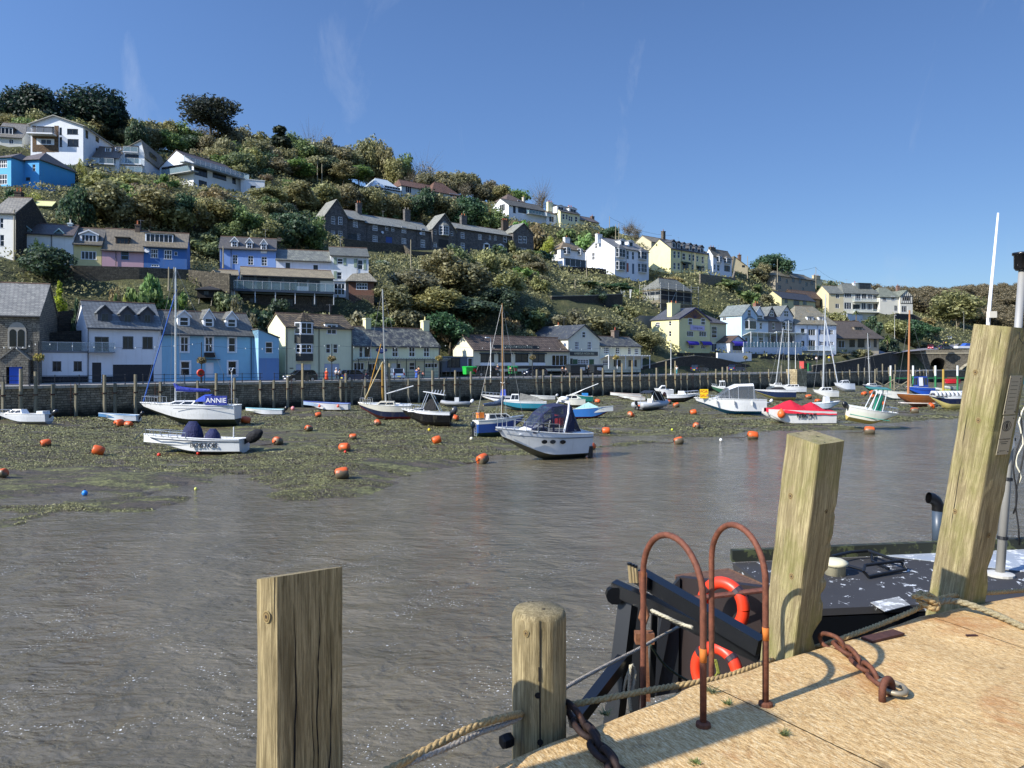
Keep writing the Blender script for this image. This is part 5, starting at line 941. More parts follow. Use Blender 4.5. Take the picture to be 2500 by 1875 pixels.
G_=[ # kind, px, top, width, s, label
('dark',335,290,62,104,'round dark evergreen beside the roof of the upper villa'),('yellowbush',200,384,26,78,'clipped golden bush between the villas'),('darkbush',120,380,60,82,'dark shrubs under the gabled villa'),('darkbush',160,395,60,80,'dark shrub bank right of the bright blue villa'),('greenbush',232,420,50,76,'green shrub below the wooden steps among the villas'),
('broad',270,432,130,62,'large brownish-green tree below the glass balcony villa'),('dark',190,455,80,58,'dark glossy tree left of the large olive tree'),('yellowbush',80,465,60,60,'yellow-green hedge under the blue villa'),('brown',370,455,130,62,'large autumnal tree below the long villa'),('dark',440,470,80,60,'dark tree below the end of the long villa'),('brown',520,470,110,60,'brownish tree between the villas and the periwinkle house'),
('green',600,500,90,56,'mid-green bushy tree above the three-dormer blue house'),('broad',655,455,100,74,'olive bushy tree right of the boxy white annexe'),('brown',720,440,110,82,'brown-topped scrub tree below the grass bank'),('broad',650,530,80,50,'pale leafy tree rising behind the white cottage roof'),('green',560,535,80,50,'leafy tree behind the three dormers'),('dark',720,520,110,56,'dark mass of evergreen left of the grey terrace'),('green',770,520,70,56,'bright green small tree against the grey terrace gable'),
('broad',790,440,90,86,'scrubby tree above the left gable of the grey terrace'),('brown',850,445,90,88,'scrubby brown tree above the grey terrace roof'),('broad',910,455,90,88,'olive scrub tree behind the terrace chimneys'),('brown',970,465,90,88,'brownish scrub tree under the hilltop bungalow'),('dark',1030,455,90,88,'dark scrub tree right of the bungalow garden'),('broad',1080,470,90,88,'olive scrub tree above the central terrace gable'),('dark',1140,480,110,86,'large dark evergreen below the long white bungalow'),('green',1200,500,90,82,'green round tree above the terrace chimney'),('bright',1265,528,70,80,'fresh green shrub below the long white bungalow'),('brownbush',1310,545,80,76,'brown shrub right of the grey terrace gable'),
('darkbush',125,605,0,0,''),('yconifer',145,675,62,22,'golden-green conifer between the church and the white house'),('greenbush',345,680,90,20,'large leafy shrub above the white house roof'),('bright',370,655,62,21,'pale large-leaved shrub above the blue house'),('yellowbush',310,715,32,16,'small yellow-green shrub behind the white house roof'),('brownbush',280,690,36,20,'rounded golden shrub against the terrace wall'),('greenbush',282,715,34,17,'rounded green shrub on the lawn'),('darkbush',190,725,40,17,'dark hedge on the lawn above the church'),
('greenbush',430,700,70,20,'ivy-green shrub left of the black shed'),('yellowbush',95,580,30,36,'small yellow shrub by the white cottage'),('bush',590,730,90,18,'ivy bank below the glass bungalow'),('greenbush',560,700,80,20,'bright ivy below the bungalow balcony'),('darkbush',640,745,90,18,'dark ivy behind the blue house roof'),('darkbush',680,720,60,20,'dark round bush under the bungalow'),('bush',760,752,110,17,'trimmed hedge behind the cream house roof'),('bush',850,752,110,17,'hedge behind the slate-hung house'),('greenbush',920,760,90,18,'green shrubs behind the guest house'),
('broad',1010,650,120,38,'large golden-olive tree in the middle of the hillside'),('brown',1075,610,130,44,'tall brownish tree below the grey terrace wall'),('broad',1140,640,130,40,'broad olive tree right of the golden-olive tree'),('brown',1060,700,130,28,'brown-leaved tree above the pub roof'),('dark',1150,720,150,24,'deep green tree mass behind the pub roof'),('dark',1215,700,100,30,'dark tree behind the pub dormer'),('broad',960,690,100,28,'olive tree above the guest house chimney'),('dark',1090,760,120,16,'dark ivy trees behind the pub'),('broad',1180,600,80,50,'scrubby tree under the right terrace gable'),('green',1120,590,70,54,'small green tree on the wall under the terrace'),
('brown',1270,650,80,46,'reddish-brown shrubby tree left of the dark retaining wall'),('brown',1300,640,90,46,'reddish shrub tree below the small white house'),('broad',1240,660,90,42,'pale olive tree on the slope'),('greenbush',1290,740,100,24,'bright green ivy below the retaining wall'),('brownbush',1250,765,60,20,'twiggy grey-brown bush above the pub'),('bush',1390,755,110,20,'tall olive scrub above the pub annexe'),('bush',1450,765,110,20,'olive scrub right of the pub annexe'),('bush',1500,775,90,19,'olive scrub above the cottage cafe'),
('broad',1585,805,90,14,'feathery shrub beside the cottage cafe gable'),('darkbush',1420,690,120,44,'dark hedge under the white semi pair'),('darkbush',1500,690,110,44,'dark ivy hedge left of the scaffolding'),('greenbush',1570,690,60,46,'ivy behind the scaffolded house'),('pinkbush',1292,625,24,62,'pink flowering shrub beside the grey terrace gable'),('pinkbush',1310,626,24,62,'deep pink shrub left of the small white house'),('hydrangea',925,630,60,46,'white-flowered hydrangea bush above the brick house'),('hydrangea',785,600,20,50,'small pale hydrangea by the terrace wall'),('greenbush',808,575,42,60,'round clipped green bush in front of the grey terrace'),('darkbush',1225,618,70,58,'dark clipped hedge under the right terrace gable'),
('greenbush',1400,545,90,84,'green shrub garden below the cream gabled house'),('bright',1430,560,60,80,'pale-leaved shrubs above the small white house'),('bush',1340,580,90,74,'shrubs right of the pink bush'),('yellowbush',1335,575,50,70,'golden shrub above the small white house'),('greenbush',1460,575,80,74,'dark shrub behind the white semi roof'),
('greenbush',1770,680,100,46,'bright ivy bank left of the long grey terrace'),('greenbush',1820,700,90,40,'ivy bank under the long grey terrace'),('bush',1830,655,80,62,'shrubs below the round tree'),('greenbush',1790,640,50,64,'round shrub left of the telegraph pole'),('brown',1860,640,50,66,'bare-looking thorn tree by the terrace end'),('greenbush',1845,725,40,30,'pale palm-like shrub behind the blue gabled house'),('greenbush',1800,730,50,30,'soft green shrub behind the yellow hotel'),
('darkbush',2125,770,60,22,'dark shrub mass right of the brown bungalow'),('broad',2190,775,70,20,'bushy tree on the bank below the timbered villa'),('dark',2230,780,80,18,'big dark ivy-clad bush over the road'),('dark',2270,790,60,20,'dark bush at the end of the garden wall'),('darkbush',2168,822,60,13,'dark ivy bank left of the white car'),('bush',2030,760,60,34,'dry shrubs left of the bay-fronted house'),('bush',2055,760,40,30,'rounded shrub under the bay-fronted house'),
('greenbush',1925,880,0,0,''),('bush',2105,850,50,12,'low garden shrubs by the palms'),('bush',2060,862,40,12,'low rockery shrubs in front of the bungalow')]
for k,px,tp,w,s,lb in G_:
 if not w: continue
 if k in('broad','brown','green','dark') and px<830 and 44<s<66: s=44+(s-44)*.25; w*=1.1
 if k in('broad','brown','green','dark') and 830<=px<1260 and s<56: s=16+(s-16)*.45; w*=1.15
 plant(k,px,tp,w,s,lb)
plant('dark',113,600,135,30,'large glossy dark evergreen in front of the whitewashed cottage',base=700)
plant('broad',2335,708,135,0,'big round olive tree beyond the road at the right',D=330,base=800)
# scrub over the slope: individuals
def clear_of_houses(x,y):
 for h in HS:
  dx,dy=x-h.P0.x,y-h.P0.y; u=dx*h.ca+dy*h.sa; v=-dx*h.sa+dy*h.ca
  if -1.5<u<h.W+1.5 and -4<v<h.dep+2: return False
 return True
def zone(px): return ['near the left edge','above the church','above the white house','above the blue house','above the cream house','above the guest house','behind the pub','above the pub annexe','left of the yellow hotel','above the yellow hotel','above the blue gabled house','above the bungalow'][max(0,min(11,int((px+20)/190)))]
def zh(s): return 'low on the hillside' if s<34 else 'half way up the hillside' if s<70 else 'high on the hillside'
HS=[h for h in list(globals().values()) if isinstance(h,H)]
# image-space guard: keep scrub from standing in front of a house
HB=[]
for h in HS:
 for (u,v) in ((0,0),(h.W,0)): pass
 a=P(0,0,1); q=[]
 for u in (0,h.W):
  X=h.P0.x+u*h.ca; Y=h.P0.y+u*h.sa; q.append((CX+F*X/Y,Y))
 zt=h.P0.z+h.ze; HB.append((min(q[0][0],q[1][0])-6,max(q[0][0],q[1][0])+6,HY-(h.P0.z-CZ+.8)/h.D0*F,HY-(zt-CZ)/h.D0*F,h.D0))
HB+=[(180,455,640,745,125),(836,1165,575,652,190),(1345,1525,716,770,170),(1360,1500,648,700,230),(1700,1800,655,725,240),(540,900,690,770,118),(680,880,425,455,400),(1040,1180,500,640,150) if False else (0,1,0,1,1)]
HB=[(a,b,max(c,d),min(c,d),e) for a,b,c,d,e in HB]
def fill():
 kinds=['bush','greenbush','darkbush','brownbush','bush']; n=0; tries=0; rs=random.Random(3)
 while n<235 and tries<6000:
  tries+=1; px=rs.uniform(-20,2270); s=rs.uniform(14,112) if px<1300 else rs.uniform(16,75); D=DS(px,s); x=(px-CX)/F*D
  if not clear_of_houses(x,D): continue
  z=gz(x,D); hgt=rs.uniform(2.,4.6); r=hgt*rs.uniform(.7,1.1); pb=HY-(z-CZ)/D*F; pt=HY-(z+hgt-CZ)/D*F; wpx=r/D*F
  if any(px+wpx>b[0] and px-wpx<b[1] and pt<b[2] and pb>b[3] and D<b[4]+3 for b in HB): continue
  if pb>905: continue
  k=kinds[rs.randrange(5)]
  plant(k,px,pt,wpx*2,s,{'bush':'olive','greenbush':'mid-green','darkbush':'dark green','brownbush':'brownish'}[k]+f' scrub bush {zone(px)}, {zh(s)}','scrub bushes on the hillside'); n+=1
fill()
def undergrowth():
 rs=np.random.default_rng(8); n=170000; px=rs.uniform(-100,2420,n); s=13+rs.random(n)**.9*128; D=4374/(60-.0178*px)*(1+s/88.4); ok=(D>0)&(D<420); px,D=px[ok],D[ok]; X=(px-CX)/F*D; ok=np.ones(len(X),bool)
 for h in HS:
  dx,dy=X-h.P0.x,D-h.P0.y; u=dx*h.ca+dy*h.sa; v=-dx*h.sa+dy*h.ca; ok&=~((u>-.6)&(u<h.W+.6)&(v>-2.0)&(v<h.dep+.4))
 ok&=~((px>700)&(px<960)&((D>DS(800,91))&(D<DS(800,95)))); ok&=~((px>2120)&(D<262))
 pys=HY-(ground(X,D)-CZ)/D*F; ok&=~((px>178)&(px<455)&(pys>640)&(pys<705)); ok&=~((px>1348)&(px<1520)&(pys>722)&(pys<765)); ok&=~((px>840)&(px<1150)&(pys>588)&(pys<630))
 X,Y=X[ok],D[ok]; n=len(X); Z=ground(X,Y)+(fbm(X,Y,.3,3,2))*1.6-.25+rs.random(n)*.8; L=rs.uniform(.12,.32,n)*np.clip(Y/130,.8,1.8); p=np.stack([X,Y,Z],1)
 nr=rs.normal(size=(n,3))+np.array([0,-.4,1.]); nr/=np.linalg.norm(nr,axis=1)[:,None]; a=np.cross(nr,rs.normal(size=(n,3))); a/=np.linalg.norm(a,axis=1)[:,None]; b=np.cross(nr,a); L=L[:,None]
 V=np.stack([p-a*L,p-b*L*.6,p+a*L,p+b*L*.6],1).reshape(-1,3); tag(nmesh('undergrowth',V,np.arange(4*n).reshape(n,4),leaf('#45462a','#6a6941','#9c966a')),'mixed undergrowth covering the hillside between the houses','undergrowth',kind='stuff')
undergrowth()
def farwood():
 rs=np.random.default_rng(5); VV=[]; base=[TREEK[k][0][0][0] for k in('broad','brown','thin')]; vs=[]
 for me in base[:2]:
  a=np.empty(len(me.vertices)*3,np.float32); me.vertices.foreach_get('co',a); vs.append(a.reshape(-1,4,3)[::3].reshape(-1,3))
 for i in range(330):
  D=rs.uniform(350,620); px=rs.uniform(2130,2640); x=(px-CX)/F*D; z=gz(x,D); r=rs.uniform(5,8); h=rs.uniform(6,9); v=vs[i%2]*np.array([r,r,h*.62])+np.array([x,D,z-2]); VV.append(v)
 V=np.concatenate(VV); tag(nmesh('far_wood',V,np.arange(len(V)).reshape(-1,4),leaf('#34321c','#6b6238','#9c8d5c')),'autumn wood covering the distant hill at right','wood',kind='stuff')
farwood()
def palm(px,top,w,s,label,base):
 D=DS(px,s); x=(px-CX)/F*D; z0=CZ+(HY-base)/F*D; zt=CZ+(HY-top)/F*D; h=zt-z0; r=w/2/F*D; t=thing('palm_tree',label,'palm',(x,D,z0),0); m=MB(); m.tube([(0,0,-.5),(.05,0,h*.4),(0,0,h*.72)],[.22,.17,.16],7); m.build('trunk',bark(),t); c=MB(); rs=random.Random(int(px))
 for i in range(42):
  a=rs.uniform(0,6.28); el=rs.uniform(-.5,1.3); d=Vector((math.cos(a)*math.cos(el),math.sin(a)*math.cos(el),math.sin(el))); sd_=Vector((-math.sin(a),math.cos(a),0))*.16; o=Vector((0,0,h*.72)); q=[o+d*r*f-Vector((0,0,.55*r*f*f)) for f in (0,.35,.7,1.)]
  for j in range(3): wj,wk=(.5,1.,1.,.1)[j],(.5,1.,1.,.1)[j+1]; c.poly(q[j]-sd_*wj,q[j]+sd_*wj,q[j+1]+sd_*wk,q[j+1]-sd_*wk)
 c.build('crown',leaf('#1e2a10','#485428','#7f8446'),t)
palm(2117,808,30,13,'palm with shaggy head in front of the brown bungalow',850); palm(2166,815,34,12,'spreading palm between the brown bungalow and the road',852); palm(2090,752,22,36,'small palm on the wall under the bay-fronted house',790); palm(2125,770,38,24,'tall bright green palm behind the brown bungalow roof',806)
# ---------------- walls on the slope
RW_=stone('#6b6454','#4a4539','#2b2821',.5,.2,False); DW=stone('#4b473d','#35322b','#1e1c18',.5,.2,False)
def wall_on(name,label,pts,mat,h,th=.5,cat='wall',cap=None): freewall(name,label,[(x,y,DS(x,s)) for x,y,s in pts],h,th,mat,cat,cap=cap)
wall_on('retaining_wall','long mossy stone retaining wall under the pastel cottages',[(-10,640,34),(120,648,33),(180,648,31),(340,652,29),(460,658,28),(560,668,23)],RW_,5)
wall_on('garden_wall','ivy-edged stone wall along the foot of the grey terrace',[(836,582,60),(900,590,61),(985,598,62),(1000,612,60),(1080,618,61),(1150,640,60)],RW_,3.2)
wall_on('retaining_wall','dark retaining wall with wire along its top in the middle right',[(1347,724,30),(1440,722,30),(1520,718,30)],DW,7,cap=plain('#9a9484',.8))
wall_on('low_wall','white painted garden wall stepping down below the small white house',[(1360,663,60),(1410,672,58),(1478,686,56)],stucco('#dcdcd6'),1.0,.3)
wall_on('fence','dark timber fence in front of the small white house',[(1368,650,63),(1420,652,63),(1480,657,62)],plain('#2a231d',.8),1.6,.12,'fence')
wall_on('retaining_wall','old stone wall with arches under the hill terrace',[(1710,668,46),(1790,678,46),(1795,660,50)],stone('#8a8270','#6b6455','#3a362d',.6,.3,False),6)
wall_on('retaining_wall','pale rendered retaining wall left of the scaffolded house',[(1500,768,30),(1560,770,30),(1610,772,31)],stucco('#8a877c'),5)
wall_on('ramp_wall','dark curved stone wall rising and falling behind the parked cars',[(1552,900,10.5),(1600,888,10.5),(1660,873,10.8),(1700,869,11),(1750,875,11),(1830,892,11)],DW,4,.6,cap=stone('#8a8474','#6b675a','#3a362d',.6,.3,False))
wall_on('retaining_wall','tall dark retaining wall under the hotel terraces',[(1640,861,14.2),(1750,862,14),(1960,866,14),(2010,868,14)],DW,6)
wall_on('garden_wall','curving dark stone wall topped with pale coping under the timbered villa',[(2186,766,26),(2230,768,26),(2262,785,24),(2290,812,20)],DW,7,cap=plain('#a8a292',.8))
wall_on('terrace_edge','white concrete terrace edge in front of the hotel sun room',[(1752,861,12.6),(1835,862,12.6)],stucco('#dfe0dc'),.7,.4)
wall_on('garden_wall','low stone garden walls stepping between church and white house',[(120,762,17),(200,756,17)],DW,4); wall_on('garden_wall','rough rock face between the church and the white house',[(120,812,13),(205,806,13)],DW,8,1.)
def grass():
 rs=np.random.default_rng(6); n=16000; px=rs.uniform(690,965,n); s_=rs.uniform(90.5,95,n); D=4374/(60-.0178*px)*(1+s_/88.4); X=(px-CX)/F*D; Z=ground(X,D)+.75; L=rs.uniform(.12,.3,n); p=np.stack([X,D,Z],1); a=np.stack([L,L*0,L*0],1); b=np.stack([L*.2,L*.1,L*1.3],1)
 V=np.stack([p-a,p+a,p+b],1).reshape(-1,3); tag(nmesh('grass',V,np.arange(3*n).reshape(n,3),leaf('#34481c','#4c6626','#6f8438')),'sunlit green grass bank below the ridge wood','grass',kind='stuff')
grass()
# ---------------- quayside furniture
def qpt(px,s): D=DS(px,s); return Vector(((px-CX)/F*D,D,0))
def qx(t,s): x,y=line_xy(t,s); return x,y
def tof(px,s=0): v=qpt(px,s); return (v.x-Q0.x)*QD.x+(v.y-Q0.y)*QD.y
LAND=[(60,'below the church'),(200,'below the white extension'),(395,'below the white house'),(655,'below the blue house'),(860,'below the cream house'),(1080,'below the guest house'),(1390,'below the pub'),(1560,'below the cottage cafe'),(1760,'below the yellow hotel'),(1960,'below the gabled guest houses'),(2100,'below the brown bungalow'),(9999,'near the bridge')]
def where(px):
 for a,b in LAND:
  if px<a: return b
PP=[(7,932,0),(50,900,1),(86,907,1),(128,938,0),(184,938,0),(254,915,1),(280,936,0),(330,914,1),(390,932,0),(481,929,0),(527,911,1),(571,922,1),(634,928,0),(667,928,0),(701,922,1),(737,887,2),(789,923,0),(830,927,0),(843,911,1),(857,927,0),(890,926,0),(932,885,3),(949,887,2),(995,925,0),(1021,915,1),(1054,904,1),(1083,923,0),(1110,904,1),(1121,921,0),(1148,907,1),(1182,924,0),(1196,924,0),(1226,903,1),(1239,920,0),(1309,902,1),(1325,902,1),(1344,914,1),(1369,914,0),(1390,910,1),(1405,921,0),(1418,900,1),(1445,911,0),(1470,898,1),(1498,903,1),(1516,887,2),(1541,880,2),(1561,910,0),(1583,912,0),(1601,898,1),(1624,882,2),(1646,881,2),(1661,910,0),(1676,910,0),(1707,912,0),(1726,909,0),(1746,901,1),(1762,896,1),(1774,895,1),(1785,907,0),(1804,905,0),(1827,907,0),(1854,907,0),(1875,901,1),(1906,892,1),(1953,894,2),(2003,905,0),(2024,901,1),(2037,890,1),(2055,906,0),(2073,903,1),(2094,889,1),(2109,898,1),(2121,888,1),(2139,899,0),(2153,888,1),(2168,896,1),(2184,890,1),(2223,903,1),(2233,904,0),(2244,900,1),(2253,902,0),(2264,903,1),(2278,895,1)]
WT=[timber('#8a8674','#5a5648',False),timber('#9a937c','#666050',False),timber('#a89b7c','#73694f',False),timber('#b08b42','#7a5e2c',False)]
cnt={}
for px,ty,k in PP:
 D=DS(px,-.05); z=CZ+(HY-ty)/F*D; w=where(px); cnt[w]=cnt.get(w,0)+1; hgt=z+.6; t=thing('mooring_post',f'{["short","tall","very tall","yellowish tall"][k]} timber mooring post on the quay wall, {ORD[cnt[w]-1]} {w}','post',((px-CX)/F*D,D,-.6),R(QANG),'mooring posts along the far quay wall')
 m=MB(); r=.17; j=random.uniform(-.02,.02); m.tube([(0,-.2,0),(j,-.19,hgt*.5),(j,-.18,hgt)],[r*1.05,r,r*.95],8 if k%2 else 4); m.build('post',WT[k],t); 
 b=MB(); b.box((-.2,-.36,ZQ+.6-.9),(.2,-.05,ZQ+.6-.78)); b.build('iron_strap',rust(),t)
# railings
t0=tof(-60); seg=0
while t0<tof(2250):
 x,y=qx(t0,.35); r=thing('railing','dark painted quay railing, '+ORD[seg]+' length from the left','railing',(x,y,ZQ+.06),R(QANG),'lengths of railing along the far quay'); L=13.6
 rl=MB(); rl.tube([(0,0,1.0),(L,0,1.0)],.03,6); rl.tube([(0,0,.55),(L,0,.55)],.025,6); rl.build('rail',plain('#24282b',.5),r)
 for i in range(7): p=MB(); p.tube([(i*2.2+.1,0,0),(i*2.2+.1,0,1.04)],.04,6); p.lathe([(.09,0),(.09,.04),(.04,.08)],8,(i*2.2+.1,0,0)); p.lathe([(.03,0),(.055,.05),(.03,.1)],8,(i*2.2+.1,0,1.0)); p.build('rail_post',plain('#24282b',.5),r)
 t0+=15.; seg+=1
# quay ladders and chains hanging on the wall
for i,(px,d) in enumerate(((178,'below the white extension'),(383,'below the white house'),(565,'below the blue house'),(708,'left of the very tall post'),(1690,'below the yellow hotel'))):
 D=DS(px,-.02); t=thing('wall_ladder',f'rusty iron ladder fixed to the quay wall {d}','ladder',((px-CX)/F*D,D,.6),R(QANG),'iron ladders on the quay wall'); m=MB()
 for x in (-.2,.2): m.tube([(x,-.1,0),(x,-.1,ZQ-.4),(x,-.02,ZQ-.3)],.03,5)
 m.build('rails',rust(),t)
 for k in range(9): q=MB(); q.tube([(-.2,-.1,.2+k*.3),(.2,-.1,.2+k*.3)],.02,5); q.build('rung',rust(),t)
# lamp columns
def column(px,top,base,s,label,basket=None,col='#23272a',arm=0,r=.07,cat='lamp post',head=True,group=None):
 D=DS(px,s); z0=CZ+(HY-base)/F*D if base else ZQ+.05; zt=CZ+(HY-top)/F*D; t=thing('street_lamp' if head else 'pole',label,cat,((px-CX)/F*D,D,z0),R(QANG),group); h=zt-z0; m=MB()
 m.tube([(0,0,0),(0,0,h*.25),(0,0,h)],[r*1.5,r,r*.7],8); 
 if arm: m.tube([(0,0,h),(arm*.5,0,h+.15),(arm,0,h+.12)],r*.6,6)
 m.build('column',plain(col,.5),t)
 if head: q=MB(); q.cbox((arm+.2 if arm else 0,0,h+.1),(.6,.25,.14)); q.build('lamp_head',plain('#d4d8da',.4),t)
 if basket:
  zb=CZ+(HY-basket)/F*D-z0; b=MB(); b.tube([(-.5,0,zb+.35),(.5,0,zb+.35)],.03,5); b.build('bracket',plain('#23272a',.5),t)
  b=MB(); b.lathe([(.05,-.35),(.3,-.2),(.42,0),(.42,.05)],10,(0,0,zb)); o=b.build('basket',plain('#4c4636',.9),t); rs=np.random.default_rng(int(px)); n=260; p=rs.normal(0,1,(n,3)); p/=np.linalg.norm(p,axis=1)[:,None]; p=p*.55*rs.random((n,1))**.4*np.array([1,1,.7])+np.array([0,0,zb+.1]); a=rs.normal(size=(n,3))*.07; c=rs.normal(size=(n,3))*.07; V=np.stack([p-a,p-c,p+a,p+c],1).reshape(-1,3); nmesh('flowers',V,np.arange(4*n).reshape(n,4),leaf('#4c4a22','#8a8348','#c9a070'),o)
 return t
column(94,833,None,1.3,'dark lamp column with hanging flower basket in front of the church',875,head=False,cat='lamp column'); column(492,835,None,1.3,'dark lamp column with flower basket in front of the blue house door',882,head=False,cat='lamp column')
column(810,840,None,1.3,'dark lamp column with flower basket in front of the cream house',877,head=False,cat='lamp column'); column(1072,838,None,1.3,'dark lamp column with flower basket at the right end of the guest house',876,head=False,cat='lamp column'); column(1300,838,None,1.3,'dark lamp column with flower basket in front of the pub windows',874,head=False,cat='lamp column'); column(1504,852,None,1.3,'dark lamp column with flower basket by the cottage cafe awning',874,head=False,cat='lamp column'); column(1820,868,None,1.3,'dark lamp column with flower basket under the hotel terrace',874,head=False,cat='lamp column')
column(1198,826,None,1.0,'slim white street lamp standing on the quay in front of the pub',None,'#cfd2cf',-.9); column(1638,832,None,1.0,'slim white street lamp beside the walker under the yellow hotel',None,'#cfd2cf',-.8); column(1942,836,None,1.0,'slim white street lamp below the gabled guest houses',None,'#cfd2cf',-1.)
column(2184,770,845,14,'tall grey street lamp at the bend of the road left of the ivy bank',None,'#b9bbb6',.8); column(2353,763,835,30,'tall grey street lamp beyond the car park',None,'#b9bbb6',-1.); column(2335,752,835,34,'bare wooden pole at the car park edge',None,'#a39b86',0,.13,'pole',False)
for px,tp,bs,s,l in ((775,382,442,102,'telegraph pole on the grass bank, left of the pair'),(786,400,448,98,'telegraph pole on the grass bank, right of the pair'),(1003,585,675,45,'leaning telegraph pole in front of the terrace garden wall'),(1298,652,722,40,'telegraph pole left of the retaining wall'),(1432,622,690,56,'dark telegraph pole between the two white houses'),(1404,680,723,38,'short thin pole above the retaining wall'),(1697,618,672,56,'grey pole in front of the yellow terrace canopies'),(1825,625,680,52,'tall telegraph pole left of the round tree'),(1992,652,705,58,'telegraph pole behind the low brown-roofed house'),(364,560,648,36,'telegraph pole in front of the deep blue cottage'),(35,512,650,35,'telegraph pole against the tall white house'),(545,600,655,30,'pale pole in front of the periwinkle house'),(872,620,660,30,'mossy telegraph pole in front of the shuttered cottage'),(1488,528,560,90,'telegraph pole on the skyline, left of three'),(1503,548,585,80,'telegraph pole on the skyline, middle of three'),(1511,545,585,80,'telegraph pole on the skyline, right of three'),(412,652,710,24,'thin clothes pole below the blue cottage'),(425,652,706,24,'second thin pole below the blue cottage'),(1898,632,690,50,'thin pole at the end of the long grey terrace')):
 column(px,tp,bs,s,l,None,'#8f8770',0,.12,'telegraph pole',False)
# overhead wires
def wire(name,label,a,b,sag,r=.02,col='#2a2a2a',cat='wire'):
 a,b=Vector(a),Vector(b); m=MB(); pts=[]
 for i in range(13): u=i/12; p=a.lerp(b,u)-a; p.z-=sag*4*u*(1-u); pts.append(p)
 m.tube(pts,r,4); o=m.build(name,plain(col,.6)); o.location=a; return tag(o,label,cat)
wire('overhead_wire','telegraph wire sagging from the skyline poles towards the yellow terrace',P(1488,530,DS(1488,90)),P(1640,575,DS(1640,70)),1.5,.035); wire('overhead_wire','telegraph wire running right from the low house pole across the sky',P(1992,654,DS(1992,58)),P(2060,690,DS(2060,60)),1,.035); wire('overhead_wire','telegraph wire from the round tree to the pole right of it',P(1905,663,DS(1905,58)),P(1992,652,DS(1992,58)),.6,.035)
# festoon lights strung between the lamp columns
for i,(x0,x1,y,d) in enumerate(((-30,94,838,'from the left edge to the church lamp column'),(94,492,838,'from the church lamp column to the blue house'),(492,810,842,'from the blue house to the cream house'),(810,1072,842,'from the cream house past the guest house'),(1072,1300,842,'in front of the pub'),(1300,1504,846,'between the pub and the cottage cafe'))):
 a,b=P(x0,y,DS(x0,1.3)),P(x1,y,DS(x1,1.3)); t=thing('festoon_lights','thin string of small bulbs '+d,'string lights',a); m=MB(); n=16; q=[]
 for k in range(n+1): u=k/n; p=(b-a)*u; p.z-=.5*4*u*(1-u); q.append(p)
 m.tube(q,.012,4); m.build('cable',plain('#2a2a2a',.6),t)
 for k in range(1,n,2): l=MB(); l.lathe([(.02,.06),(.05,.0),(.05,-.06),(.01,-.1)],6,q[k]); l.build('bulb',plain('#dfe2dc',.3),t)
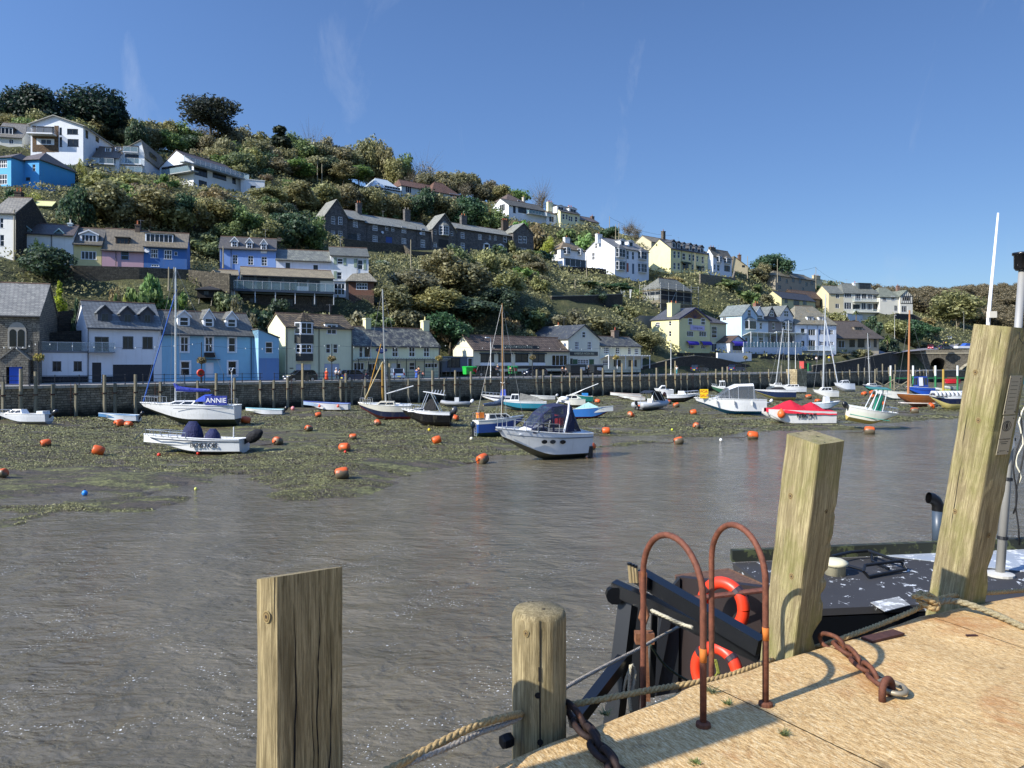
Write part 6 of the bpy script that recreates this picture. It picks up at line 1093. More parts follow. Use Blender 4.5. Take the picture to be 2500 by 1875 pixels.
# ---------------- cars
@memo
def carpaint(c): T=NT('car_paint'); return T.fin(c,.3,.1,None,Coat_Weight=1.,Coat_Roughness=.05)
def car(px,base,s,rz,label,col,L=4.1,H_=1.5,kind='hatch',D=None,plate='#d6c94a'):
 D=D or DS(px,s); z=CZ+(HY-base)/F*D; t=thing('parked_car',label,'car',((px-CX)/F*D,D,z),R(rz),'cars parked along the quay road'); W=1.75; h=L/2; w=W/2
 prof=[(-h,.35),(-h*.99,.62),(-h*.93,.88),(-h*.5,.95),(h*.45,.95),(h*.78,.88),(h*.97,.68),(h,.40),(h*.9,.2),(-h*.95,.2)]
 def loft(pr,ws,name,mat,par=None):
  V=[];Fc=[];n=len(pr)
  for j,(yy,sx,dz) in enumerate(ws):
   for x,zz in pr: V.append((x*sx,yy,zz+dz))
  for j in range(len(ws)-1):
   for i in range(n): Fc.append((j*n+i,j*n+(i+1)%n,(j+1)*n+(i+1)%n,(j+1)*n+i))
  Fc+=[tuple(range(n-1,-1,-1)),tuple(range((len(ws)-1)*n,len(ws)*n))]; m=MB().add(V,Fc); return m.build(name,mat,par or t)
 loft(prof,[(-w,.96,0),(-w*.96,.99,0),(-w*.5,1,0),(w*.5,1,0),(w*.96,.99,0),(w,.96,0)],'body',carpaint(col))
 top=H_; rb=-h*.93 if kind!='saloon' else -h*.62; gh=[(rb,.93),(rb*.86,top-.1),(rb*.7,top),(h*.08,top),(h*.22,top-.06),(h*.52,.93)]
 loft(gh,[(-w*.9,1,0),(-w*.74,.97,0),(w*.74,.97,0),(w*.9,1,0)] if False else [(-w*.93,1,-.0),(w*.93,1,-.0)],'glasshouse',glass('#0a0d10','#1c2226')).scale=(1,.9,1)
 roof=MB(); roof.prism([(rb*.84,-w*.78,top-.03),(h*.18,-w*.78,top-.03),(h*.18,w*.78,top-.03),(rb*.84,w*.78,top-.03)],(0,0,.05)); roof.build('roof',carpaint(col),t)
 pil=MB()
 for sy in (-1,1):
  y=sy*w*.845
  for a,b in (((rb,.93),(rb*.86,top-.05)),((h*.52,.93),(h*.2,top-.03)),((-h*.1,.93),(-h*.1,top-.02)),((rb*.62,.93),(rb*.58,top-.02))): pil.tube([(a[0],y,a[1]),(b[0],y,b[1])],.045,4)
 pil.build('pillars',carpaint(col),t)
 for sx in (-.62,.62):
  for sy in (-1,1):
   wl_=MB(); wl_.lathe([(.0,-.1),(.31,-.1),(.33,-.05),(.33,.05),(.31,.1),(.0,.1)],16,(sx*h,sy*(w-.09),.33),(Vector((1,0,0)),Vector((0,0,1)),Vector((0,1,0)))); o=wl_.build('wheel',plain('#131314',.8),t); r=MB(); r.lathe([(.0,-.112),(.2,-.11),(.2,.11),(0,.112)],10,(sx*h,sy*(w-.09),.33),(Vector((1,0,0)),Vector((0,0,1)),Vector((0,1,0)))); r.build('rim',plain('#9fa2a6',.3,.6),o)
 for sy in (-1,1):
  l=MB(); l.cbox((h*.93,sy*w*.72,.7),(.2,.34,.16)); l.build('headlight',plain('#d9dcdf',.15),t); l=MB(); l.cbox((-h*.955,sy*w*.82,.8),(.12,.2,.3)); l.build('tail_light',plain('#7d1414',.2),t)
 for sx,c in ((1.004,'#e4e6e4'),(-1.004,plate)): l=MB(); l.cbox((h*sx,0,.45),(.03,.52,.12)); l.build('number_plate',plain(c,.4),t)
 return t
car(733,932,2.2,40+180,'black hatchback beside the very tall mooring post','#0b0c10'); car(865,930,3.4,40,'dark blue small car parked left of the guest house veranda','#15254a',3.8); car(917,928,5.2,42,'black car half hidden by the yacht rigging','#15171b')
car(968,926,4.6,110,'pale silver-blue hatchback seen from behind under the veranda','#7f93ad',4.,1.6); car(1190,919,2.8,0+25,'dark green-black pickup-sized car at the corner of the pub','#12191c',4.6,1.7); car(1305,918,2.4,215,'navy blue car with pale sports lights in front of the pub','#101a33',4.2,1.35); car(1410,912,6.,40,'black car parked behind the bins by the pub door','#0e0f12')
car(1708,908,3.6,42,'dark blue hatchback with yellow number plate under the curved wall','#121c33',plate='#e0d334'); car(1798,907,3.6,42,'dark blue estate car under the curved wall, right of the other','#16234a',4.4,1.55)
car(2232,851,0,250,'white hatchback driving on the bridge road','#d9dcde',D=262); car(2272,853,0,240,'bright red car on the bridge road','#a8141f',D=254); car(2278,845,0,240,'dark blue car behind the bright red one','#152445',D=275); car(2308,853,0,10,'dark blue-grey estate car behind the bridge parapet','#1f2b3d',4.5,D=240); car(2318,830,0,235,'silver car further up the road near the poles','#a9b0b8',D=300); car(2295,822,0,230,'dark car in the shade up the road','#1b2436',D=325)
# ---------------- people
def skinned(name,pts,edges,rad,mat,parent,sub=1):
 me=bpy.data.meshes.new(name); me.from_pydata(pts,edges,[]); o=bpy.data.objects.new(name,me); o.modifiers.new('s','SKIN'); 
 for i,v in enumerate(me.skin_vertices[0].data): v.radius=(rad[i],rad[i])
 me.skin_vertices[0].data[0].use_root=True
 sb=o.modifiers.new('b','SUBSURF'); sb.levels=sub; sb.render_levels=sub; m2=bake(o); m2.materials.clear(); m2.materials.append(mat); m2.polygons.foreach_set('use_smooth',[True]*len(m2.polygons)); o=bpy.data.objects.new(name,m2); COL.objects.link(o); o.parent=parent; return o
def person(px,base,s,rz,label,top,legs,hair='#3a2a1c',h=1.7,walk=.25,skirt=False,D=None,group='people on the far quay'):
 D=D or DS(px,s); z=CZ+(HY-base)/F*D; t=thing('person',label,'person',((px-CX)/F*D,D,z),R(rz),group); k=h/1.7; sk=plain('#b58868',.6)
 p=[(0,0,.92),(0,0,1.12),(0,0,1.38),(0,0,1.47),(.01,0,1.56),(.02,0,1.66), (0,.19,1.38),(-walk*.6,.24,1.12),(-walk*.3,.23,.88), (0,-.19,1.38),(walk*.6,-.24,1.12),(walk*.9,-.22,.9), (0,.09,.88),(walk*.5,.1,.48),(walk*.6,.1,.08),(walk*.6+.14,.1,.04), (0,-.09,.88),(-walk*.3,-.1,.48),(-walk*1.0,-.1,.12),(-walk*1.0+.14,-.1,.05)]
 e=[(0,1),(1,2),(2,3),(3,4),(4,5),(2,6),(6,7),(7,8),(2,9),(9,10),(10,11),(0,12),(12,13),(13,14),(14,15),(0,16),(16,17),(17,18),(18,19)]
 rr=[.13,.12,.13,.055,.095,.08,.055,.042,.035,.055,.042,.035,.085,.06,.045,.035,.085,.06,.045,.035]
 S=lambda q:[(a*k,b*k,c*k) for a,b,c in q]; skinned('body',S(p),e,[a*k for a in rr],sk,t)
 ix=[0,1,2,6,7,9,10]; mp={a:i for i,a in enumerate(ix)}; skinned('top',S([p[i] for i in ix]),[(mp[a],mp[b]) for a,b in e if a in mp and b in mp],[k*(rr[i]+.022) for i in ix],plain(top,.8),t)
 if skirt:
  m=MB(); m.lathe([(.15,1.0),(.19,.8),(.24,.45),(.28,.28)],12); o=m.build('skirt',cloth(legs),t,True); o.scale=(k,k,k)
 else:
  ix=[0,12,13,14,16,17,18]; mp={a:i for i,a in enumerate(ix)}; skinned('trousers',S([p[i] for i in ix]),[(mp[a],mp[b]) for a,b in e if a in mp and b in mp],[k*(rr[i]+.018) for i in ix],plain(legs,.8),t)
 for sy,(a,b,c) in ((1,p[15]),(-1,p[19])): m=MB(); m.cbox((a*k-.06,b*k,c*k),(.26,.1,.09)); m.build('shoe',plain('#1d1b1a',.7),t)
 m=MB(); m.lathe([(.02,-.1),(.08,-.08),(.105,0),(.1,.06),(.06,.1),(.01,.115)],10,(-.0,0,1.66*k)); m.build('hair',plain(hair,.8),t,True); return t
person(797,932,1.9,40,'person in a long orange dress walking beside the black hatchback','#c9451f','#c9451f','#d2c49a',1.72,.2,True)
person(821,931,2.2,40,'grey-haired person in a pale shirt and dark trousers walking left of another','#b9bcc0','#3d4048','#c9c9c9',1.78); person(829,931,2.3,40,'person in a white top and dark shorts walking by the lamp column','#dfe2e4','#1c2230','#2a1c14',1.62)
person(1017,927,2.4,60,'person in a blue patterned dress standing at the hedge','#2c4f9e','#3a62b0','#2a1c14',1.68,.1,True); person(1022,925,2.8,60,'taller person in dark clothes behind the blue dress','#2a2c33','#2a2c33','#1c1814',1.82,.1); person(1032,926,2.2,220,'small child in a pink top running by the hedge','#d98a7a','#3a3a44','#5a3a24',1.15,.3)
person(1215,917,3,90,'person in a dark coat standing behind the dark pickup-sized car','#25304a','#22242c','#b0a090',1.75,.05); person(1246,920,1.8,40,'person in black and white beside the green bin','#3a3d44','#1c1c20','#2a1c14',1.68); person(1373,919,1.8,40,'person in dark grey walking past the pub steps','#2f3036','#26262c','#1c1814',1.7); person(1381,920,1.6,40,'person in light grey top walking past the pub steps','#9a9590','#2c2c34','#3a2a1c',1.66); person(1437,916,2.6,200,'person in black standing by the bin store','#1e1f24','#1e1f24','#8a7a6a',1.74,.05)
person(1652,914,2.0,60,'walker in white top and teal trousers under the yellow hotel','#dde2e4','#3f8a94','#8a7a6a',1.7); person(2304,845,0,90,'person in dark jacket beside the yellow-vested one on the bridge road','#23262c','#23262c','#2a1c14',1.75,.05,D=262); person(2310,845,0,90,'person in a yellow high-visibility vest on the bridge road','#d6c81e','#23262c','#2a1c14',1.75,.05,D=262)
person(2024,884,4,40,'person in a yellow jacket behind the rising road wall','#e0cf20','#3a4a6a','#2a1c14',1.7,.1); person(2033,880,4.5,40,'person in a blue jacket behind the rising road wall','#3f6fb5','#2a2c33','#2a1c14',1.75,.1); person(1993,886,4,40,'person in a white coat by the foot of the road wall','#dfe2e4','#2a2c33','#8a7a6a',1.7,.1)
# ---------------- bins, life ring, boxes
def lifering(px,py,s,label):
 D=DS(px,s); t=thing('life_ring_stand',label,'life ring',((px-CX)/F*D,D,ZQ+.06),R(QANG)); m=MB(); m.tube([(0,0,0),(0,0,1.1)],.05,6); m.build('stand',plain('#2a2a2a',.5),t); m=MB(); c=(0,-.06,1.15); n=24
 pts=[(c[0]+.34*math.cos(2*PI*i/n),c[1],c[2]+.34*math.sin(2*PI*i/n)) for i in range(n+1)]; m.tube(pts,.1,8); m.build('ring',plain('#c2231b',.5),t,True); m=MB(); m.lathe([(.42,0),(.46,.06),(.3,.14)],18,(0,0,1.15),(Vector((1,0,0)),Vector((0,0,1)),Vector((0,1,0)))); m.build('housing',plain('#a85a2a',.5),t)
lifering(490,0,.9,'round orange-red life ring on its stand in front of the blue house door')
def bin_(px,base,s,label,col,w=1.3,h=1.35,d=1.,panelc=None):
 D=DS(px,s); z=CZ+(HY-base)/F*D; t=thing('wheeled_bin',label,'bin',((px-CX)/F*D,D,z),R(QANG),'bins along the quay road'); m=MB(); a,b=w/2,w/2*.88; m.add([(-b,-d/2*.85,.15),(b,-d/2*.85,.15),(b,d/2*.85,.15),(-b,d/2*.85,.15),(-a,-d/2,h*.85),(a,-d/2,h*.85),(a,d/2,h*.85),(-a,d/2,h*.85)],[(0,3,2,1),(4,5,6,7),(0,1,5,4),(1,2,6,5),(2,3,7,6),(3,0,4,7)]); m.build('bin_body',plain(col,.5),t)
 m=MB(); m.prism([(-a-.04,-d/2-.06,h*.85+.003),(-a-.04,-d/2-.06,h*.9),(-a-.04,-d*.1,h),(-a-.04,d/2+.02,h*.97),(-a-.04,d/2+.02,h*.85+.003)],(w+.08,0,0)); m.build('lid',plain(col,.4),t)
 for x in (-b*.8,b*.8):
  for y in (-d*.3,d*.3): q=MB(); q.lathe([(.08,-.03),(.08,.03)],8,(x,y,.08),(Vector((1,0,0)),Vector((0,0,1)),Vector((0,1,0)))); q.build('wheel',plain('#111',.8) if False else plain('#141414',.8),t)
 if panelc: q=MB(); q.box((-w*.2,-d/2-.03,h*.4),(w*.3,-d/2-.012,h*.72)); q.build('sticker',plain(panelc,.5),t)
bin_(1142,916,3.5,'bright green wheeled bin left of the dark pickup-sized car','#1fa53a',1.35,1.4,panelc=None); bin_(1153,916,3.5,'green wheeled bin with a red sticker beside the brighter one','#1f7a35',1.3,1.4,panelc='#b02a2a'); bin_(1252,914,3.5,'green-lidded bin with red sticker behind the yacht mast','#257a40',1.3,1.4,panelc='#b0413a')
for i,(px,l) in enumerate(((1398,'dark rounded recycling bin, left of three by the pub'),(1414,'dark rounded recycling bin with pale label, middle of three'),(1455,'dark rounded recycling bin with pale label, right of three'))): bin_(px,914,3.2,l,'#20272c',2.4,1.8,1.4,panelc='#b9bcc0' if i else None)
def cabinet(px,top,base,s,w,name,label,col,cat):
 D=DS(px,s); z=CZ+(HY-base)/F*D; h=(base-top)/F*D; t=thing(name,label,cat,((px-CX)/F*D,D,z),R(QANG)); m=MB(); m.cbox((0,0,h/2),(w,w,h)); m.build('cabinet',plain(col,.5),t); m=MB(); m.cbox((0,0,h+.06),(w+.12,w+.12,.1)); m.build('cap',plain(col,.5),t); m=MB(); m.cbox((0,-w/2-.012,h*.55),(w*.7,.02,h*.6)); m.build('door',glass('#20262a','#59626a'),t)
cabinet(1960,883,900,2,1.1,'emergency_phone_box','red and white emergency box by the top of the slipway','#b5443e','cabinet'); cabinet(1971,888,906,1.6,1.4,'green_kiosk','green metal kiosk beside the slipway wall','#1d6b3a','kiosk')
# slipway pier head
D=DS(1942,-1.); t=thing('pier_head','pale stone pier head at the slipway between mooring posts','pier',P(1944,0,D).xy.to_3d(),R(QANG)); m=MB(); m.box((-2.2,-1.4,-.5),(2.2,1.3,ZQ+.9)); m.build('masonry',stone('#b3a582','#8f8264','#5a503a',.9,.4,False),t)
# ramp wall to the bridge, bridge with arches
freewall('road_wall','long dark stone road wall rising from the quay to the bridge',[(1985,893,DS(1985,5.)),(2050,886,DS(2050,5.5)),(2110,874,DS(2110,6.)),(2170,862,DS(2170,7)),(2215,855,248)],6,.7,DW,'wall',down=5,cap=stone('#8a8474','#6b675a','#3a362d',.6,.3,False))
def bridge():
 a=P(2205,854,246); t=thing('stone_bridge','grey stone road bridge with one small dark arch and wide pale-ringed arches','bridge',(a.x,a.y,0),R(-14)); Z=a.z; Lb=120; wd=9; sm=stone('#6d675a','#524d42','#2d2a24',.7,.32,True)
 def arch(cx,w,h,n=16): return [(cx+w/2*math.cos(PI-PI*i/n),h*math.sin(PI*i/n)) for i in range(n+1)]
 AR=[(10.6,4.8,2.6,5.2),(26.5,20,6.,1.3),(53,20,6.,1.3),(80,20,6.,1.3)]   # centre, span, rise, springing height
 fx=MB(); xs=[-2.]
 for cx,w,h,s0 in AR:
  x0=cx-w/2; fx.poly((xs[-1],0,-2),(x0,0,-2),(x0,0,Z-1.3),(xs[-1],0,Z-1.3)); q=arch(cx,w,h)
  for i in range(len(q)-1): fx.poly((q[i][0],0,q[i][1]+s0),(q[i+1][0],0,q[i+1][1]+s0),(q[i+1][0],0,Z-1.3),(q[i][0],0,Z-1.3)); fx.poly((q[i][0],0,q[i][1]+s0),(q[i+1][0],0,q[i+1][1]+s0),(q[i+1][0],wd,q[i+1][1]+s0),(q[i][0],wd,q[i][1]+s0))
  for e in (x0,cx+w/2): fx.poly((e,0,-2),(e,wd,-2),(e,wd,s0),(e,0,s0))
  xs.append(cx+w/2)
 fx.poly((xs[-1],0,-2),(Lb,0,-2),(Lb,0,Z-1.3),(xs[-1],0,Z-1.3)); fx.poly((-2,wd,-2),(Lb,wd,-2),(Lb,wd,Z-1.3),(-2,wd,Z-1.3)) if False else None; fx.build('spandrel_wall',sm,t)
 for i,(cx,w,h,s0) in enumerate(AR):
  r=MB(); q=arch(cx,w,h); q2=arch(cx,w+1.5,h+.75)
  for k in range(len(q)-1): r.prism([(q[k][0],-.12,q[k][1]+s0),(q[k+1][0],-.12,q[k+1][1]+s0),(q2[k+1][0],-.12,q2[k+1][1]+s0),(q2[k][0],-.12,q2[k][1]+s0)],(0,.11,0))
  r.build('arch_ring',stone('#b8b09a','#a19880','#6b6452',.5,1.,False),t) if i else None
 p=MB(); p.box((-2,-.25,Z-1.3),(Lb,.25,Z-1.05)); p.build('string_course',plain('#a39c88',.85),t); p=MB(); p.box((-2,-.1,Z-1.05),(Lb,.35,Z)); p.build('parapet',stone('#7d776a','#645f52','#3a362e',.6,.3,False),t); p=MB(); p.box((-2,.5,Z-1.6),(Lb,wd,Z-1.1)); p.build('deck',asphalt(),t); p=MB(); p.box((-2,wd-.5,-2),(9,wd+.3,Z)); p.build('far_abutment',sm,t); p=MB(); p.box((8.,wd-.3,-2),(13.4,wd-.1,8.4)); p.build('painted_arch_shade',plain('#0b0b0b',.9),t)  # near-black sheet behind the small arch: its shade put into the colour
bridge()
# road surface climbing to the bridge
m=MB(); q=[(2120,878,6.2),(2165,866,7.6),(2215,858,9)]; V=[P(x,y,DS(x,s)) for x,y,s in q]+[P(2330,850,262)]; W2=[P(2150,853,DS(2150,15)),P(2190,849,DS(2190,17)),P(2240,843,292),P(2345,836,310)]
for i in range(3): m.poly(V[i],V[i+1],W2[i+1],W2[i])
V2=[P(2240,843,292),P(2285,826,330),P(2300,812,370)]; W3=[P(2345,836,310),P(2345,815,345),P(2330,805,380)]
for i in range(2): m.poly(V2[i],W3[i],W3[i+1],V2[i+1])
o=m.build('bridge_road',asphalt()); tag(o,'asphalt road climbing from the quay past the bridge end','road',kind='structure')
wv=thing('boat_trailer','white covered boat on a trailer at the bridge end','trailer',P(2352,853,262),R(10)); m=MB(); m.prism([(-3,-1,.4),(2.2,-1,.4),(3,-1,1.2),(-3,-1,1.2)],(0,2,0)); m.build('hull',gel('#d9dcdf'),wv); m=MB(); m.prism([(-.5,-1,1.21),(2.6,-1,1.21),(2.2,-1,2.1),(.6,-1,2.2)],(0,2,0)); m.build('cover',cloth('#1f4fa0'),wv); m=MB(); m.box((-3,-.9,.2),(2,.9,.36)); m.build('chassis',plain('#2a2a2a',.5),wv)
freewall('field_fence','open wire fence in front of the distant road verge',[(2295,805,350),(2350,803,350)],1.3,.08,clear('#c9ccc4',.25),'fence',down=.2)
def aerial(h,u,vf=.5):
 z=h.zr+.2; m=MB(); y=h.dep*vf; m.tube([(u,y,z-.5),(u,y,z+1.6)],.025,4); m.tube([(u-.5,y,z+1.5),(u+.5,y,z+1.5)],.018,4)
 for k in range(5): m.tube([(u-.45+k*.22,y-.2,z+1.5),(u-.45+k*.22,y+.2,z+1.5)],.012,3)
 m.build('aerial',plain('#8a8c8e',.4,.5),h.root)
for h,f in ((cr,.8),(lr,.5),(gt,.4),(ws,.6),(yt,.5),(tw,.5),(lt,.3),(b2,.8),(w3,.3),(pk,.85),(bh,.3),(pt,.5),(gb,.5),(g3,.6)): aerial(h,h.W*f if h.kind!='front' else h.uk)
def dish(h,x,y):
 u,_,z,_=h.front((x,y,x+1,y+1)); m=MB(); m.lathe([(.02,0),(.2,.03),(.33,.1),(.36,.13)],12,(u,-.12,z),(Vector((1,0,0)),Vector((0,.3,.95)),Vector((0,-.95,.3)))); m.build('satellite_dish',plain('#c9ccce',.5),h.root)
dish(pt,1462,470); dish(gb,1395,1445) if False else None; dish(gt,1090,650); dish(gt,735,640); dish(bc,1655,610)
for h,x,y0,y1 in ((wh,985,560,1165),(bl,1068,450,975),(lr,1990,665,1005),(w3,1985,700,900),(ws,1600,810,1095),(yt,750,500,740),(yt,865,510,740),(sw,255,865,1090),(sw,350,865,1090),(gt,590,560,735),(gt,1050,585,770),(b2,440,590,810),(wc,575,430,600),(pk,1300,595,780)): h.pipe(x+4,y0,y1,plain('#3a3b3d',.5))
# ---------------- boats: hull lofted from stations; x forward, y to port, z up from the keel
def hull(root,L,B,Hh,col,bot='#2b2a28',stripe=None,top=None,rise=.35,full=.8,wl=.28,vee=.5,deckcol='#d9dad6',inner=None,stern=.85,rake=.2,sheer2=0.,gun=None,decked=True):
 n=16; st=[]
 for i in range(n+1):
  t=i/n; f=(stern+(1-stern)*min(1,t/.35)) if t<.35 else max(0.,1-((t-.35)/.65)**2.3)**full; b=B/2*f; zs=Hh*(1+rise*t*t-sheer2*math.sin(PI*t)); kz=Hh*.85*max(0,(t-.54)/.46)**1.9; xo=lambda z: -L/2+L*t*(1-rake)+ (L*rake*(z/(Hh*(1+rise))))*t**3
  zc=kz+(zs-kz)*.22*(vee+.5); zw=max(kz+(zs-kz)*.05,kz+(zs-kz)*wl)
  rows=[(0,kz),(b*.62,zc*.6+kz*.4),(b*.86,zw),(b*.93,kz+(zs-kz)*.62),(b*.965,kz+(zs-kz)*.80),(b,zs)]
  rows=[(y if i<n else .01*j,z) for j,(y,z) in enumerate(rows)]; st.append([(xo(z),y,z) for y,z in rows])
 def band(j0,j1,name,mat):
  m=MB(); V=[];Fc=[]
  for sgn in (1,-1):
   o=len(V); k=j1-j0+1
   for i in range(n+1): V+=[(x,y*sgn,z) for x,y,z in st[i][j0:j1+1]]
   for i in range(n):
    for j in range(k-1): a=o+i*k+j; Fc.append((a,a+1,a+k+1,a+k) if sgn<0 else (a,a+k,a+k+1,a+1))
  m.add(V,Fc); q=st[0][j0:j1+1]; m.poly(*([(x,y,z) for x,y,z in q]+[(x,-y,z) for x,y,z in reversed(q)])); return m.build(name,mat,root,True)
 band(0,2,'bottom',gel(bot,.5)); band(2,3,'hull',gel(col)); band(3,4,'stripe' if stripe else 'topside',gel(stripe or col)); band(4,5,'sheer_strake',gel(top or col))
 g=MB()
 for sgn in (1,-1): g.tube([(x,y*sgn,z+.01) for x,y,z in [s_[5] for s_ in st]],max(.03,B*.016),6)
 g.tube([st[0][5],(st[0][5][0],-st[0][5][1],st[0][5][2])],max(.03,B*.016),5); g.build('gunwale',gel(gun or '#d9dad6'),root)
 def section(x): t=min(1,max(0,(x+L/2)/L)); i=min(n,int(round(t*n))); return st[i][5][1],st[i][5][2]
 zd=-.06 if decked else -Hh*.5; m=MB(); i0,i1=0,n; q=[(st[i][5][0],st[i][5][1]*(1 if decked else .9),st[i][5][2]+zd) for i in range(n+1)]
 for i in range(n): a,b=q[i],q[i+1]; m.poly(a,b,(b[0],-b[1],b[2]),(a[0],-a[1],a[2]))
 m.build('deck' if decked else 'floor',gel(deckcol,.4),root)
 if not decked:
  m=MB()
  for sgn in (1,-1):
   for i in range(n): a,b=st[i][5],st[i+1][5]; c,d=q[i],q[i+1]; m.poly((a[0],a[1]*sgn*.97,a[2]-.01),(b[0],b[1]*sgn*.97,b[2]-.01),(d[0],d[1]*sgn,d[2]),(c[0],c[1]*sgn,c[2]))
  m.build('inner_sides',gel(inner or '#c9ccc8',.5),root)
 return section
def lay(name,label,cat,px,py,w,yaw,heel=0,pitch=0,group=None,dz=0.,cosmin=.3):
 c=mudpt(px,py); D=c.y+.6; k=(px-CX)/F; L=w/F*D/max(cosmin,abs(math.cos(R(yaw))-k*math.sin(R(yaw)))); t=bpy.data.objects.new(name,None); COL.objects.link(t); t.location=(k*D,D,c.z-.06+dz); t.rotation_euler=(R(heel),R(pitch),R(yaw)); tag(t,label,cat,group); return t,L,D
def cab(root,x0,x1,w,z0,h,fr,bk,mat,name='cabin',win=None,taper=.85,wins=3,par=None):   # tapered cabin with side and front windows
 a,b=w/2,w/2*taper; m=MB(); V=[(x0,-a,z0),(x1,-a*.9,z0),(x1,a*.9,z0),(x0,a,z0),(x0+bk,-b,z0+h),(x1-fr,-b*.88,z0+h),(x1-fr,b*.88,z0+h),(x0+bk,b,z0+h)]; m.add(V,[(0,3,2,1),(4,5,6,7),(0,1,5,4),(1,2,6,5),(2,3,7,6),(3,0,4,7)]); o=m.build(name,mat,par or root)
 if win:
  V=[Vector(v) for v in V]
  def pane(p,q,r,s_,u0,u1,v0=.25,v1=.85):
   f=lambda u,v:(p.lerp(q,u)).lerp(s_.lerp(r,u),v); P4=[f(u0,v0),f(u1,v0),f(u1,v1),f(u0,v1)]; nr=(P4[1]-P4[0]).cross(P4[3]-P4[0]).normalized(); c=sum(V,Vector())/8
   if (P4[0]-c).dot(nr)<0: nr=-nr
   g=MB(); g.prism([v_+nr*.004 for v_ in P4],nr*.014); g.build('window',glass(),o)
  for i in range(wins): u0=.06+.9*i/wins; u1=u0+.9/wins-.05; pane(V[0],V[1],V[5],V[4],u0,u1); pane(V[3],V[2],V[6],V[7],u0,u1)
  if win!='side': pane(V[1],V[2],V[6],V[5],.06,.47); pane(V[1],V[2],V[6],V[5],.53,.94)
 return o
def rails(root,pts,h,name='guard_rail',r=.022,mat=None,every=1):
 m=MB(); top=[(x,y,z+h) for x,y,z in pts]; m.tube(top,r,5)
 for i in range(0,len(pts),every): m.tube([pts[i],top[i]],r,5)
 m.build(name,mat or plain('#c9cdd0',.25,.8),root)
def bowrail(root,sec,L,x0,h=.45,k=.92):
 for sgn in (1,-1):
  pts=[]
  for i in range(6): x=x0+(L/2*.93-x0)*i/5; y,z=sec(x); pts.append((x,max(y*k,.05)*sgn,z))
  rails(root,pts,h,'pulpit_rail')
def outboard(root,x,z,col='#16181b',s=1.,tilt=.0,label=None):
 t=bpy.data.objects.new('outboard_motor',None); COL.objects.link(t); t.parent=root; t.location=(x,0,z); t.rotation_euler=(0,tilt,0); m=MB(); m.lathe([(.02,.1),(.17,.12),(.2,.3),(.18,.55),(.1,.66),(.02,.68)],10); o=m.build('cowling',plain(col,.25),t,True); o.scale=(s*1.25,s*.85,s); m=MB(); m.prism([(-.07*s,-.04*s,-.75*s),(.07*s,-.04*s,-.75*s),(.1*s,-.04*s,.14*s),(-.1*s,-.04*s,.14*s)],(0,.08*s,0)); m.prism([(-.22*s,-.02,-.55*s),(.1*s,-.02,-.55*s),(.1*s,-.02,-.51*s),(-.22*s,-.02,-.51*s)],(0,.04,0)); m.tube([(-.2*s,0,-.68*s),(.14*s,0,-.68*s)],.06*s,6); m.build('leg_casing',plain('#222427',.4),t)
 m=MB()
 for i in range(3): a=i*2.094; m.obox((-.22*s,math.cos(a)*.1*s,-.68*s+math.sin(a)*.1*s),(.02,.07*s,.2*s),(Vector((1,0,0)),Vector((0,math.sin(a),-math.cos(a))),Vector((0,math.cos(a),math.sin(a)))))
 m.build('propeller',plain('#3a3d40',.3,.6),t)
def mastrig(root,x,z0,hh,L,sec,lean=0.,col='#c9ccca',boom=None,cover=None,spread=.55,stays=True,wood=False,bz=1.0):
 m=MB(); r=max(.05,hh*.007); top=Vector((x+lean*hh,0,z0+hh)); b=Vector((x,0,z0)); m.tube([b,b.lerp(top,.5),top],[r,r,r*.7],8); mt=m.build('mast',timber('#a8865a','#7a5a38',False) if wood else plain(col,.3,.4),root)
 s_=MB()
 for f in (spread,): 
  c=b.lerp(top,f); s_.tube([(c.x,-.08*L,c.z+.12),(c.x,0,c.z),(c.x,.08*L,c.z+.12)],.025,5)
 s_.build('spreaders',plain('#c9ccca',.4),mt)
 if stays:
  w=MB(); y,z=sec(x); c=b.lerp(top,spread); yb,zb=sec(L/2*.95); ys,zs=sec(-L/2)
  for sg in (1,-1): w.tube([(x,y*.92*sg,z),(c.x,.08*L*sg,c.z+.12),tuple(top)],.012,4); w.tube([(x-.5,y*.92*sg,z),(c.x,0,c.z)],.012,4)
  w.tube([(L/2*.95,0,zb),tuple(top)],.014,4); w.tube([(-L/2,0,zs),tuple(top)],.012,4); w.build('stays',plain('#8f9293',.4,.5),mt)
 if boom:
  m=MB(); e=(x-boom,0,z0+bz+.05); m.tube([(x,0,z0+bz),e],.06,6); bo=m.build('boom',plain(col,.4),root)
  if cover: m=MB(); m.tube([(x+.12,0,z0+bz+.75),(x-.2,0,z0+bz+.25),(x-boom*.4,0,z0+bz+.14),(x-boom*.98,0,z0+bz+.1)],[.10,.26,.2,.12],10); m.build('sail_cover',cloth(cover),bo)
def fender(root,x,y,z,col='#e0604a',r=.17): m=MB(); m.lathe([(.02,-.9*r),(.7*r,-.7*r),(r,0),(.8*r,.6*r),(.3*r,1.1*r),(.1*r,1.4*r)],10,(x,y,z)); m.build('fender',plain(col,.4),root,True)
def thwarts(root,sec,L,xs,z,col='#b9bab2'):
 for x in xs: y,zz=sec(x); m=MB(); m.box((x-.13,-y*.88,zz-z),(x+.13,y*.88,zz-z+.05)); m.build('thwart',plain(col,.6),root)
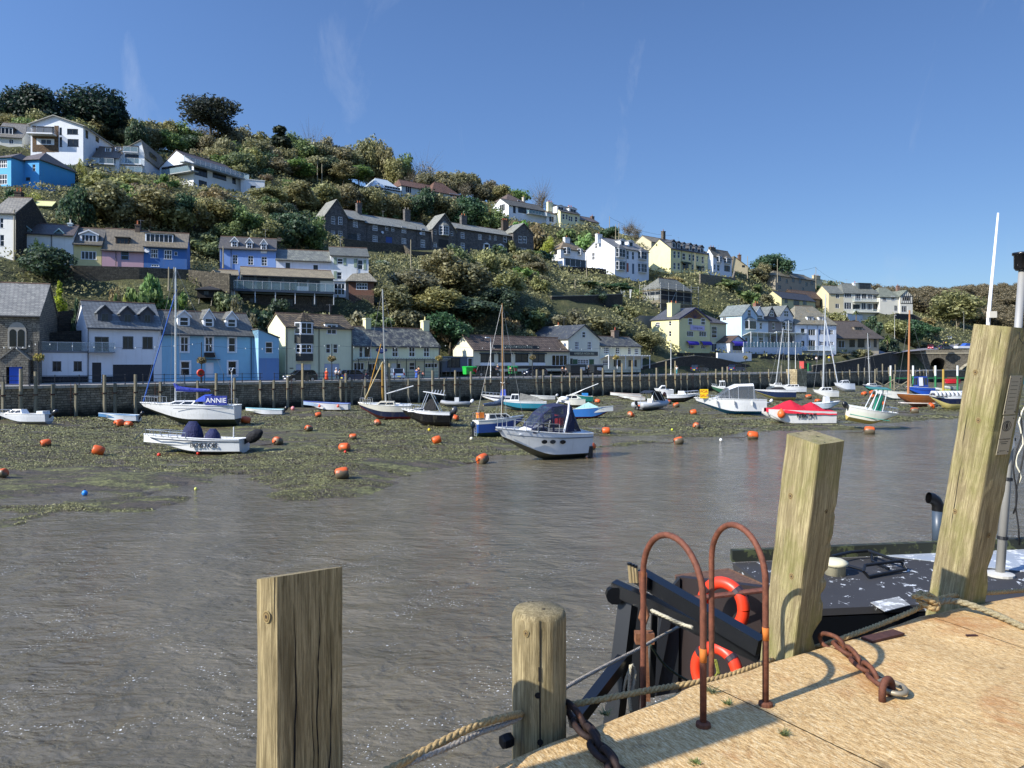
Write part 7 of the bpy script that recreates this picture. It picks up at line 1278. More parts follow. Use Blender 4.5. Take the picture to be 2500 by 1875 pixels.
def boat_open(label,px,py,w,yaw,col,gun='#d9dad6',H_=.62,B=.36,bot='#3a3a36',stripe=None,motor=True,heel=0,inner='#c9ccc8',name='rowing_boat',cat='rowing boat',mcol='#16181b',pitch=0,fend=0,group=None):
 t,L,D=lay(name,label,cat,px,py,w,yaw,heel,pitch,group); sec=hull(t,L,L*B,H_,col,bot,stripe,rise=.35,gun=gun,decked=False,inner=inner,wl=.2,vee=.8); thwarts(t,sec,L,(-L*.3,-L*.02,L*.22),.2)
 if motor: outboard(t,-L/2-.15,H_*.8,mcol,.85,-.5)
 for i in range(fend): fender(t,L*(-.3+.4*i),(L*B/2+.12),H_*.72)
 return t,L,sec
# 1-5 along the left wall
t,L,D=lay('speedboat','white speedboat with raised windscreen, cut by the left edge','speedboat',56,1036,128,180,2); sec=hull(t,L,L*.34,.95,'#d5d8db','#8f9296',None,'#dfe2e4',rise=.1,wl=.3); cab(t,-L*.05,L*.3,L*.24,.98,.42,L*.16,L*.04,gel('#dfe2e4'),'cuddy',True,.7,2); outboard(t,-L/2-.2,.85,'#1b1d20',1.1,-.9); m=MB(); m.cbox((-L*.38,0,1.1),(L*.12,L*.22,.3)); m.build('engine_cover',gel('#dfe2e4'),t); bowrail(t,sec,L,L*.1,.35)
boat_open('white rowing boat with blue interior tied under the white house wall',290,1030,98,180,'#cfd6dc','#b9cad6',bot='#c9ced2',inner='#3f6f9a')
t,L,D=lay('sailing_yacht','large white yacht with blue sail cover, spray hood and ANNIE on its dodger','sailing yacht',462,1040,238,181,0); HB_=1.35; zk=.55
sec=hull(t,L,L*.3,HB_+zk,'#dcdedd','#23302c',None,'#dcdedd',rise=.14,wl=.36,vee=1.3,stern=.75,rake=.2,full=.75); y0,z0=sec(0)
m=MB(); m.prism([(x,-(y0*1.0),z0-.32) for x in ()] or [(-L*.46,y0*.99,z0-.34),(-L*.46,y0*.99,z0-.30),(L*.1,y0*.99,z0-.26),(L*.1,y0*.99,z0-.3)],(0,.02,0)); m.build('cove_line',plain('#2a3a5c',.4),t)
cab(t,-L*.2,L*.25,L*.17,z0-.05,.42,L*.13,.1,gel('#dfe1e0'),'coachroof','side',.8,3); m=MB(); m.prism([(-L*.06,0,.02),(L*.08,0,.02),(L*.04,0,-.0),(-L*.02,0,-.0)],(0,.1,0)); 
k=MB(); k.prism([(-L*.10,-.12,.55),(L*.12,-.12,.6),(L*.07,-.12,-.45),(-L*.06,-.12,-.45)],(0,.24,0)); k.build('keel',gel('#1d2422',.6),t); k=MB(); k.prism([(-L*.47,-.06,.9),(-L*.38,-.06,.8),(-L*.395,-.06,-.4),(-L*.46,-.06,-.4)],(0,.12,0)); k.build('rudder',gel('#16181a',.6),t)
def hood(root,x0,x1,w,z,h,col,name='spray_hood',win=True):
 m=MB(); pr=[]; 
 for i in range(7): a=PI*i/6; pr.append((math.cos(a)*w/2,math.sin(a)*h))
 V=[];Fc=[]; xs=((x1,.35),(x1-(x1-x0)*.45,.95),(x0,1.))
 for x,f in xs: V+=[(x,y*(.9+.1*f),z+zz*f) for y,zz in pr]
 for j in range(2):
  for i in range(6): Fc.append((j*7+i,j*7+i+1,(j+1)*7+i+1,(j+1)*7+i))
 m.add(V,Fc); o=m.build(name,cloth(col),root,True)
 if win: g=MB(); q=[Vector(V[i]) for i in (2,4,11,9)]; c=(q[0]+q[1]+q[2]+q[3])/4; nn=Vector((.6,0,.8)); g.prism([c+(p-c)*.75+nn*.03 for p in (q[0],q[1],q[2],q[3])],nn*.01); g.build('hood_window',glass('#2a3036','#6b747c'),o)
 return o
hood(t,-L*.24,-L*.10,L*.22,z0+.32,.62,'#1f3fa0'); m=MB(); m.box((-L*.44,y0*.95,z0+.02),(-L*.22,y0*.98,z0+.85)); dg=m.build('dodger',cloth('#1c2f86'),t); text('ANNIE',.62,plain('#e4e6e8',.5),dg,(-L*.33,y0*.98+.005,z0+.42),(PI/2,0,PI),ext=.012)
mastrig(t,L*.14,z0+.3,12.2,L,sec,.0,'#c9cccb',L*.36,'#1b2f8c',.62,True,False,.9); bowrail(t,sec,L,L*.28,.6); rails(t,[(-L*.45,sec(-L*.45)[0]*s_,sec(-L*.45)[1]) for s_ in (-1,1)],.6,'stern_rail'); m=MB(); m.tube([(-L*.47,.9,z0),(-L*.475,.9,z0+3.)],.035,6); m.build('generator_pole',plain('#b9bcbe',.4,.5),t)
m=MB(); 
for a in (0.4,2.5,4.6): m.obox((-L*.47,.9+math.cos(a)*.3,z0+3.+math.sin(a)*.3),(.03,.09,.6),(Vector((1,0,0)),Vector((0,math.sin(a),-math.cos(a))),Vector((0,math.cos(a),math.sin(a)))))
m.build('wind_generator',plain('#d9dcde',.4),t); m=MB(); m.tube([(L*.47,0,sec(L*.45)[1]+.1),(L*.13,0,z0+10.5)],.05,6); m.build('furled_jib',cloth('#2f5fb0'),t)
for i in range(6): f=MB(); x=-L*.4+i*L*.13; y,z=sec(x); f.tube([(x,y*.95,z),(x,y*.95,z+.6)],.018,5); f.build('stanchion',plain('#c9cdd0',.25,.8),t)
boat_open('small white rowing boat with aqua gunwale and outboard under the blue house wall',646,1013,92,181,'#d9dcdf','#7fc0cc',bot='#d0d3d5'); boat_open('white open boat with royal blue trim and round pink fenders',797,1003,112,180,'#dadcdd','#2c3f9a',H_=.85,bot='#1d1c1c',inner='#8fa4bd',motor=False,fend=2,name='open_boat',cat='open boat')
# 6 old yacht with yellow mizzen ropes
t,L,D=lay('sailing_yacht','old white, navy and red sailing yacht leaning beside the black motor boat','sailing yacht',940,1026,128,182,-7); sec=hull(t,L,L*.3,1.6,'#1f2742','#7d2d34','#d6d2c4','#d6d2c4',rise=.16,wl=.3,vee=1.1,stern=.7,rake=.14); y0,z0=sec(0); cab(t,-L*.2,L*.18,L*.17,z0-.05,.35,L*.1,.1,gel('#cfc8b4'),'coachroof','side',.8,2); mastrig(t,-L*.02,z0+.2,11.5,L,sec,.012,'#c4c6c4',None,None,.42); bowrail(t,sec,L,L*.25,.5)
m=MB(); m.tube([(L*.36,0,z0+.3),(L*.05,0,z0+6.2)],.05,6); m.build('ochre_spar',plain('#b5862c',.6),t); m=MB(); m.tube([(L*.4,.1,z0+.3),(L*.02,.1,z0+4.4)],.06,6); m.build('timber_spar',plain('#b9a679',.6),t); m=MB(); m.tube([(-L*.04,0,z0+1.1),(-L*.55,0,z0+1.9)],.07,6); m.build('boom',plain('#b5b8b8',.4),t)
# 7 black cabin boat
t,L,D=lay('motor_boat','black-hulled motor boat with white cabin, hardtop and twin outboards','motor boat',1040,1040,120,176,3); sec=hull(t,L,L*.36,1.25,'#0f1014','#16171a','#0f1014','#dfe1e2',rise=.25,wl=.3); y0,z0=sec(0); cab(t,L*.02,L*.36,L*.26,z0-.04,.35,L*.16,0,gel('#dfe1e2'),'cuddy','side',.8,2); cab(t,-L*.22,L*.06,L*.25,z0+.1,1.0,L*.14,.05,cloth('#17181b'),'canopy',None,.8); m=MB(); m.prism([(-L*.38,-L*.14,z0+1.45),(L*.04,-L*.12,z0+1.75),(L*.04,-L*.12,z0+1.83),(-L*.38,-L*.14,z0+1.53)],(0,L*.26,0)); m.build('hardtop',gel('#dfe1e2'),t)
m=MB()
for sg in (1,-1): m.tube([(-L*.3,sg*L*.13,z0),(-L*.12,sg*L*.13,z0+1.6)],.035,5); m.tube([(L*.08,sg*L*.11,z0+.3),(-L*.04,sg*L*.12,z0+1.7)],.035,5)
for i in range(5): m.tube([(-L*.34+i*.28,L*.0,z0+1.5),(-L*.38+i*.28,0,z0+1.95)],.03,5)
m.build('frame',plain('#cfd2d4',.25,.7),t); outboard(t,-L/2-.15,1.,'#2a2c30',1.15,-.35); outboard(t,-L/2-.1,1.05,'#3a3d42',1.15,-.5); bowrail(t,sec,L,L*.1,.5)
# 8 ribs left of the navy runabout
def rib(label,px,py,w,yaw,col='#8f9294',H_=.55,con=True,mot='#c9ccce',heel=0):
 t,L,D=lay('inflatable_boat',label,'inflatable boat',px,py,w,yaw,heel); B=L*.4; r=B*.16; m=MB(); pts=[(-L/2,-B/2+r,H_),(0,-B/2+r,H_),(L*.28,-B*.36,H_+.05),(L*.46,-B*.1,H_+.2),(L*.46,B*.1,H_+.2),(L*.28,B*.36,H_+.05),(0,B/2-r,H_),(-L/2,B/2-r,H_)]; m.tube(pts,r,10); m.build('tube',gel(col,.6),t,True); m=MB(); m.prism([(-L*.45,-B*.32,.1),(L*.3,-B*.2,.15),(L*.36,0,.3),(L*.3,B*.2,.15),(-L*.45,B*.32,.1)],(0,0,H_-.25)); m.build('floor',gel('#55585a',.6),t)
 if con: m=MB(); m.cbox((-L*.05,0,H_+.35),(.55,.6,.8)); m.build('console',gel('#c9ccce'),t)
 outboard(t,-L/2-.05,H_,mot,.9,-.6); return t,L
rib('grey inflatable boat with pale engines by the wall left of the navy runabout',1112,995,72,178); 
t,L,D=lay('runabout','white and navy runabout with bow rail against the wall','speedboat',1213,987,76,180,2); sec=hull(t,L,L*.36,1.1,'#d9dbdc','#8a8368','#1b2442','#d9dbdc',rise=.2,wl=.3); bowrail(t,sec,L,-L*.1,.4); y0,z0=sec(0); cab(t,-L*.3,-L*.1,L*.2,z0,.9,.2,.1,cloth('#2346a8'),'seat_cover')
t,L,D=lay('motor_boat','white motor boat under a long grey tarpaulin with teal-blue lower hull','motor boat',1270,1003,128,178,2); sec=hull(t,L,L*.32,1.15,'#2f7f96','#24606f','#2f7f96','#d9dbdc',rise=.15,wl=.3); y0,z0=sec(0); cab(t,L*.02,L*.2,L*.2,z0,.9,.25,.05,gel('#d9dbdc'),'cabin',True,.85,2); m=MB(); m.prism([(L*.02,-L*.11,z0),(L*.0,-L*.10,z0+1.0),(-L*.3,-L*.1,z0+.55),(-L*.46,-L*.08,z0)],(0,L*.2,0)); m.build('tarpaulin',cloth('#7f7f7a'),t)
boat_open('small tender with a bright red cover and tilted grey engine by the wall',1325,977,60,180,'#c4c6c6','#c9cccb',H_=.6,mcol='#9a9da0',name='tender',cat='tender'); t=COL.objects[-1]
# 12 blue sailboat with ladder, stern to the left
t,L,D=lay('sailing_boat','blue-hulled sailing boat with stern ladder and tall wooden mast behind the big cruiser','sailing boat',1222,1068,118,28,-3); sec=hull(t,L,L*.32,1.45,'#2a4a8a','#1c3a38','#2a4a8a','#dfdccf',rise=.2,wl=.32,vee=1.1,stern=.8); y0,z0=sec(0); cab(t,-L*.3,L*.25,L*.2,z0-.05,.5,L*.15,.15,gel('#d9d5c6'),'cabin','side',.8,3); mastrig(t,L*.06,z0+.3,9.3,L,sec,.02,'#b59a6a',L*.4,'#33435a',.28,True,True,.8)
m=MB(); xs=-L/2-.04
for sg in (-.18,.18): m.tube([(xs,sg,.1),(xs,sg,1.3)],.025,5)
for i in range(5): m.tube([(xs,-.18,.25+i*.22),(xs,.18,.25+i*.22)],.02,5)
m.build('stern_ladder',plain('#d9dcde',.3,.6),t); m=MB(); m.cbox((-L*.38,.25,z0+.35),(.5,.5,.45)); m.build('orange_crate',plain('#d9761e',.5),t); rails(t,[(-L*.49,-y0*.8,z0),(-L*.49,y0*.8,z0),(-L*.35,y0*.95,z0)],.6,'stern_rail'); outboard(t,-L/2-.25,.8,'#1d2a33',.9)
# 13 the big cruiser
t,L,D=lay('cabin_cruiser','big white cabin cruiser with dark blue canopy and three portholes at the water edge','cabin cruiser',1323,1131,222,207,-4,0,cosmin=.2); t.location.y+=1.2; B=L*.34
sec=hull(t,L,B,1.75,'#d5d8d8','#4a4a3e',None,'#d9dcde',rise=.28,wl=.26,vee=.9,stern=.92,full=.7,rake=.24); y0,z0=sec(0)
m=MB(); 
for sg in (1,-1): m.tube([(x,sec(x)[0]*.975*sg+.02*sg,sec(x)[1]*.86) for x in [(-L/2+L*i/12) for i in range(12)]],.035,5)
m.build('rubbing_strake',plain('#5a646e',.5),t)
cab(t,-L*.02,L*.30,B*.62,z0-.04,.38,L*.17,.05,gel('#dfe1e2'),'foredeck_cabin','side',.8,2)
def hullport(x,w,h): 
 y,z=sec(x); g=MB(); n=10; yy=y*.955; g.prism([(x+w/2*math.cos(2*PI*i/n),yy+.02,z*.72+h/2*math.sin(2*PI*i/n)) for i in range(n)],(0,.035,0)); return g.build('porthole',glass(),t)
for x in (.06,-.03,-.14): hullport(L*x,.42,.26)
# canopy with clear panels
fr=[(L*.17,.32,.78),(L*.06,1.15,.80),(-L*.05,1.62,.80),(-L*.18,1.72,.80),(-L*.27,1.62,.82),(-L*.36,.15,.86)]
V=[];Fc=[];G=MB();Cc=MB(); ring=[]
for x,h,wf in fr:
 b=B/2*wf; ring.append([Vector((x,-b,z0+.02)),Vector((x,-b*.93,z0+h*.62)),Vector((x,-b*.7,z0+h)),Vector((x,b*.7,z0+h)),Vector((x,b*.93,z0+h*.62)),Vector((x,b,z0+.02))])
for i in range(len(ring)-1):
 for j in range(5):
  q=[ring[i][j],ring[i][j+1],ring[i+1][j+1],ring[i+1][j]]; c=sum(q,Vector())/4; top_=(j==2)
  if i>=3 and i==3: Cc.poly(*q); continue
  ins=[c+(p-c)*(.80 if i<3 else .66) for p in q]
  if top_ and i>=2: Cc.poly(*q); continue
  G.poly(*ins)
  for k_ in range(4): Cc.poly(q[k_],q[(k_+1)%4],ins[(k_+1)%4],ins[k_])
cn_=Cc.build('canopy',cloth('#182040'),t); G.build('canopy_window',clear('#3c4350',.5),cn_); m=MB(); m.poly(*ring[-1]); m.build('canopy_back',cloth('#182040'),cn_)
m=MB(); x=-L*.19
m.tube([(x+.2,-B*.44,z0),(x-.1,-B*.42,z0+1.2),(x-.3,-B*.3,z0+1.85),(x-.3,B*.3,z0+1.85),(x-.1,B*.42,z0+1.2),(x+.2,B*.44,z0)],.07,8); m.build('radar_arch',gel('#dfe1e2'),t); m=MB(); m.lathe([(.05,0),(.32,.02),(.34,.14),(.2,.24),(.02,.26)],14,(x-.3,0,z0+1.95)); m.build('radar_dome',gel('#e2e4e4'),t,True); m=MB(); m.cbox((-L*.2,.3,z0+.75),(.9,1.0,.6)); m.build('red_seat_cover',cloth('#a81c1c'),t); bowrail(t,sec,L,-L*.1,.62); 
m=MB(); m.tube([(-L/2+.1,B*.4,.9),(-L/2+.1,B*.4,-.5)],.16,8) ; m.build('outdrive',plain('#1b1c1e',.5),t); m=MB(); m.prism([(L*.46,-.16,1.95),(L*.5,-.16,2.05),(L*.5,-.16,2.15),(L*.45,-.16,2.1)],(0,.32,0)); m.build('anchor_roller',plain('#b5b8ba',.3,.7),t)
# 14-16
t,L,_=boat_open('blue clinker boat with pale aqua cover and red keel, right of the big cruiser',1448,1023,98,-4,'#2f66a8','#cfd8d8',H_=1.0,B=.34,bot='#7a2a34',motor=False,heel=-5,name='sailing_dinghy',cat='dinghy'); m=MB(); 
m.prism([(-L*.48,-L*.14,.98),(-L*.1,-L*.15,1.0),(L*.18,-L*.13,1.1),(-L*.12,0,1.75)],(0,.01,0)); m.prism([(-L*.48,L*.14,.98),(-L*.1,L*.15,1.0),(L*.18,L*.13,1.1),(-L*.12,0,1.77)],(0,.01,0)); m.add([(-L*.48,-L*.14,.99),(-L*.48,L*.14,.99),(-L*.12,0,1.76),(L*.2,-L*.13,1.1),(L*.2,L*.13,1.1),(-L*.1,-L*.16,1.0),(-L*.1,L*.16,1.0)],[(0,1,2),(3,4,2),(0,2,5),(5,2,3),(1,6,2),(6,4,2)]); m.build('cover',cloth('#8fb5b3'),t)
t,L,D=lay('cabin_boat','small white cabin boat with rounded coachroof behind the blue clinker boat','cabin boat',1394,994,68,182,3); sec=hull(t,L,L*.36,1.0,'#d6d5c8','#5a5a4c',rise=.2); y0,z0=sec(0); cab(t,-L*.25,L*.3,L*.26,z0-.03,.55,L*.16,.15,gel('#dcdacb'),'cabin','side',.7,2)
t,L,sec=boat_open('teal-green day boat with white inside and a lowered mast laid across it',1420,983,54,180,'#1c6f66','#dcdccf',H_=.95,bot='#20413c',motor=False,name='day_boat',cat='day boat'); m=MB(); m.tube([(L*.7,-.3,.9),(-L*.75,.2,2.9)],.07,6); m.tube([(L*.5,-.1,1.0),(-L*.2,.2,2.2)],.04,6); m.build('lowered_mast',plain('#b9bcbb',.4,.4),t); m=MB(); m.cbox((-L*.15,0,1.2),(.9,.7,.5)); m.build('blue_bundle',cloth('#1f7fc4'),t)
boat_open('white rowing boat with red-brown bottom, left of two by the wall',1527,975,74,181,'#dad8d2','#b9a79a',H_=.8,bot='#7a3a30',motor=False,group='pair of white rowing boats'); boat_open('white rowing boat with red-brown bottom, right and nearer of two by the wall',1548,979,52,181,'#dfdcd6','#b9a79a',H_=.62,bot='#8a8478',motor=False,group='pair of white rowing boats')
# 18 rib with bimini
t,L=rib('grey rigid inflatable with folding navy sun canopy and black engine toward the camera',1592,999,70,38,'#a3a8ab',.62,True,'#15171a'); m=MB()
for a,b in (((-1.2,.95),(-.6,2.3)),((.6,.8),(-.5,2.35)),((1.4,.8),(.5,2.2))):
 m.tube([(a[0],-.9,a[1]),(b[0],-.8,b[1]),(b[0],.8,b[1]),(a[0],.9,a[1])],.03,5)
m.build('canopy_frame',plain('#c9ccce',.3,.7),t); m=MB(); m.prism([(-1.3,-.85,2.15),(-.5,-.85,2.4),(.8,-.85,2.25),(.8,-.85,2.18),(-.5,-.85,2.33),(-1.3,-.85,2.08)],(0,1.7,0)); m.prism([(.75,-.8,2.2),(1.6,-.8,1.1),(1.55,-.8,1.05),(.7,-.8,2.15)],(0,1.6,0)); m.build('sun_canopy',cloth('#16202f'),t)
t,L,D=lay('cabin_boat','white cabin boat half hidden behind the white and black open boat','cabin boat',1620,968,46,182,-4); sec=hull(t,L,L*.4,1.2,'#d9dbdc','#5a5a4c',rise=.2); cab(t,-L*.1,L*.3,L*.28,1.2,.75,L*.2,.1,gel('#dfe1e2'),'cabin','side',.7,1)
t,L,D=lay('open_motorboat','white and black open motor boat with bow rail pointing right','motor boat',1668,983,80,2,0); sec=hull(t,L,L*.36,1.05,'#141519','#141519','#dfe1e2','#dfe1e2',rise=.25,wl=.3); y0,z0=sec(0); cab(t,-L*.15,L*.08,L*.14,z0,.55,.3,.05,gel('#dfe1e2'),'console',None,.8); bowrail(t,sec,L,L*.0,.45); outboard(t,-L/2-.15,.9,'#2a1518',1.,-.5); m=MB(); m.lathe([(.12,-.03),(.26,0),(.12,.03)],12,(-L*.08,0,z0+.8),(Vector((0,1,0)),Vector((0,0,1)),Vector((1,0,0)))); m.build('wheel',plain('#1c1c1c',.5),t)
# 21 for sale cruiser
t,L,D=lay('cabin_cruiser','white cruiser with light blue bottom, grey clear canopy and yellow for sale board','cabin cruiser',1780,1012,170,179,2); B=L*.34; sec=hull(t,L,B,1.75,'#dcdedd','#2d7fb5','#dcdedd','#e0e2e1',rise=.12,wl=.24,vee=.8); y0,z0=sec(0); cab(t,-L*.02,L*.32,B*.62,z0-.04,.42,L*.2,.05,gel('#e0e2e1'),'foredeck_cabin','side',.8,1)
fr=[(L*.17,.35,.7),(L*.03,1.3,.78),(-L*.1,1.75,.8),(-L*.32,1.8,.8),(-L*.36,.1,.82)]; ring=[]; G=MB(); C2=MB()
for x,h,wf in fr: b=B/2*wf; ring.append([Vector((x,-b,z0)),Vector((x,-b*.93,z0+h*.85)),Vector((x,-b*.7,z0+h)),Vector((x,b*.7,z0+h)),Vector((x,b*.93,z0+h*.85)),Vector((x,b,z0))])
for i in range(4):
 for j in range(5):
  q=[ring[i][j],ring[i][j+1],ring[i+1][j+1],ring[i+1][j]]; (C2 if (j in(1,2,3) and i in (1,2)) else G).poly(*q)
G.build('clear_canopy',clear('#5c6064',.62),t); C2.build('canopy_top',gel('#e0e2e1'),t); m=MB()
for i in range(5): m.tube([tuple(v) for v in ring[i]],.035,5)
m.build('canopy_frame',plain('#cfd2d4',.3,.6),t); m=MB(); m.box((L*.32,B*.28-.03,z0+.1),(L*.44,B*.28,z0+1.15)); sb_=m.build('for_sale_board',plain('#e8c81e',.5),t)
text('FOR',.46,plain('#b8251c',.5),sb_,(L*.38,B*.28+.006,z0+.86),(PI/2,0,PI),ext=.01); text('SALE',.44,plain('#b8251c',.5),sb_,(L*.38,B*.28+.006,z0+.4),(PI/2,0,PI),ext=.01)
sb_2=sb_
for x in (L*.22,-L*.02,-L*.28): f=MB(); y,z=sec(x); f.tube([(x,y+.1,z-.15),(x,y+.12,z-.65)],.1,8); f.build('fender',plain('#cfd0c8',.5),t)
bowrail(t,sec,L,L*.15,.4)
t,L,D=lay('fishing_boat','small green fishing boat with white wheelhouse against the wall','fishing boat',1758,964,42,180,0); sec=hull(t,L,L*.38,1.3,'#2f5a44','#26322a','#2f5a44','#d9dbd6',rise=.3); cab(t,-L*.28,L*.1,L*.24,1.3,1.3,.25,.1,gel('#dfe1e0'),'wheelhouse',True,.9,3); bowrail(t,sec,L,L*.2,.4)
t,L,D=lay('sports_boat','white and navy sports boat with black tonneau cover and yellowed bottom','sports boat',1890,978,98,180,3); sec=hull(t,L,L*.34,1.6,'#1c2c4c','#b8ae6e','#1c2c4c','#dfe1e2',rise=.05,wl=.3); y0,z0=sec(0); cab(t,-L*.28,L*.22,L*.24,z0-.02,.5,L*.25,.6,cloth('#1a1c20'),'tonneau_cover',None,.7); m=MB(); m.prism([(L*.02,-L*.1,z0+.4),(L*.16,-L*.08,z0+.1),(L*.16,L*.08,z0+.1),(L*.02,L*.1,z0+.4)],(0,0,.3)); m.build('windscreen',clear('#6b757c',.5),t)
rib('tiny grey tender with pale engine beside the for sale cruiser',1866,990,26,180,'#b9bcbd',.4,False)
# 25 red covered catamaran
t,L,D=lay('catamaran','twin-hulled white boat under a bright red peaked cover lettered RIBCAT','catamaran',1948,1033,160,182,0); B=L*.42
for sg in (-1,1):
 h=MB(); V=[];Fc=[]; n=12
 for i in range(n+1):
  u=i/n; b=B*.14*(1-max(0,(u-.4)/.6)**2.2)+.02; x=-L/2+L*u; kz=1.0*max(0,(u-.65)/.35)**1.6; V+=[(x,sg*B*.33-b,1.25+.25*u),(x,sg*B*.33-b*.75,kz+.1),(x,sg*B*.33,kz-.02),(x,sg*B*.33+b*.75,kz+.1),(x,sg*B*.33+b,1.25+.25*u)]
 for i in range(n):
  for j in range(4): a=i*5+j; Fc.append((a,a+1,a+6,a+5))
 h.add(V,Fc); h.poly(*[V[j] for j in range(5)]); h.build('hull',gel('#d5d6d2'),t)
m=MB(); m.box((-L*.48,-B*.3,.75),(L*.3,B*.3,1.2)); m.build('bridge_deck',gel('#c9c9be'),t)
def redcover():
 nx,ny=40,13; V=[];Fc=[]; rs=fbm(np.repeat(np.arange(nx+1.),ny+1)*.35,np.tile(np.arange(ny+1.),nx+1)*.5,.6,3,77)-.5; k=0
 for i in range(nx+1):
  u=i/nx; x=-L*.5+L*1.0*u; pk=max(.0,1-abs(u-.62)/.30)*1.25; pk2=max(0,1-abs(u-.30)/.26)*1.0; ridge=max(pk,pk2,.15)*(.9); wid=B*.5*(1-max(0,(u-.72)/.28)**2*.75)
  for j in range(ny+1): v=j/ny*2-1; z=1.22+.25*u+ridge*(1-abs(v))**1.15-(.30 if abs(v)>.92 else 0)+rs[k]*.16; V.append((x,wid*v,z)); k+=1
 for i in range(nx):
  for j in range(ny): a=i*(ny+1)+j; Fc.append((a,a+1,a+ny+2,a+ny+1))
 m=MB(); m.add(V,Fc); m.build('cover',cloth('#c3122c'),t,True)
redcover(); text('RIBCAT',.6,plain('#141414',.5),t,(-L*.04,B*.33+B*.16+.03,.86),(PI/2,0,PI),ext=.03)
fender(t,L*.33,B*.45,1.0,'#e2662c',.42)
# 26-31 sailing boats far right
def yacht(label,px,py,w,yaw,col,bot,mh,stripe=None,heel=0,lean=0,cov=None,H_=1.3,mx=.1,cabh=.45,name='sailing_boat'):
 t,L,D=lay(name,label,'sailing boat',px,py,w,yaw,heel); sec=hull(t,L,L*.34,H_,col,bot,stripe,'#dfe1e0',rise=.18,wl=.3,vee=1.,stern=.75); y0,z0=sec(0); cab(t,-L*.25,L*.28,L*.2,z0-.04,cabh,L*.14,.15,gel('#dcdddb'),'coachroof','side',.8,3); mastrig(t,L*mx,z0+.2,mh,L,sec,lean,'#d0d3d4',L*.35 if cov else None,cov,.5); return t,L,sec
yacht('white sailing boat with grey cabin windows and tall mast by the pier head',1932,961,68,180,'#d6d9dc','#8a8d8f',12.5,heel=0); yacht('small white sailing boat behind the sports boat with mast leaning right',1898,955,40,178,'#cfd2d2','#77796f',12,heel=0,lean=-.13,mx=.1)
yacht('white sailing boat standing upright with dark window band, behind the console boat',2015,974,60,182,'#dcdcd6','#c9c6b8',15.5,'#dcdcd6',cabh=.6,cov=None,lean=-.03); t,L,D=lay('motor_cruiser','white motor cruiser heeled over beside the twin masts','motor cruiser',2062,958,44,200,12); sec=hull(t,L,L*.36,1.6,'#d9dcdf','#b5b8ba',rise=.2); cab(t,-L*.25,L*.25,L*.28,1.6,.8,L*.2,.2,gel('#dfe1e2'),'cabin',True,.8,3); m=MB(); m.tube([(L*.3,0,1.8),(L*.42,0,15)],.09,6); m.build('mast',plain('#d0d3d4',.3,.4),t)
yacht('little navy-hulled sailing boat with yellow badge near the timber posts',2127,957,40,200,'#1c2f5c','#101828',10.5,'#1c2f5c',lean=.05)
boat_open('white dayboat with pale blue bottom and orange buoy on its deck',2175,976,74,183,'#dcdbd2','#d0cfc4',H_=1.3,B=.3,bot='#8fb5c4',motor=False,name='day_boat',cat='day boat')
t,L,D=lay('fishing_boat','royal blue fishing boat with blue and white wheelhouse','fishing boat',2246,970,64,186,5); sec=hull(t,L,L*.38,1.6,'#1f4fae','#1a2a4a','#1f3f8e','#1f4fae',rise=.2); y0,z0=sec(0); cab(t,-L*.25,L*.15,L*.28,z0,2.0,.2,.1,gel('#26418a'),'wheelhouse',True,.92,3); m=MB(); m.box((-L*.05,L*.14,z0+.3),(L*.1,L*.147,z0+1.8)); m.build('white_panel',gel('#dfe1e2'),t); m=MB(); m.tube([(-L*.3,0,z0),(-L*.3,0,z0+3.2),(L*.1,0,z0+2.9)],.05,6); m.build('gantry',plain('#c9ccce',.3,.6),t); rails(t,[(L*.2,-y0*.9,z0),(L*.35,-y0*.7,z0),(L*.42,0,z0+.1)],.7)
t,L,D=lay('wooden_sailboat','varnished wooden sailing boat with brown mast and white waterline','sailing boat',2233,996,88,181,0); sec=hull(t,L,L*.3,1.75,'#6e4222','#5a3a30','#7d4c28','#8a552c',rise=.12,wl=.3,vee=1.2,stern=.8); y0,z0=sec(0); m=MB()
for sg in (1,-1): m.tube([(x,sec(x)[0]*.885*sg,sec(x)[1]*.37) for x in [(-L/2+L*i/12) for i in range(12)]],.07,5)
m.build('waterline_band',plain('#d9cfc4',.6),t); m=MB(); m.tube([(L*.18,0,.8),(L*.14,0,13.2)],[.16,.11],8); m.build('mast',plain('#a5714a',.5),t); m=MB(); m.tube([(L*.14,0,13),(L*.49,0,2)],.015,4); m.tube([(L*.14,0,13),(-L*.49,0,2)],.015,4); m.build('stays',plain('#55575a',.4),t)
t,L,D=lay('covered_speedboat','white speedboat with navy stripe and ribbed cover beside the leaning foreground post','speedboat',2312,1000,82,182,0); sec=hull(t,L,L*.38,1.8,'#141f3e','#cfc17c','#141f3e','#d9dbdc',rise=-.02,wl=.42); y0,z0=sec(0); m=MB(); 
for i in range(8): x=-L*.45+i*L*.12; m.tube([(x,-y0*.9,z0-.05),(x,-y0*.5,z0+.45),(x,y0*.5,z0+.45),(x,y0*.9,z0-.05)],.42*L*.1,7)
m.build('ribbed_cover',cloth('#b5b9bd'),t,True)
t,L,D=lay('console_boat','small white centre-console boat lying right of the red cover','open boat',2018,1001,64,2,2); sec=hull(t,L,L*.36,.9,'#c3d2da','#7f8f96',rise=.3); cab(t,-L*.12,L*.1,L*.18,.85,.9,.1,.05,gel('#dfe1e2'),'console',None,.9)
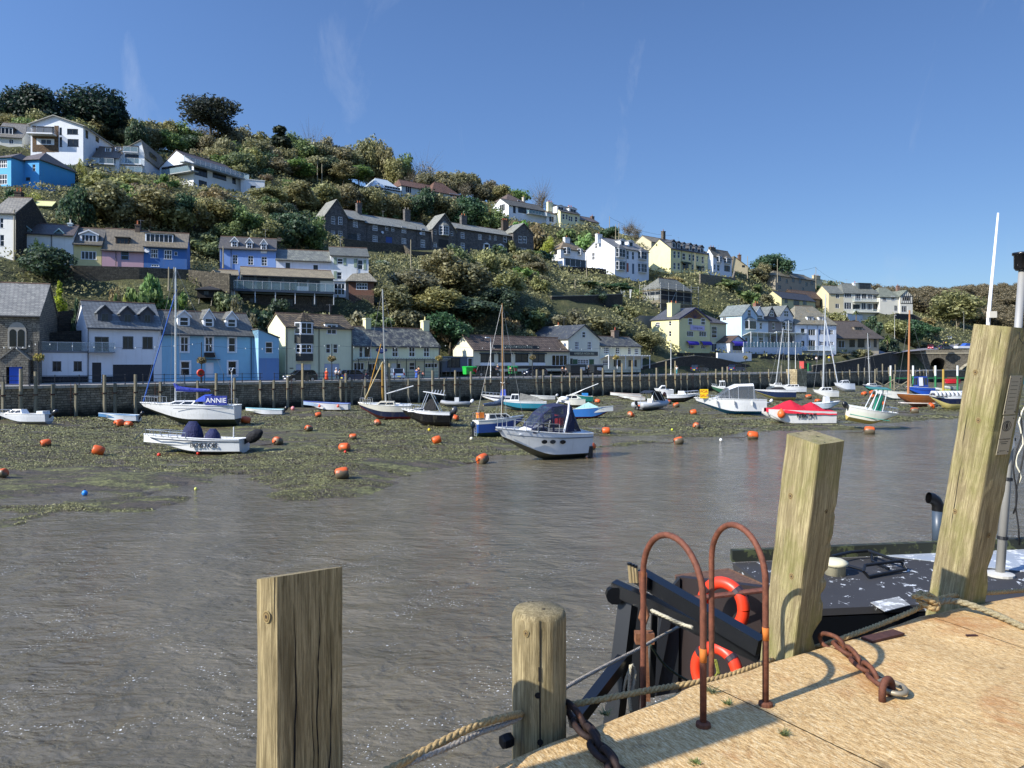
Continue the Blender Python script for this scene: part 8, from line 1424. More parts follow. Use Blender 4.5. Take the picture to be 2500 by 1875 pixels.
# 35 green canopy boat, bow down to the right
t,L,D=lay('fishing_boat','white boat with green hardtop tipped bow-down at the water edge','fishing boat',2124,1052,120,-8,6,11); sec=hull(t,L,L*.36,1.35,'#dcdac8','#b5a45c','#d9dccb','#dcdcd2',rise=.12,wl=.3,vee=.9); y0,z0=sec(0); t.location.z+=.55; m=MB(); m.prism([(-L*.22,-L*.16,z0+1.85),(L*.2,-L*.15,z0+2.1),(L*.2,-L*.15,z0+2.18),(-L*.22,-L*.16,z0+1.93)],(0,L*.31,0)); m.build('hardtop',gel('#2f7a68'),t)
m=MB()
for sg in (1,-1): m.tube([(-L*.14,sg*L*.13,z0),(-L*.04,sg*L*.12,z0+1.95)],.045,6); m.tube([(L*.14,sg*L*.12,z0),(L*.14,sg*L*.11,z0+2.05)],.045,6); m.tube([(-L*.02,sg*L*.13,z0),(L*.04,sg*L*.12,z0+2.)],.045,6)
m.build('frame',plain('#dfe1e2',.3,.5),t); cab(t,L*.0,L*.13,L*.16,z0,1.45,.1,.05,gel('#1c7560'),'green_console',None,.9); bowrail(t,sec,L,L*.18,.45); outboard(t,-L/2-.1,1.1,'#15171a',1.,-.8); m=MB(); 
for sg in (1,-1): m.tube([(x,sec(x)[0]*.93*sg,sec(x)[1]*.5) for x in [(-L/2+L*i/12) for i in range(11)]],.03,5)
m.build('green_line',plain('#2f9a86',.5),t)
# 36 small boats under the bridge end, pontoon frame
for px,py,w,c,l in ((2300,957,34,'#c4cc6a','yellow-green rowing boat among the boats by the green pontoon'),(2322,952,36,'#8f9a9a','grey inflatable-looking tender by the green pontoon'),(2150,962,30,'#3a3d42','dark dinghy among the broken timber frames')): boat_open(l,px,py,w,182,c,H_=.7,motor=False,name='dinghy',cat='dinghy')
t=thing('pontoon_frame','green and white painted pontoon posts with a crossbeam near the bridge','pontoon frame',mudpt(2290,952),R(8)); 
for i in range(5): x=-11+i*5.2; m=MB(); m.tube([(x,0,-.5),(x,0,3.)],.2,8); p_=m.build('post',plain('#2f7a4a',.6),t); m=MB(); m.tube([(x,0,3.01),(x,0,5.2)],.2,8); m.build('white_top',plain('#d0d3cf',.6),p_)
m=MB(); m.box((-11,-.12,2.4),(10,.12,2.65)); m.build('beam',plain('#2a6a44',.6),t)
t=thing('kayak_stack','stack of red kayaks piled on the pontoon near the bridge','kayaks',mudpt(2326,945),0)
for i in range(4): m=MB(); m.tube([(-2.2,.1*i,1.+.35*i),(-1,.1*i,1.05+.35*i),(1,.1*i,1.05+.35*i),(2.2,.1*i,1.+.35*i)],[.05,.3,.3,.05],8); m.build('kayak',gel('#b01c24'),t,True)
for px,a,l in ((2160,0,'broken timber mooring frame with crossed struts, left of two'),(2200,0,'broken timber mooring frame with crossed struts, right of two')):
 t=thing('timber_frame',l,'timber frame',mudpt(px,955),0); m=MB(); m.tube([(-2,0,-.3),(-2,0,4.6)],.14,6); m.tube([(2,0,-.3),(2,0,3.6)],.14,6); m.build('uprights',timber('#9a937c','#666050',False),t); m=MB(); m.tube([(-2,0,2.2),(1.8,0,.2)],.12,6); m.tube([(2,.2,2.4),(-1.2,.2,.4)],.12,6); m.build('struts',timber('#9a937c','#666050',False),t)
for px,ty,by,c,l in ((2303,902,995,'#a88a3c','tall yellow-brown pole standing by the striped speedboat'),):
 p=mudpt(px,by); t=thing('mooring_pole',l,'pole',p,0); m=MB(); m.tube([(0,0,0),(0,0,(by-ty)/F*p.y)],.14,8); m.build('pole',plain(c,.7),t)
# 37 whaler in the left foreground
t,L,D=lay('open_motorboat','white open motor boat lettered BOISTOIS with navy covers and black outboard','motor boat',474,1109,246,181,3); B=L*.36; sec=hull(t,L,B,1.0,'#d9dbdb','#c9cac4','#d9dbdb','#dfe1e1',rise=.32,wl=.22,vee=.9,stern=.92,gun='#dfe1e1',decked=False,inner='#d3d5d4',full=.9,rake=.24); y0,z0=sec(0)
m=MB()
for sg in (1,-1): m.tube([(x,sec(x)[0]*.985*sg,sec(x)[1]*.86) for x in [(-L/2+L*i/12) for i in range(12)]],.04,5)
m.build('rub_rail',plain('#26303e',.5),t)
def drape(pts,z,name,col,w):
 m=MB(); n=len(pts); V=[];Fc=[]
 for f,zz in ((1.,0),(1.02,.35),(.8,.7),(.35,1.)): V+=[(pts_[0]*f+(1-f)*0,pts_[1]*f,z+zz*w) for pts_ in pts]
 for j in range(3):
  for i in range(n): Fc.append((j*n+i,j*n+(i+1)%n,(j+1)*n+(i+1)%n,(j+1)*n+i))
 Fc.append(tuple(range(3*n,4*n))); m.add(V,Fc); o=m.build(name,cloth(col),t,True); return o
R_=[(math.cos(a*PI/5)*.75,math.sin(a*PI/5)*.6) for a in range(10)]; o=drape(R_,z0-.45,'console_cover','#131b46',1.55); o.location.x=L*.02; R_=[(math.cos(a*PI/4+.4)*.55,math.sin(a*PI/4+.4)*.5) for a in range(8)]; o=drape(R_,z0-.45,'seat_cover','#18204a',1.05); o.location.x=-L*.18
bowrail(t,sec,L,L*.02,.36,.95); m=MB(); m.lathe([(.03,-.1),(.25,-.02),(.32,.3),(.28,.7),(.12,.95),(.02,1.)],12,(0,0,0)); 
ob=bpy.data.objects.new('outboard_motor',None); COL.objects.link(ob); ob.parent=t; ob.location=(-L/2-.25,0,.95); ob.rotation_euler=(0,R(-58),0); o=m.build('cowling_bag',cloth('#0c0d10'),ob,True); o.scale=(1.25,1,1.1); m=MB(); m.prism([(-.1,-.06,-1.0),(.1,-.06,-1.0),(.16,-.06,.0),(-.16,-.06,.0)],(0,.12,0)); m.tube([(-.3,0,-.95),(.2,0,-.95)],.09,8); m.build('leg_casing',plain('#131416',.4),ob)
text('BOISTOIS',.42,plain('#1d2126',.5),t,(-L*.16,sec(0)[0]*.96+.03,z0*.58),(PI/2-.1,0,PI),ext=.03); m=MB(); m.tube([(-L*.44,B*.4,z0),(-L*.44,B*.4,z0+.75)],.04,6); m.build('mooring_staff',plain('#d9dbdc',.4),t)
# ---------------- buoys
@memo
def buoym(): T=NT('buoy_plastic'); v=T.coord(); c=T.vary('#d05a1c',v,.75,1.1,3); sp=T.node('ShaderNodeSeparateXYZ',{0:v}); f=T.ramp(T.math('ADD',sp.outputs[2],T.math('MULTIPLY',T.noise(v,4,5),.5)),(.16,1.),(.30,0.)); c=T.mix(f,c,'#5c5340'); f2=T.ramp(T.noise(v,3,5,.7),(.62,0.),(.75,.5)); c=T.mix(f2,c,'#8a6a4a'); return T.fin(c,.45)
BU=[(112,1090,24,'left of the speedboat mooring, near the left edge'),(240,1110,30,'second from the left edge on the mud'),(5,1165,28,'cut by the left edge nearest the water'),(291,1042,24,'left of a pair under the rowing boat'),(314,1043,20,'right of a pair under the rowing boat'),(600,1034,24,'rusty one behind the yacht rudder'),(678,1086,26,'right of the black outboard motor'),(841,1102,28,'in the middle of the mud left of the cruiser'),(835,1168,36,'nearest the water in the left half'),(754,1053,19,'small stained one in the middle mud'),(862,1073,19,'green-brown algae covered one'),(777,1018,16,'near the open boat with pink fenders'),(922,1039,20,'at the bow of the black motor boat'),(1110,1028,20,'dark one beside the black boat engines'),(1066,1082,24,'left of the blue sailing boat'),(1178,1132,32,'at the bow of the big cruiser'),(1441,1098,26,'dark red one at the stern of the big cruiser'),(1480,1059,21,'right of the big cruiser stern'),(1540,1019,19,'left of the grey rigid inflatable'),(1459,985,14,'under the teal day boat'),(1561,1001,16,'grey-brown one behind the inflatable engine'),(1633,987,14,'left of two behind the inflatable'),(1651,995,16,'right of two behind the inflatable'),(1693,1012,17,'at the bow of the for sale cruiser'),(1701,1047,20,'bright one alone right of centre'),(1657,1085,24,'grey-fronted one near the shore'),(1838,1072,27,'at the edge of the water above the foreground post'),(1872,1009,14,'left tip of the red covered boat'),(1974,974,15,'behind the red covered boat'),(1997,985,15,'left of the white console boat'),(2028,1021,16,'stained one at the right end of the red cover'),(2110,967,14,'left of a trio by the navy sailing boat'),(2129,963,13,'top of a trio by the navy sailing boat'),(2130,973,13,'lowest of a trio by the navy sailing boat'),(2155,990,12,'behind the green hardtop'),(2233,1009,19,'under the wooden sailing boat'),(2273,998,18,'right end of the wooden sailing boat'),(2310,968,16,'behind the striped speedboat'),(2123,1060,26,'against the tipped boat with green hardtop')]
for i,(px,pb,w,l) in enumerate(BU):
 p=mudpt(px,pb); r=w*.42/F*p.y; t=thing('mooring_buoy','orange barrel mooring buoy, '+l,'buoy',(p.x,p.y,p.z+r*.75),random.uniform(-.5,.5)+(0 if i%3 else 1.2),'orange mooring buoys on the mud'); m=MB(); ln=r*.95; ax=(Vector((0,1,0)),Vector((0,0,1)),Vector((1,0,0))); m.lathe([(r*.25,-ln*1.12),(r*.72,-ln*1.1),(r*.93,-ln*.85),(r,0),(r*.93,ln*.85),(r*.72,ln*1.1),(r*.25,ln*1.12)],16,(0,0,0),ax); m.build('barrel',buoym(),t,True).rotation_euler=(random.uniform(-1.,1.),random.uniform(-.35,.35),0)
 m=MB(); m.tube([(-ln*1.1,0,0),(-ln*1.25,0,.02),(-ln*1.3,0,.1)],.035,5); m.build('shackle',rust(),t); m=MB(); m.tube([(-ln*1.1,0,0),(-ln*1.7,.2,-r*.5),(-ln*3.,.9,-r*.72),(-ln*6.,1.0,-r*.8)],.03,5); m.build('mooring_chain',plain('#2a2218',.9),t)
for px,pb,w,c,l in ((388,1114,9,'#d8341e','small round red float left of the lettered boat bow'),(484,1112,9,'#d8341e','small round red float under the lettered boat hull'),(843,1106,7,'#d8341e','tiny red float beside a barrel buoy'),(1048,1053,8,'#c9b01e','small round yellow float on the mud'),(1641,1052,6,'#c4cc3a','tiny lime float right of centre'),(1760,1078,8,'#dcdcd6','small white float at the water edge'),(207,1210,14,'#1f7fd0','small bright blue float on the green weed'),(478,1197,8,'#c9cc6a','pale yellow float in the shallow water'),(1151,1075,9,'#cfcab0','white float on a bent pole left of the cruiser'),(715,967+35,10,'#e08a8a','pink round fender hanging by the wall')):
 p=mudpt(px,pb); r=w/2/F*p.y; t=thing('float',l,'float',(p.x,p.y,p.z+r*.8)); m=MB(); m.lathe([(r*.15,-r),(r*.75,-r*.7),(r,0),(r*.75,r*.7),(r*.2,r)],10); m.build('ball',plain(c,.4),t,True); m=MB(); m.tube([(0,0,r),(0,0,r*1.35)],r*.2,6); m.build('eye',plain('#2a2a2a',.5),t)
# mooring lines on the mud
for a,b,sg,l in (((355,1068),(245,1100),.6,'pale mooring line from the lettered boat bow to the mud'),((978,1010),(922,1030),.2,'mooring rope from the black boat to a buoy'),((741,975),(650,1000),.5,'rope from the open boat to the wall'),((170,988),(250,1028),.4,'dark rope across the wall by the rowing boat')):
 p,q=mudpt(*a),mudpt(*b); wire('mooring_line',l,(p.x,p.y,p.z+.7),(q.x,q.y,q.z+.1),sg,.03,'#8f8a72','rope')
# gulls
for px,py,l in ((1520,945,'white gull standing by the wall left of the inflatable'),(1655,1,'')):
 if not l: continue
 p=mudpt(px,952); t=thing('gull',l,'bird',p); m=MB(); m.tube([(-.28,0,.22),(-.1,0,.26),(.1,0,.3),(.2,0,.38),(.26,0,.42)],[.02,.09,.08,.045,.03],8); m.build('body',plain('#dfe1e0',.7),t,True); m=MB(); m.tube([(0,.03,0),(0,.03,.22)],.012,4); m.tube([(0,-.03,0),(0,-.03,.22)],.012,4); m.build('legs',plain('#b5803a',.6),t)
# ---------------- near quay
QZ=CZ-1.6
ED=[(-6.5,-2.),(-2.7,.91),(-.113,2.91),(.90,3.69),(2.555,4.645),(3.54,5.10),(9.,7.6),(22,13.6),(60,31)]
def edge_at(i,t): a,b=ED[i],ED[i+1]; return a[0]+(b[0]-a[0])*t,a[1]+(b[1]-a[1])*t
EP=[]; 
for i in range(len(ED)-1):
 L=math.dist(ED[i],ED[i+1]); n=max(1,int(L/(.05 if i in(2,3,4,5) and i<6 else .4)));
 if i==1: n=int(L/.06)
 if i==5: n=int(L/.12)
 for k in range(n): EP.append(edge_at(i,k/n))
EP.append(ED[-1]); EP=np.array(EP); Tn=np.gradient(EP,axis=0); Tn/=np.linalg.norm(Tn,axis=1)[:,None]; Nn=np.stack([Tn[:,1],-Tn[:,0]],1)   # inland
# smooth normals
kk=np.ones(25)/25; Nn=np.stack([np.convolve(np.pad(Nn[:,j],12,'edge'),kk,'valid') for j in (0,1)],1); Nn/=np.linalg.norm(Nn,axis=1)[:,None]
cum=np.concatenate([[0],np.cumsum(np.linalg.norm(np.diff(EP,axis=0),axis=1))])
@memo
def granite(warm):
 T=NT('granite_slabs'); v=T.coord(); va=T.coord(scale=(1,1,1),rot=(0,0,R(-30))); vb=T.node('ShaderNodeMapping',{'Vector':va,'Scale':(1.7,.32,1)}).outputs[0]
 a=T.noise(vb,95,6,.72); b=T.noise(v,420,2,.6); sp=T.ramp(T.math('ADD',T.math('MULTIPLY',a,.7),T.math('MULTIPLY',b,.35)),(.37,'#5a452c'),(.46,'#a5824f'),(.54,'#c6a46c'),(.66,'#e3d3ab')) if warm else T.ramp(T.math('ADD',T.math('MULTIPLY',a,.6),T.math('MULTIPLY',b,.4)),(.36,'#4e473a'),(.5,'#857a64'),(.66,'#a39a84'))
 c=T.vary(sp,v,.75,1.2,2.2); f=T.ramp(T.noise(v,1.7,6,.65,.6),(.53,0.),(.68,.7)); c=T.mix(f,c,'#a06530') if warm else c; f=T.ramp(T.noise(v,5,6,.7),(.60,0.),(.70,.5)); c=T.mix(f,c,'#4a3f2c')
 h=T.math('ADD',T.math('MULTIPLY',a,.7),T.math('MULTIPLY',T.noise(v,26,5,.6),1.6)); return T.fin(c,.86,0,T.bump(h,.9,.008))
def slab(name,i0,i1,v0,v1,mat,label,lip=True,gap=.0035,kind='structure',nv=14):
 idx=np.arange(i0,i1+1); vs=np.linspace(v0,v1,nv) if not lip else np.concatenate([[0,.004,.012,.025,.05],np.linspace(.1,v1,nv)]); V=[]
 for j,i in enumerate(idx):
  e=EP[i]; n=Nn[i]; wob=(fbm(np.array([cum[i]]),np.array([.3]),2.2,4,91)[0]-.5)*.05 if lip else 0
  for v in vs:
   dv=v+wob*max(0,1-v/.3); s_=cum[i]; 
   if j==0: sh=gap
   elif j==len(idx)-1: sh=-gap
   else: sh=0
   x=e[0]+n[0]*dv+Tn[i][0]*sh; y=e[1]+n[1]*dv+Tn[i][1]*sh; z=QZ+(fbm(np.array([x]),np.array([y]),1.6,4,17)[0]-.5)*.03-(.035*math.exp(-v/.012) if lip else 0); V.append((x,y,z-(.004 if v>=v1-1e-6 and lip else 0)))
 k=len(vs); m=MB(); m.v=V; 
 for a in range(len(idx)-1):
  for b in range(k-1): q=a*k+b; m.f.append((q,q+k,q+k+1,q+1))
 bd=[a*k for a in range(len(idx))]; o=len(m.v); m.v+=[(m.v[q][0],m.v[q][1],QZ-.4) for q in bd]
 for a in range(len(bd)-1): m.f.append((bd[a],o+a,o+a+1,bd[a+1]))
 return tag(m.build(name,mat,None,True),label,None,kind=kind)
def near(x): return int(np.argmin(np.abs(EP[:,0]-x)))
js=[near(-6.5),near(-4.),near(-2.),near(-.42),near(.93),near(2.6),near(4.6),near(8),near(14),near(30),len(EP)-1]
for a,b in zip(js[:-1],js[1:]): slab('granite_kerb',a,b,0,1.22,granite(True),'worn granite slab along the near quay edge')
slab('quay_paving',0,len(EP)-1,1.227,14,granite(False),'rough concrete paving behind the granite slabs',lip=False,nv=40)
m=MB()
for i in range(0,len(EP)-1,4):
 j=min(i+4,len(EP)-1); a,b=EP[i],EP[j]; na,nb=Nn[i],Nn[j]; t=.02; m.poly((a[0]+na[0]*t,a[1]+na[1]*t,QZ-.12),(b[0]+nb[0]*t,b[1]+nb[1]*t,QZ-.12),(b[0]-nb[0]*.5,b[1]-nb[1]*.5,-1.5),(a[0]-na[0]*.5,a[1]-na[1]*.5,-1.5))
tag(m.build('near_quay_wall',stone('#6b6454','#4a4539','#26231c',.8,.35,False)),'battered stone face of the near quay','quay wall',kind='structure')
m=MB(); 
for i in range(0,len(EP)-1,8):
 j=min(i+8,len(EP)-1); a,b=EP[i],EP[j]; na,nb=Nn[i],Nn[j]; m.poly((a[0]+na[0]*.1,a[1]+na[1]*.1,QZ-.05),(a[0]+na[0]*14,a[1]+na[1]*14,QZ-.05),(b[0]+nb[0]*14,b[1]+nb[1]*14,QZ-.05),(b[0]+nb[0]*.1,b[1]+nb[1]*.1,QZ-.05))
tag(m.build('quay_bed',plain('#2a251c',.95)),'dark bed under the granite slabs','quay',kind='structure')
# timber posts
TA=timber('#b5a87e','#6f6243',True); TB=timber('#b3a37a','#655839',False)
def frame_obj(name,label,base,top,xd,cat='post'):
 base,top=Vector(base),Vector(top); Z=(top-base).normalized(); X=Vector(xd).normalized(); Y=Z.cross(X).normalized(); X=Y.cross(Z); o=bpy.data.objects.new(name,None); COL.objects.link(o); o.matrix_world=Matrix.Translation(base)@Matrix((X,Y,Z)).transposed().to_4x4(); tag(o,label,cat); return o,(top-base).length
def square_post(t,L,s,mat,z0=-5.,chips=(),seed=1,crown=.0):
 n=60; per=[]; h=s/2; rr=.012
 for cx,cy,a0 in ((h-rr,h-rr,0),(-h+rr,h-rr,90),(-h+rr,-h+rr,180),(h-rr,-h+rr,270)):
  for k in range(3): a=R(a0+k*45); per.append((cx+rr*math.cos(a),cy+rr*math.sin(a)))
  nx=per[-1]; 
 P2=[]
 for i in range(len(per)):
  a,b=per[i],per[(i+1)%len(per)]; P2.append(a); d=math.dist(a,b)
  if d>.05: P2+=[(a[0]+(b[0]-a[0])*q/6,a[1]+(b[1]-a[1])*q/6) for q in range(1,6)]
 k=len(P2); m=MB(); zs=[z0]+list(np.linspace(-.3,L,n))
 for zi,z in enumerate(zs):
  for i,(x,y) in enumerate(P2):
   f=(fbm(np.array([i*.35]),np.array([z*6.]),1.,3,seed)[0]-.5)*.010; q=1+f/ h
   for (cz,cr,dp,sx,sy) in chips:
    if abs(z-cz)<cr and math.hypot(x-sx*h,y-sy*h)<.075: q-=dp*(1-abs(z-cz)/cr)*(1-math.hypot(x-sx*h,y-sy*h)/.075)
   m.v.append((x*q,y*q,z+(crown*(x+y) if zi==len(zs)-1 else 0)))
 for a in range(len(zs)-1):
  for b in range(k): m.f.append((a*k+b,a*k+(b+1)%k,(a+1)*k+(b+1)%k,(a+1)*k+b))
 m.f.append(tuple(range((len(zs)-1)*k,len(zs)*k))); o=m.build('timber',mat,t,False); return o
ex3=(.866,.5,0); ex4=(.907,.42,0)
p3,L3=frame_obj('mooring_post','squared weathered timber post rising from the quay edge behind the two rusty hoops',(1.60,4.24,QZ),(1.685,4.095,5.785),ex3); square_post(p3,L3,.218,TA,-5,[(.30,.05,.22,1,-1),(.42,.035,.18,1,-1),(.06,.10,.3,1,-1),(.80,.02,.1,1,-1),(.62,.03,.08,1,-1)],3,.05)
p4,L4=frame_obj('mooring_post','tall leaning squared timber post with two small metal notices at the right',(3.0,4.98,QZ),(3.13,4.70,6.43),ex4); square_post(p4,L4,.237,TA,-5,[(.25,.12,.12,1,-1),(1.2,.05,.05,-1,-1)],8,-.04)
for z,hh,nm,b in ((1.435,.25,'tally_plate',0),(1.175,.255,'watch_notice',1)):
 m=MB(); m.prism([(-.065+.01,-.1245,z-hh/2),(.065,-.1245,z-hh/2),(.065+.008,-.1245,z+hh/2),(-.065+.018,-.1245,z+hh/2)],(0,-.004,0)); pl=m.build(nm,plain('#a39c88',.35,.3),p4); k=plain('#26221c',.6)
 if b:
  e=MB(); cz=z+.06
  for r0,r1 in ((.046,.040),(.028,.023)):
   for i in range(24): a,c=2*PI*i/24,2*PI*(i+1)/24; e.poly(*[(r*math.cos(q),-.1292,cz+r*math.sin(q)*(.75 if r0>.04 else 1)) for r,q in ((r0,a),(r1,a),(r1,c),(r0,c))])
  e.poly(*[(.013*math.cos(2*PI*i/16),-.1292,cz+.02*math.sin(2*PI*i/16)) for i in range(16)]); e.build('eye_symbol',k,pl)
  text('You are being watched',.0125,k,pl,(.0,-.1292,z-.025),(PI/2,0,0),ext=.0003)
  for i,w in enumerate((.04,.03)): l=MB(); l.poly((-w,-.1292,z-.045-i*.012),(w,-.1292,z-.045-i*.012),(w,-.1292,z-.041-i*.012),(-w,-.1292,z-.041-i*.012)); l.build('small_print',k,pl)
  l=MB(); l.poly((-.03,-.1292,z-.105),(.03,-.1292,z-.103),(.03,-.1292,z-.101),(-.03,-.1292,z-.1)); l.build('arrow',k,pl)
 else:
  for i in range(8): l=MB(); zz=z+.085-i*.025; l.poly((-.032,-.1292,zz),(.038,-.1292,zz),(.038,-.1292,zz+.0025),(-.032,-.1292,zz+.0025)); l.build('engraved_line',k,pl)
  l=MB()
  for i in range(22):
   zz=z-.115+i*.0105
   for x in (-.047,.06): l.poly((x-.003,-.1292,zz),(x+.004,-.1292,zz),(x+.002,-.1292,zz+.006),(x-.002,-.1292,zz+.004))
  l.build('engraved_border',k,pl)
 for x in (-.045,.055):
  for zz in (z-hh/2+.018,z+hh/2-.018): q=MB(); q.lathe([(.004,0),(.004,.003)],8,(x,-.1285,zz),(Vector((1,0,0)),Vector((0,0,1)),Vector((0,-1,0)))); q.build('rivet',k,pl)
wr=MB(); wr.tube([(-.03,-.125,L4-.02),(-.045,-.14,L4-.06),(-.02,-.15,L4-.09),(.01,-.14,L4-.06),(-.0,-.125,L4+.005)],.0025,5); wr.build('wire_loop',plain('#1c1a18',.6),p4)
# round post and half-round post
def round_post(t,r,L,mat,cut=None,seed=2,slant=(0,0),z0=-5):
 n=48; zs=[z0]+list(np.linspace(-.6,L,50)); m=MB(); k=0
 pr=[]
 for i in range(n):
  a=2*PI*i/n; x,y=r*math.cos(a),r*math.sin(a)
  pr.append((x,y))
 for zi,z in enumerate(zs):
  for i,(x,y) in enumerate(pr):
   f=1+(fbm(np.array([i*.4]),np.array([z*2.5]),1.,4,seed)[0]-.5)*.07; rim=1-.10*max(0,(z-L+.035)/.035)**2 if not cut else 1
   x,y=x*f*rim,y*f*rim
   if cut:
    nx,ny,d=cut; q=x*nx+y*ny; d+=.002*math.sin(z*7+x*60)
    if q>d: x-=nx*(q-d); y-=ny*(q-d)
   zz=z+((slant[0]*x+slant[1]*y) if zi>=len(zs)-3 else 0); m.v.append((x,y,zz))
 for a in range(len(zs)-1):
  for b in range(n): m.f.append((a*n+b,a*n+(b+1)%n,(a+1)*n+(b+1)%n,(a+1)*n+b))
 c=len(m.v); m.v.append((0,0,L+.004)); o=(len(zs)-1)*n
 for b in range(n): m.f.append((o+b,o+(b+1)%n,c))
 return m.build('timber',mat,t,not cut)
p2=thing('bollard_post','short round-topped timber post with a split, at the quay edge bottom centre','post',(.12,3.265,QZ)); round_post(p2,.120,.51,TB,None,5)
m=MB(); m.prism([(-.004,-.1225,-.3),(.003,-.1225,-.3),(.002,-.1225,.46),(-.003,-.1225,.5)],(0,.006,0)); m.prism([(-.008,-.1235,.24),(.004,-.1235,.24),(.004,-.1235,.30),(-.008,-.1235,.30)],(0,.006,0)); m.build('split',plain('#0f0c08',.95),p2)
for x,z in ((-.01,.18),(0,-.02)): q=MB(); q.lathe([(.013,0),(.013,.004)],10,(x,-.1195,z),(Vector((1,0,0)),Vector((0,0,1)),Vector((0,-1,0)))); q.build('bolt_hole',plain('#0b0906',.95),p2)
m=MB(); m.lathe([(.03,0),(.034,.02),(.03,.045),(.018,.05)],6,(-.125,-.075,-.03),(Vector((0,0,1)),Vector((.6,-.8,0)),Vector((-.8,-.6,0)))); m.build('bolt_head',plain('#17171b',.5,.4),p2)
p1=thing('mooring_post','thick half-round timber post with slanted top, left foreground','post',(-.752,2.62,QZ)); round_post(p1,.145,.853,TB,(.62,-.785,.084),9,(.14,-.22)); 
m=MB(); d=Vector((.785,.62,0)); nn=Vector((.62,-.785,0)); c=nn*.0865
for u,w,z0,z1 in ((-.055,.003,-.9,.78),(.01,.0016,-.9,.55),(.03,.002,.1,.8),(.075,.0022,-.9,.7)):
 q=[]; 
 for i in range(25): zz=z0+(z1-z0)*i/24; ww=w*(1-abs(i/12-1)**3)*(.6+.8*abs(math.sin(i*1.7+u*90))); x=u+.004*math.sin(zz*9+u*50)+.002*math.sin(zz*31); q.append((c+d*(x-ww)+Vector((0,0,zz)),c+d*(x+ww)+Vector((0,0,zz))))
 for i in range(24): m.poly(q[i][0],q[i][1],q[i+1][1],q[i+1][0])
m.build('splits',plain('#0f0c08',.95),p1)
def knot(t,loc,n,r):
 n=Vector(n).normalized(); x=Vector((0,0,1)).cross(n).normalized(); z=n.cross(x); loc=Vector(loc)
 for k,(f,c) in enumerate(((1.,'#8a7a52'),(.78,'#5a4a2c'),(.6,'#7d6a44'),(.3,'#33271a'))): m=MB(); m.poly(*[loc+n*(.0012+.0006*k)+x*(r*f*(1+.1*math.sin(3*a))*math.cos(a))+z*(r*f*1.2*math.sin(a)) for a in [2*PI*i/18 for i in range(18)]]); m.build('knot',plain(c,.9),t)
for t,h,q in ((p3,.109,((-.109,.03,.86,-1,0),(-.109,-.04,.42,-1,0),(.02,-.109,.80,0,-1))),(p4,.1185,((-.1185,-.02,1.25,-1,0),(-.1185,.03,.62,-1,0),(-.1185,.05,1.55,-1,0),(.03,-.1185,.5,0,-1)))):
 for x,y,z,nx,ny in q: knot(t,(x,y,z),(nx,ny,0),.017)
knot(p1,(-.078,-.126,.74),(-.53,-.85,0),.018); knot(p2,(-.06,-.107,.44),(-.5,-.86,0),.014)
p5,L5=frame_obj('mooring_post','tall squared timber post beyond the left edge of the view','',0,0) if False else frame_obj('mooring_post','tall squared timber post just left of the view along the quay edge',(-1.78,1.78,QZ),(-1.68,1.66,QZ+2.35),ex3); square_post(p5,L5,.21,TA,-5)
# rusty ladder hoops
def hoop(label,b,f,z_ap,r=.0148,low=3.2):
 b,f=Vector((b[0],b[1],0)),Vector((f[0],f[1],0)); w=(f-b).length/2; c=(b+f)/2; d=(f-b).normalized(); zs=z_ap-w; t=thing('ladder_hoop',label,'ladder rail',(b.x,b.y,QZ),0,'pair of rusty ladder hoops'); o=Vector((b.x,b.y,QZ)); pts=[b+Vector((0,0,QZ-.05)),b+Vector((0,0,zs-.25))]
 for i in range(0,19): a=PI*i/18; pts.append(c-d*w*math.cos(a)+Vector((0,0,zs-.25*0+w*math.sin(a))))
 pts+=[f+Vector((0,0,zs-.4)),f+Vector((0,0,low))]; m=MB(); m.tube([p-o for p in pts],r,14,True); m.build('rail',rust('#84503a','#4d2d21'),t,True); q=MB(); q.tube([(0,0,zs-QZ-.27),(0,0,zs-QZ-.21)],r+.0012,14); q.build('orange_patch',plain('#b5651f',.8),t,True); q=MB(); q.lathe([(.034,-.005),(.032,.012),(.022,.018)],14); q.build('footing',rust('#7a4a30','#4a2a1c'),t)
hoop('rusty bent-pipe ladder hoop, nearer and left of the pair',(.843,3.25),(.655,3.68),5.385); hoop('rusty bent-pipe ladder hoop, farther and right of the pair',(1.185,3.445),(1.045,3.86),5.392)
t=thing('rusty_ladder','rusty ladder rungs below the hoops on the quay face','ladder',(.655,3.68,3.2)); m=MB()
for k in range(4): m.tube([(0,0,.2+.3*k),(.39,.18,.2+.3*k)],.014,8)
m.build('rungs',rust('#84503a','#4d2d21'),t)
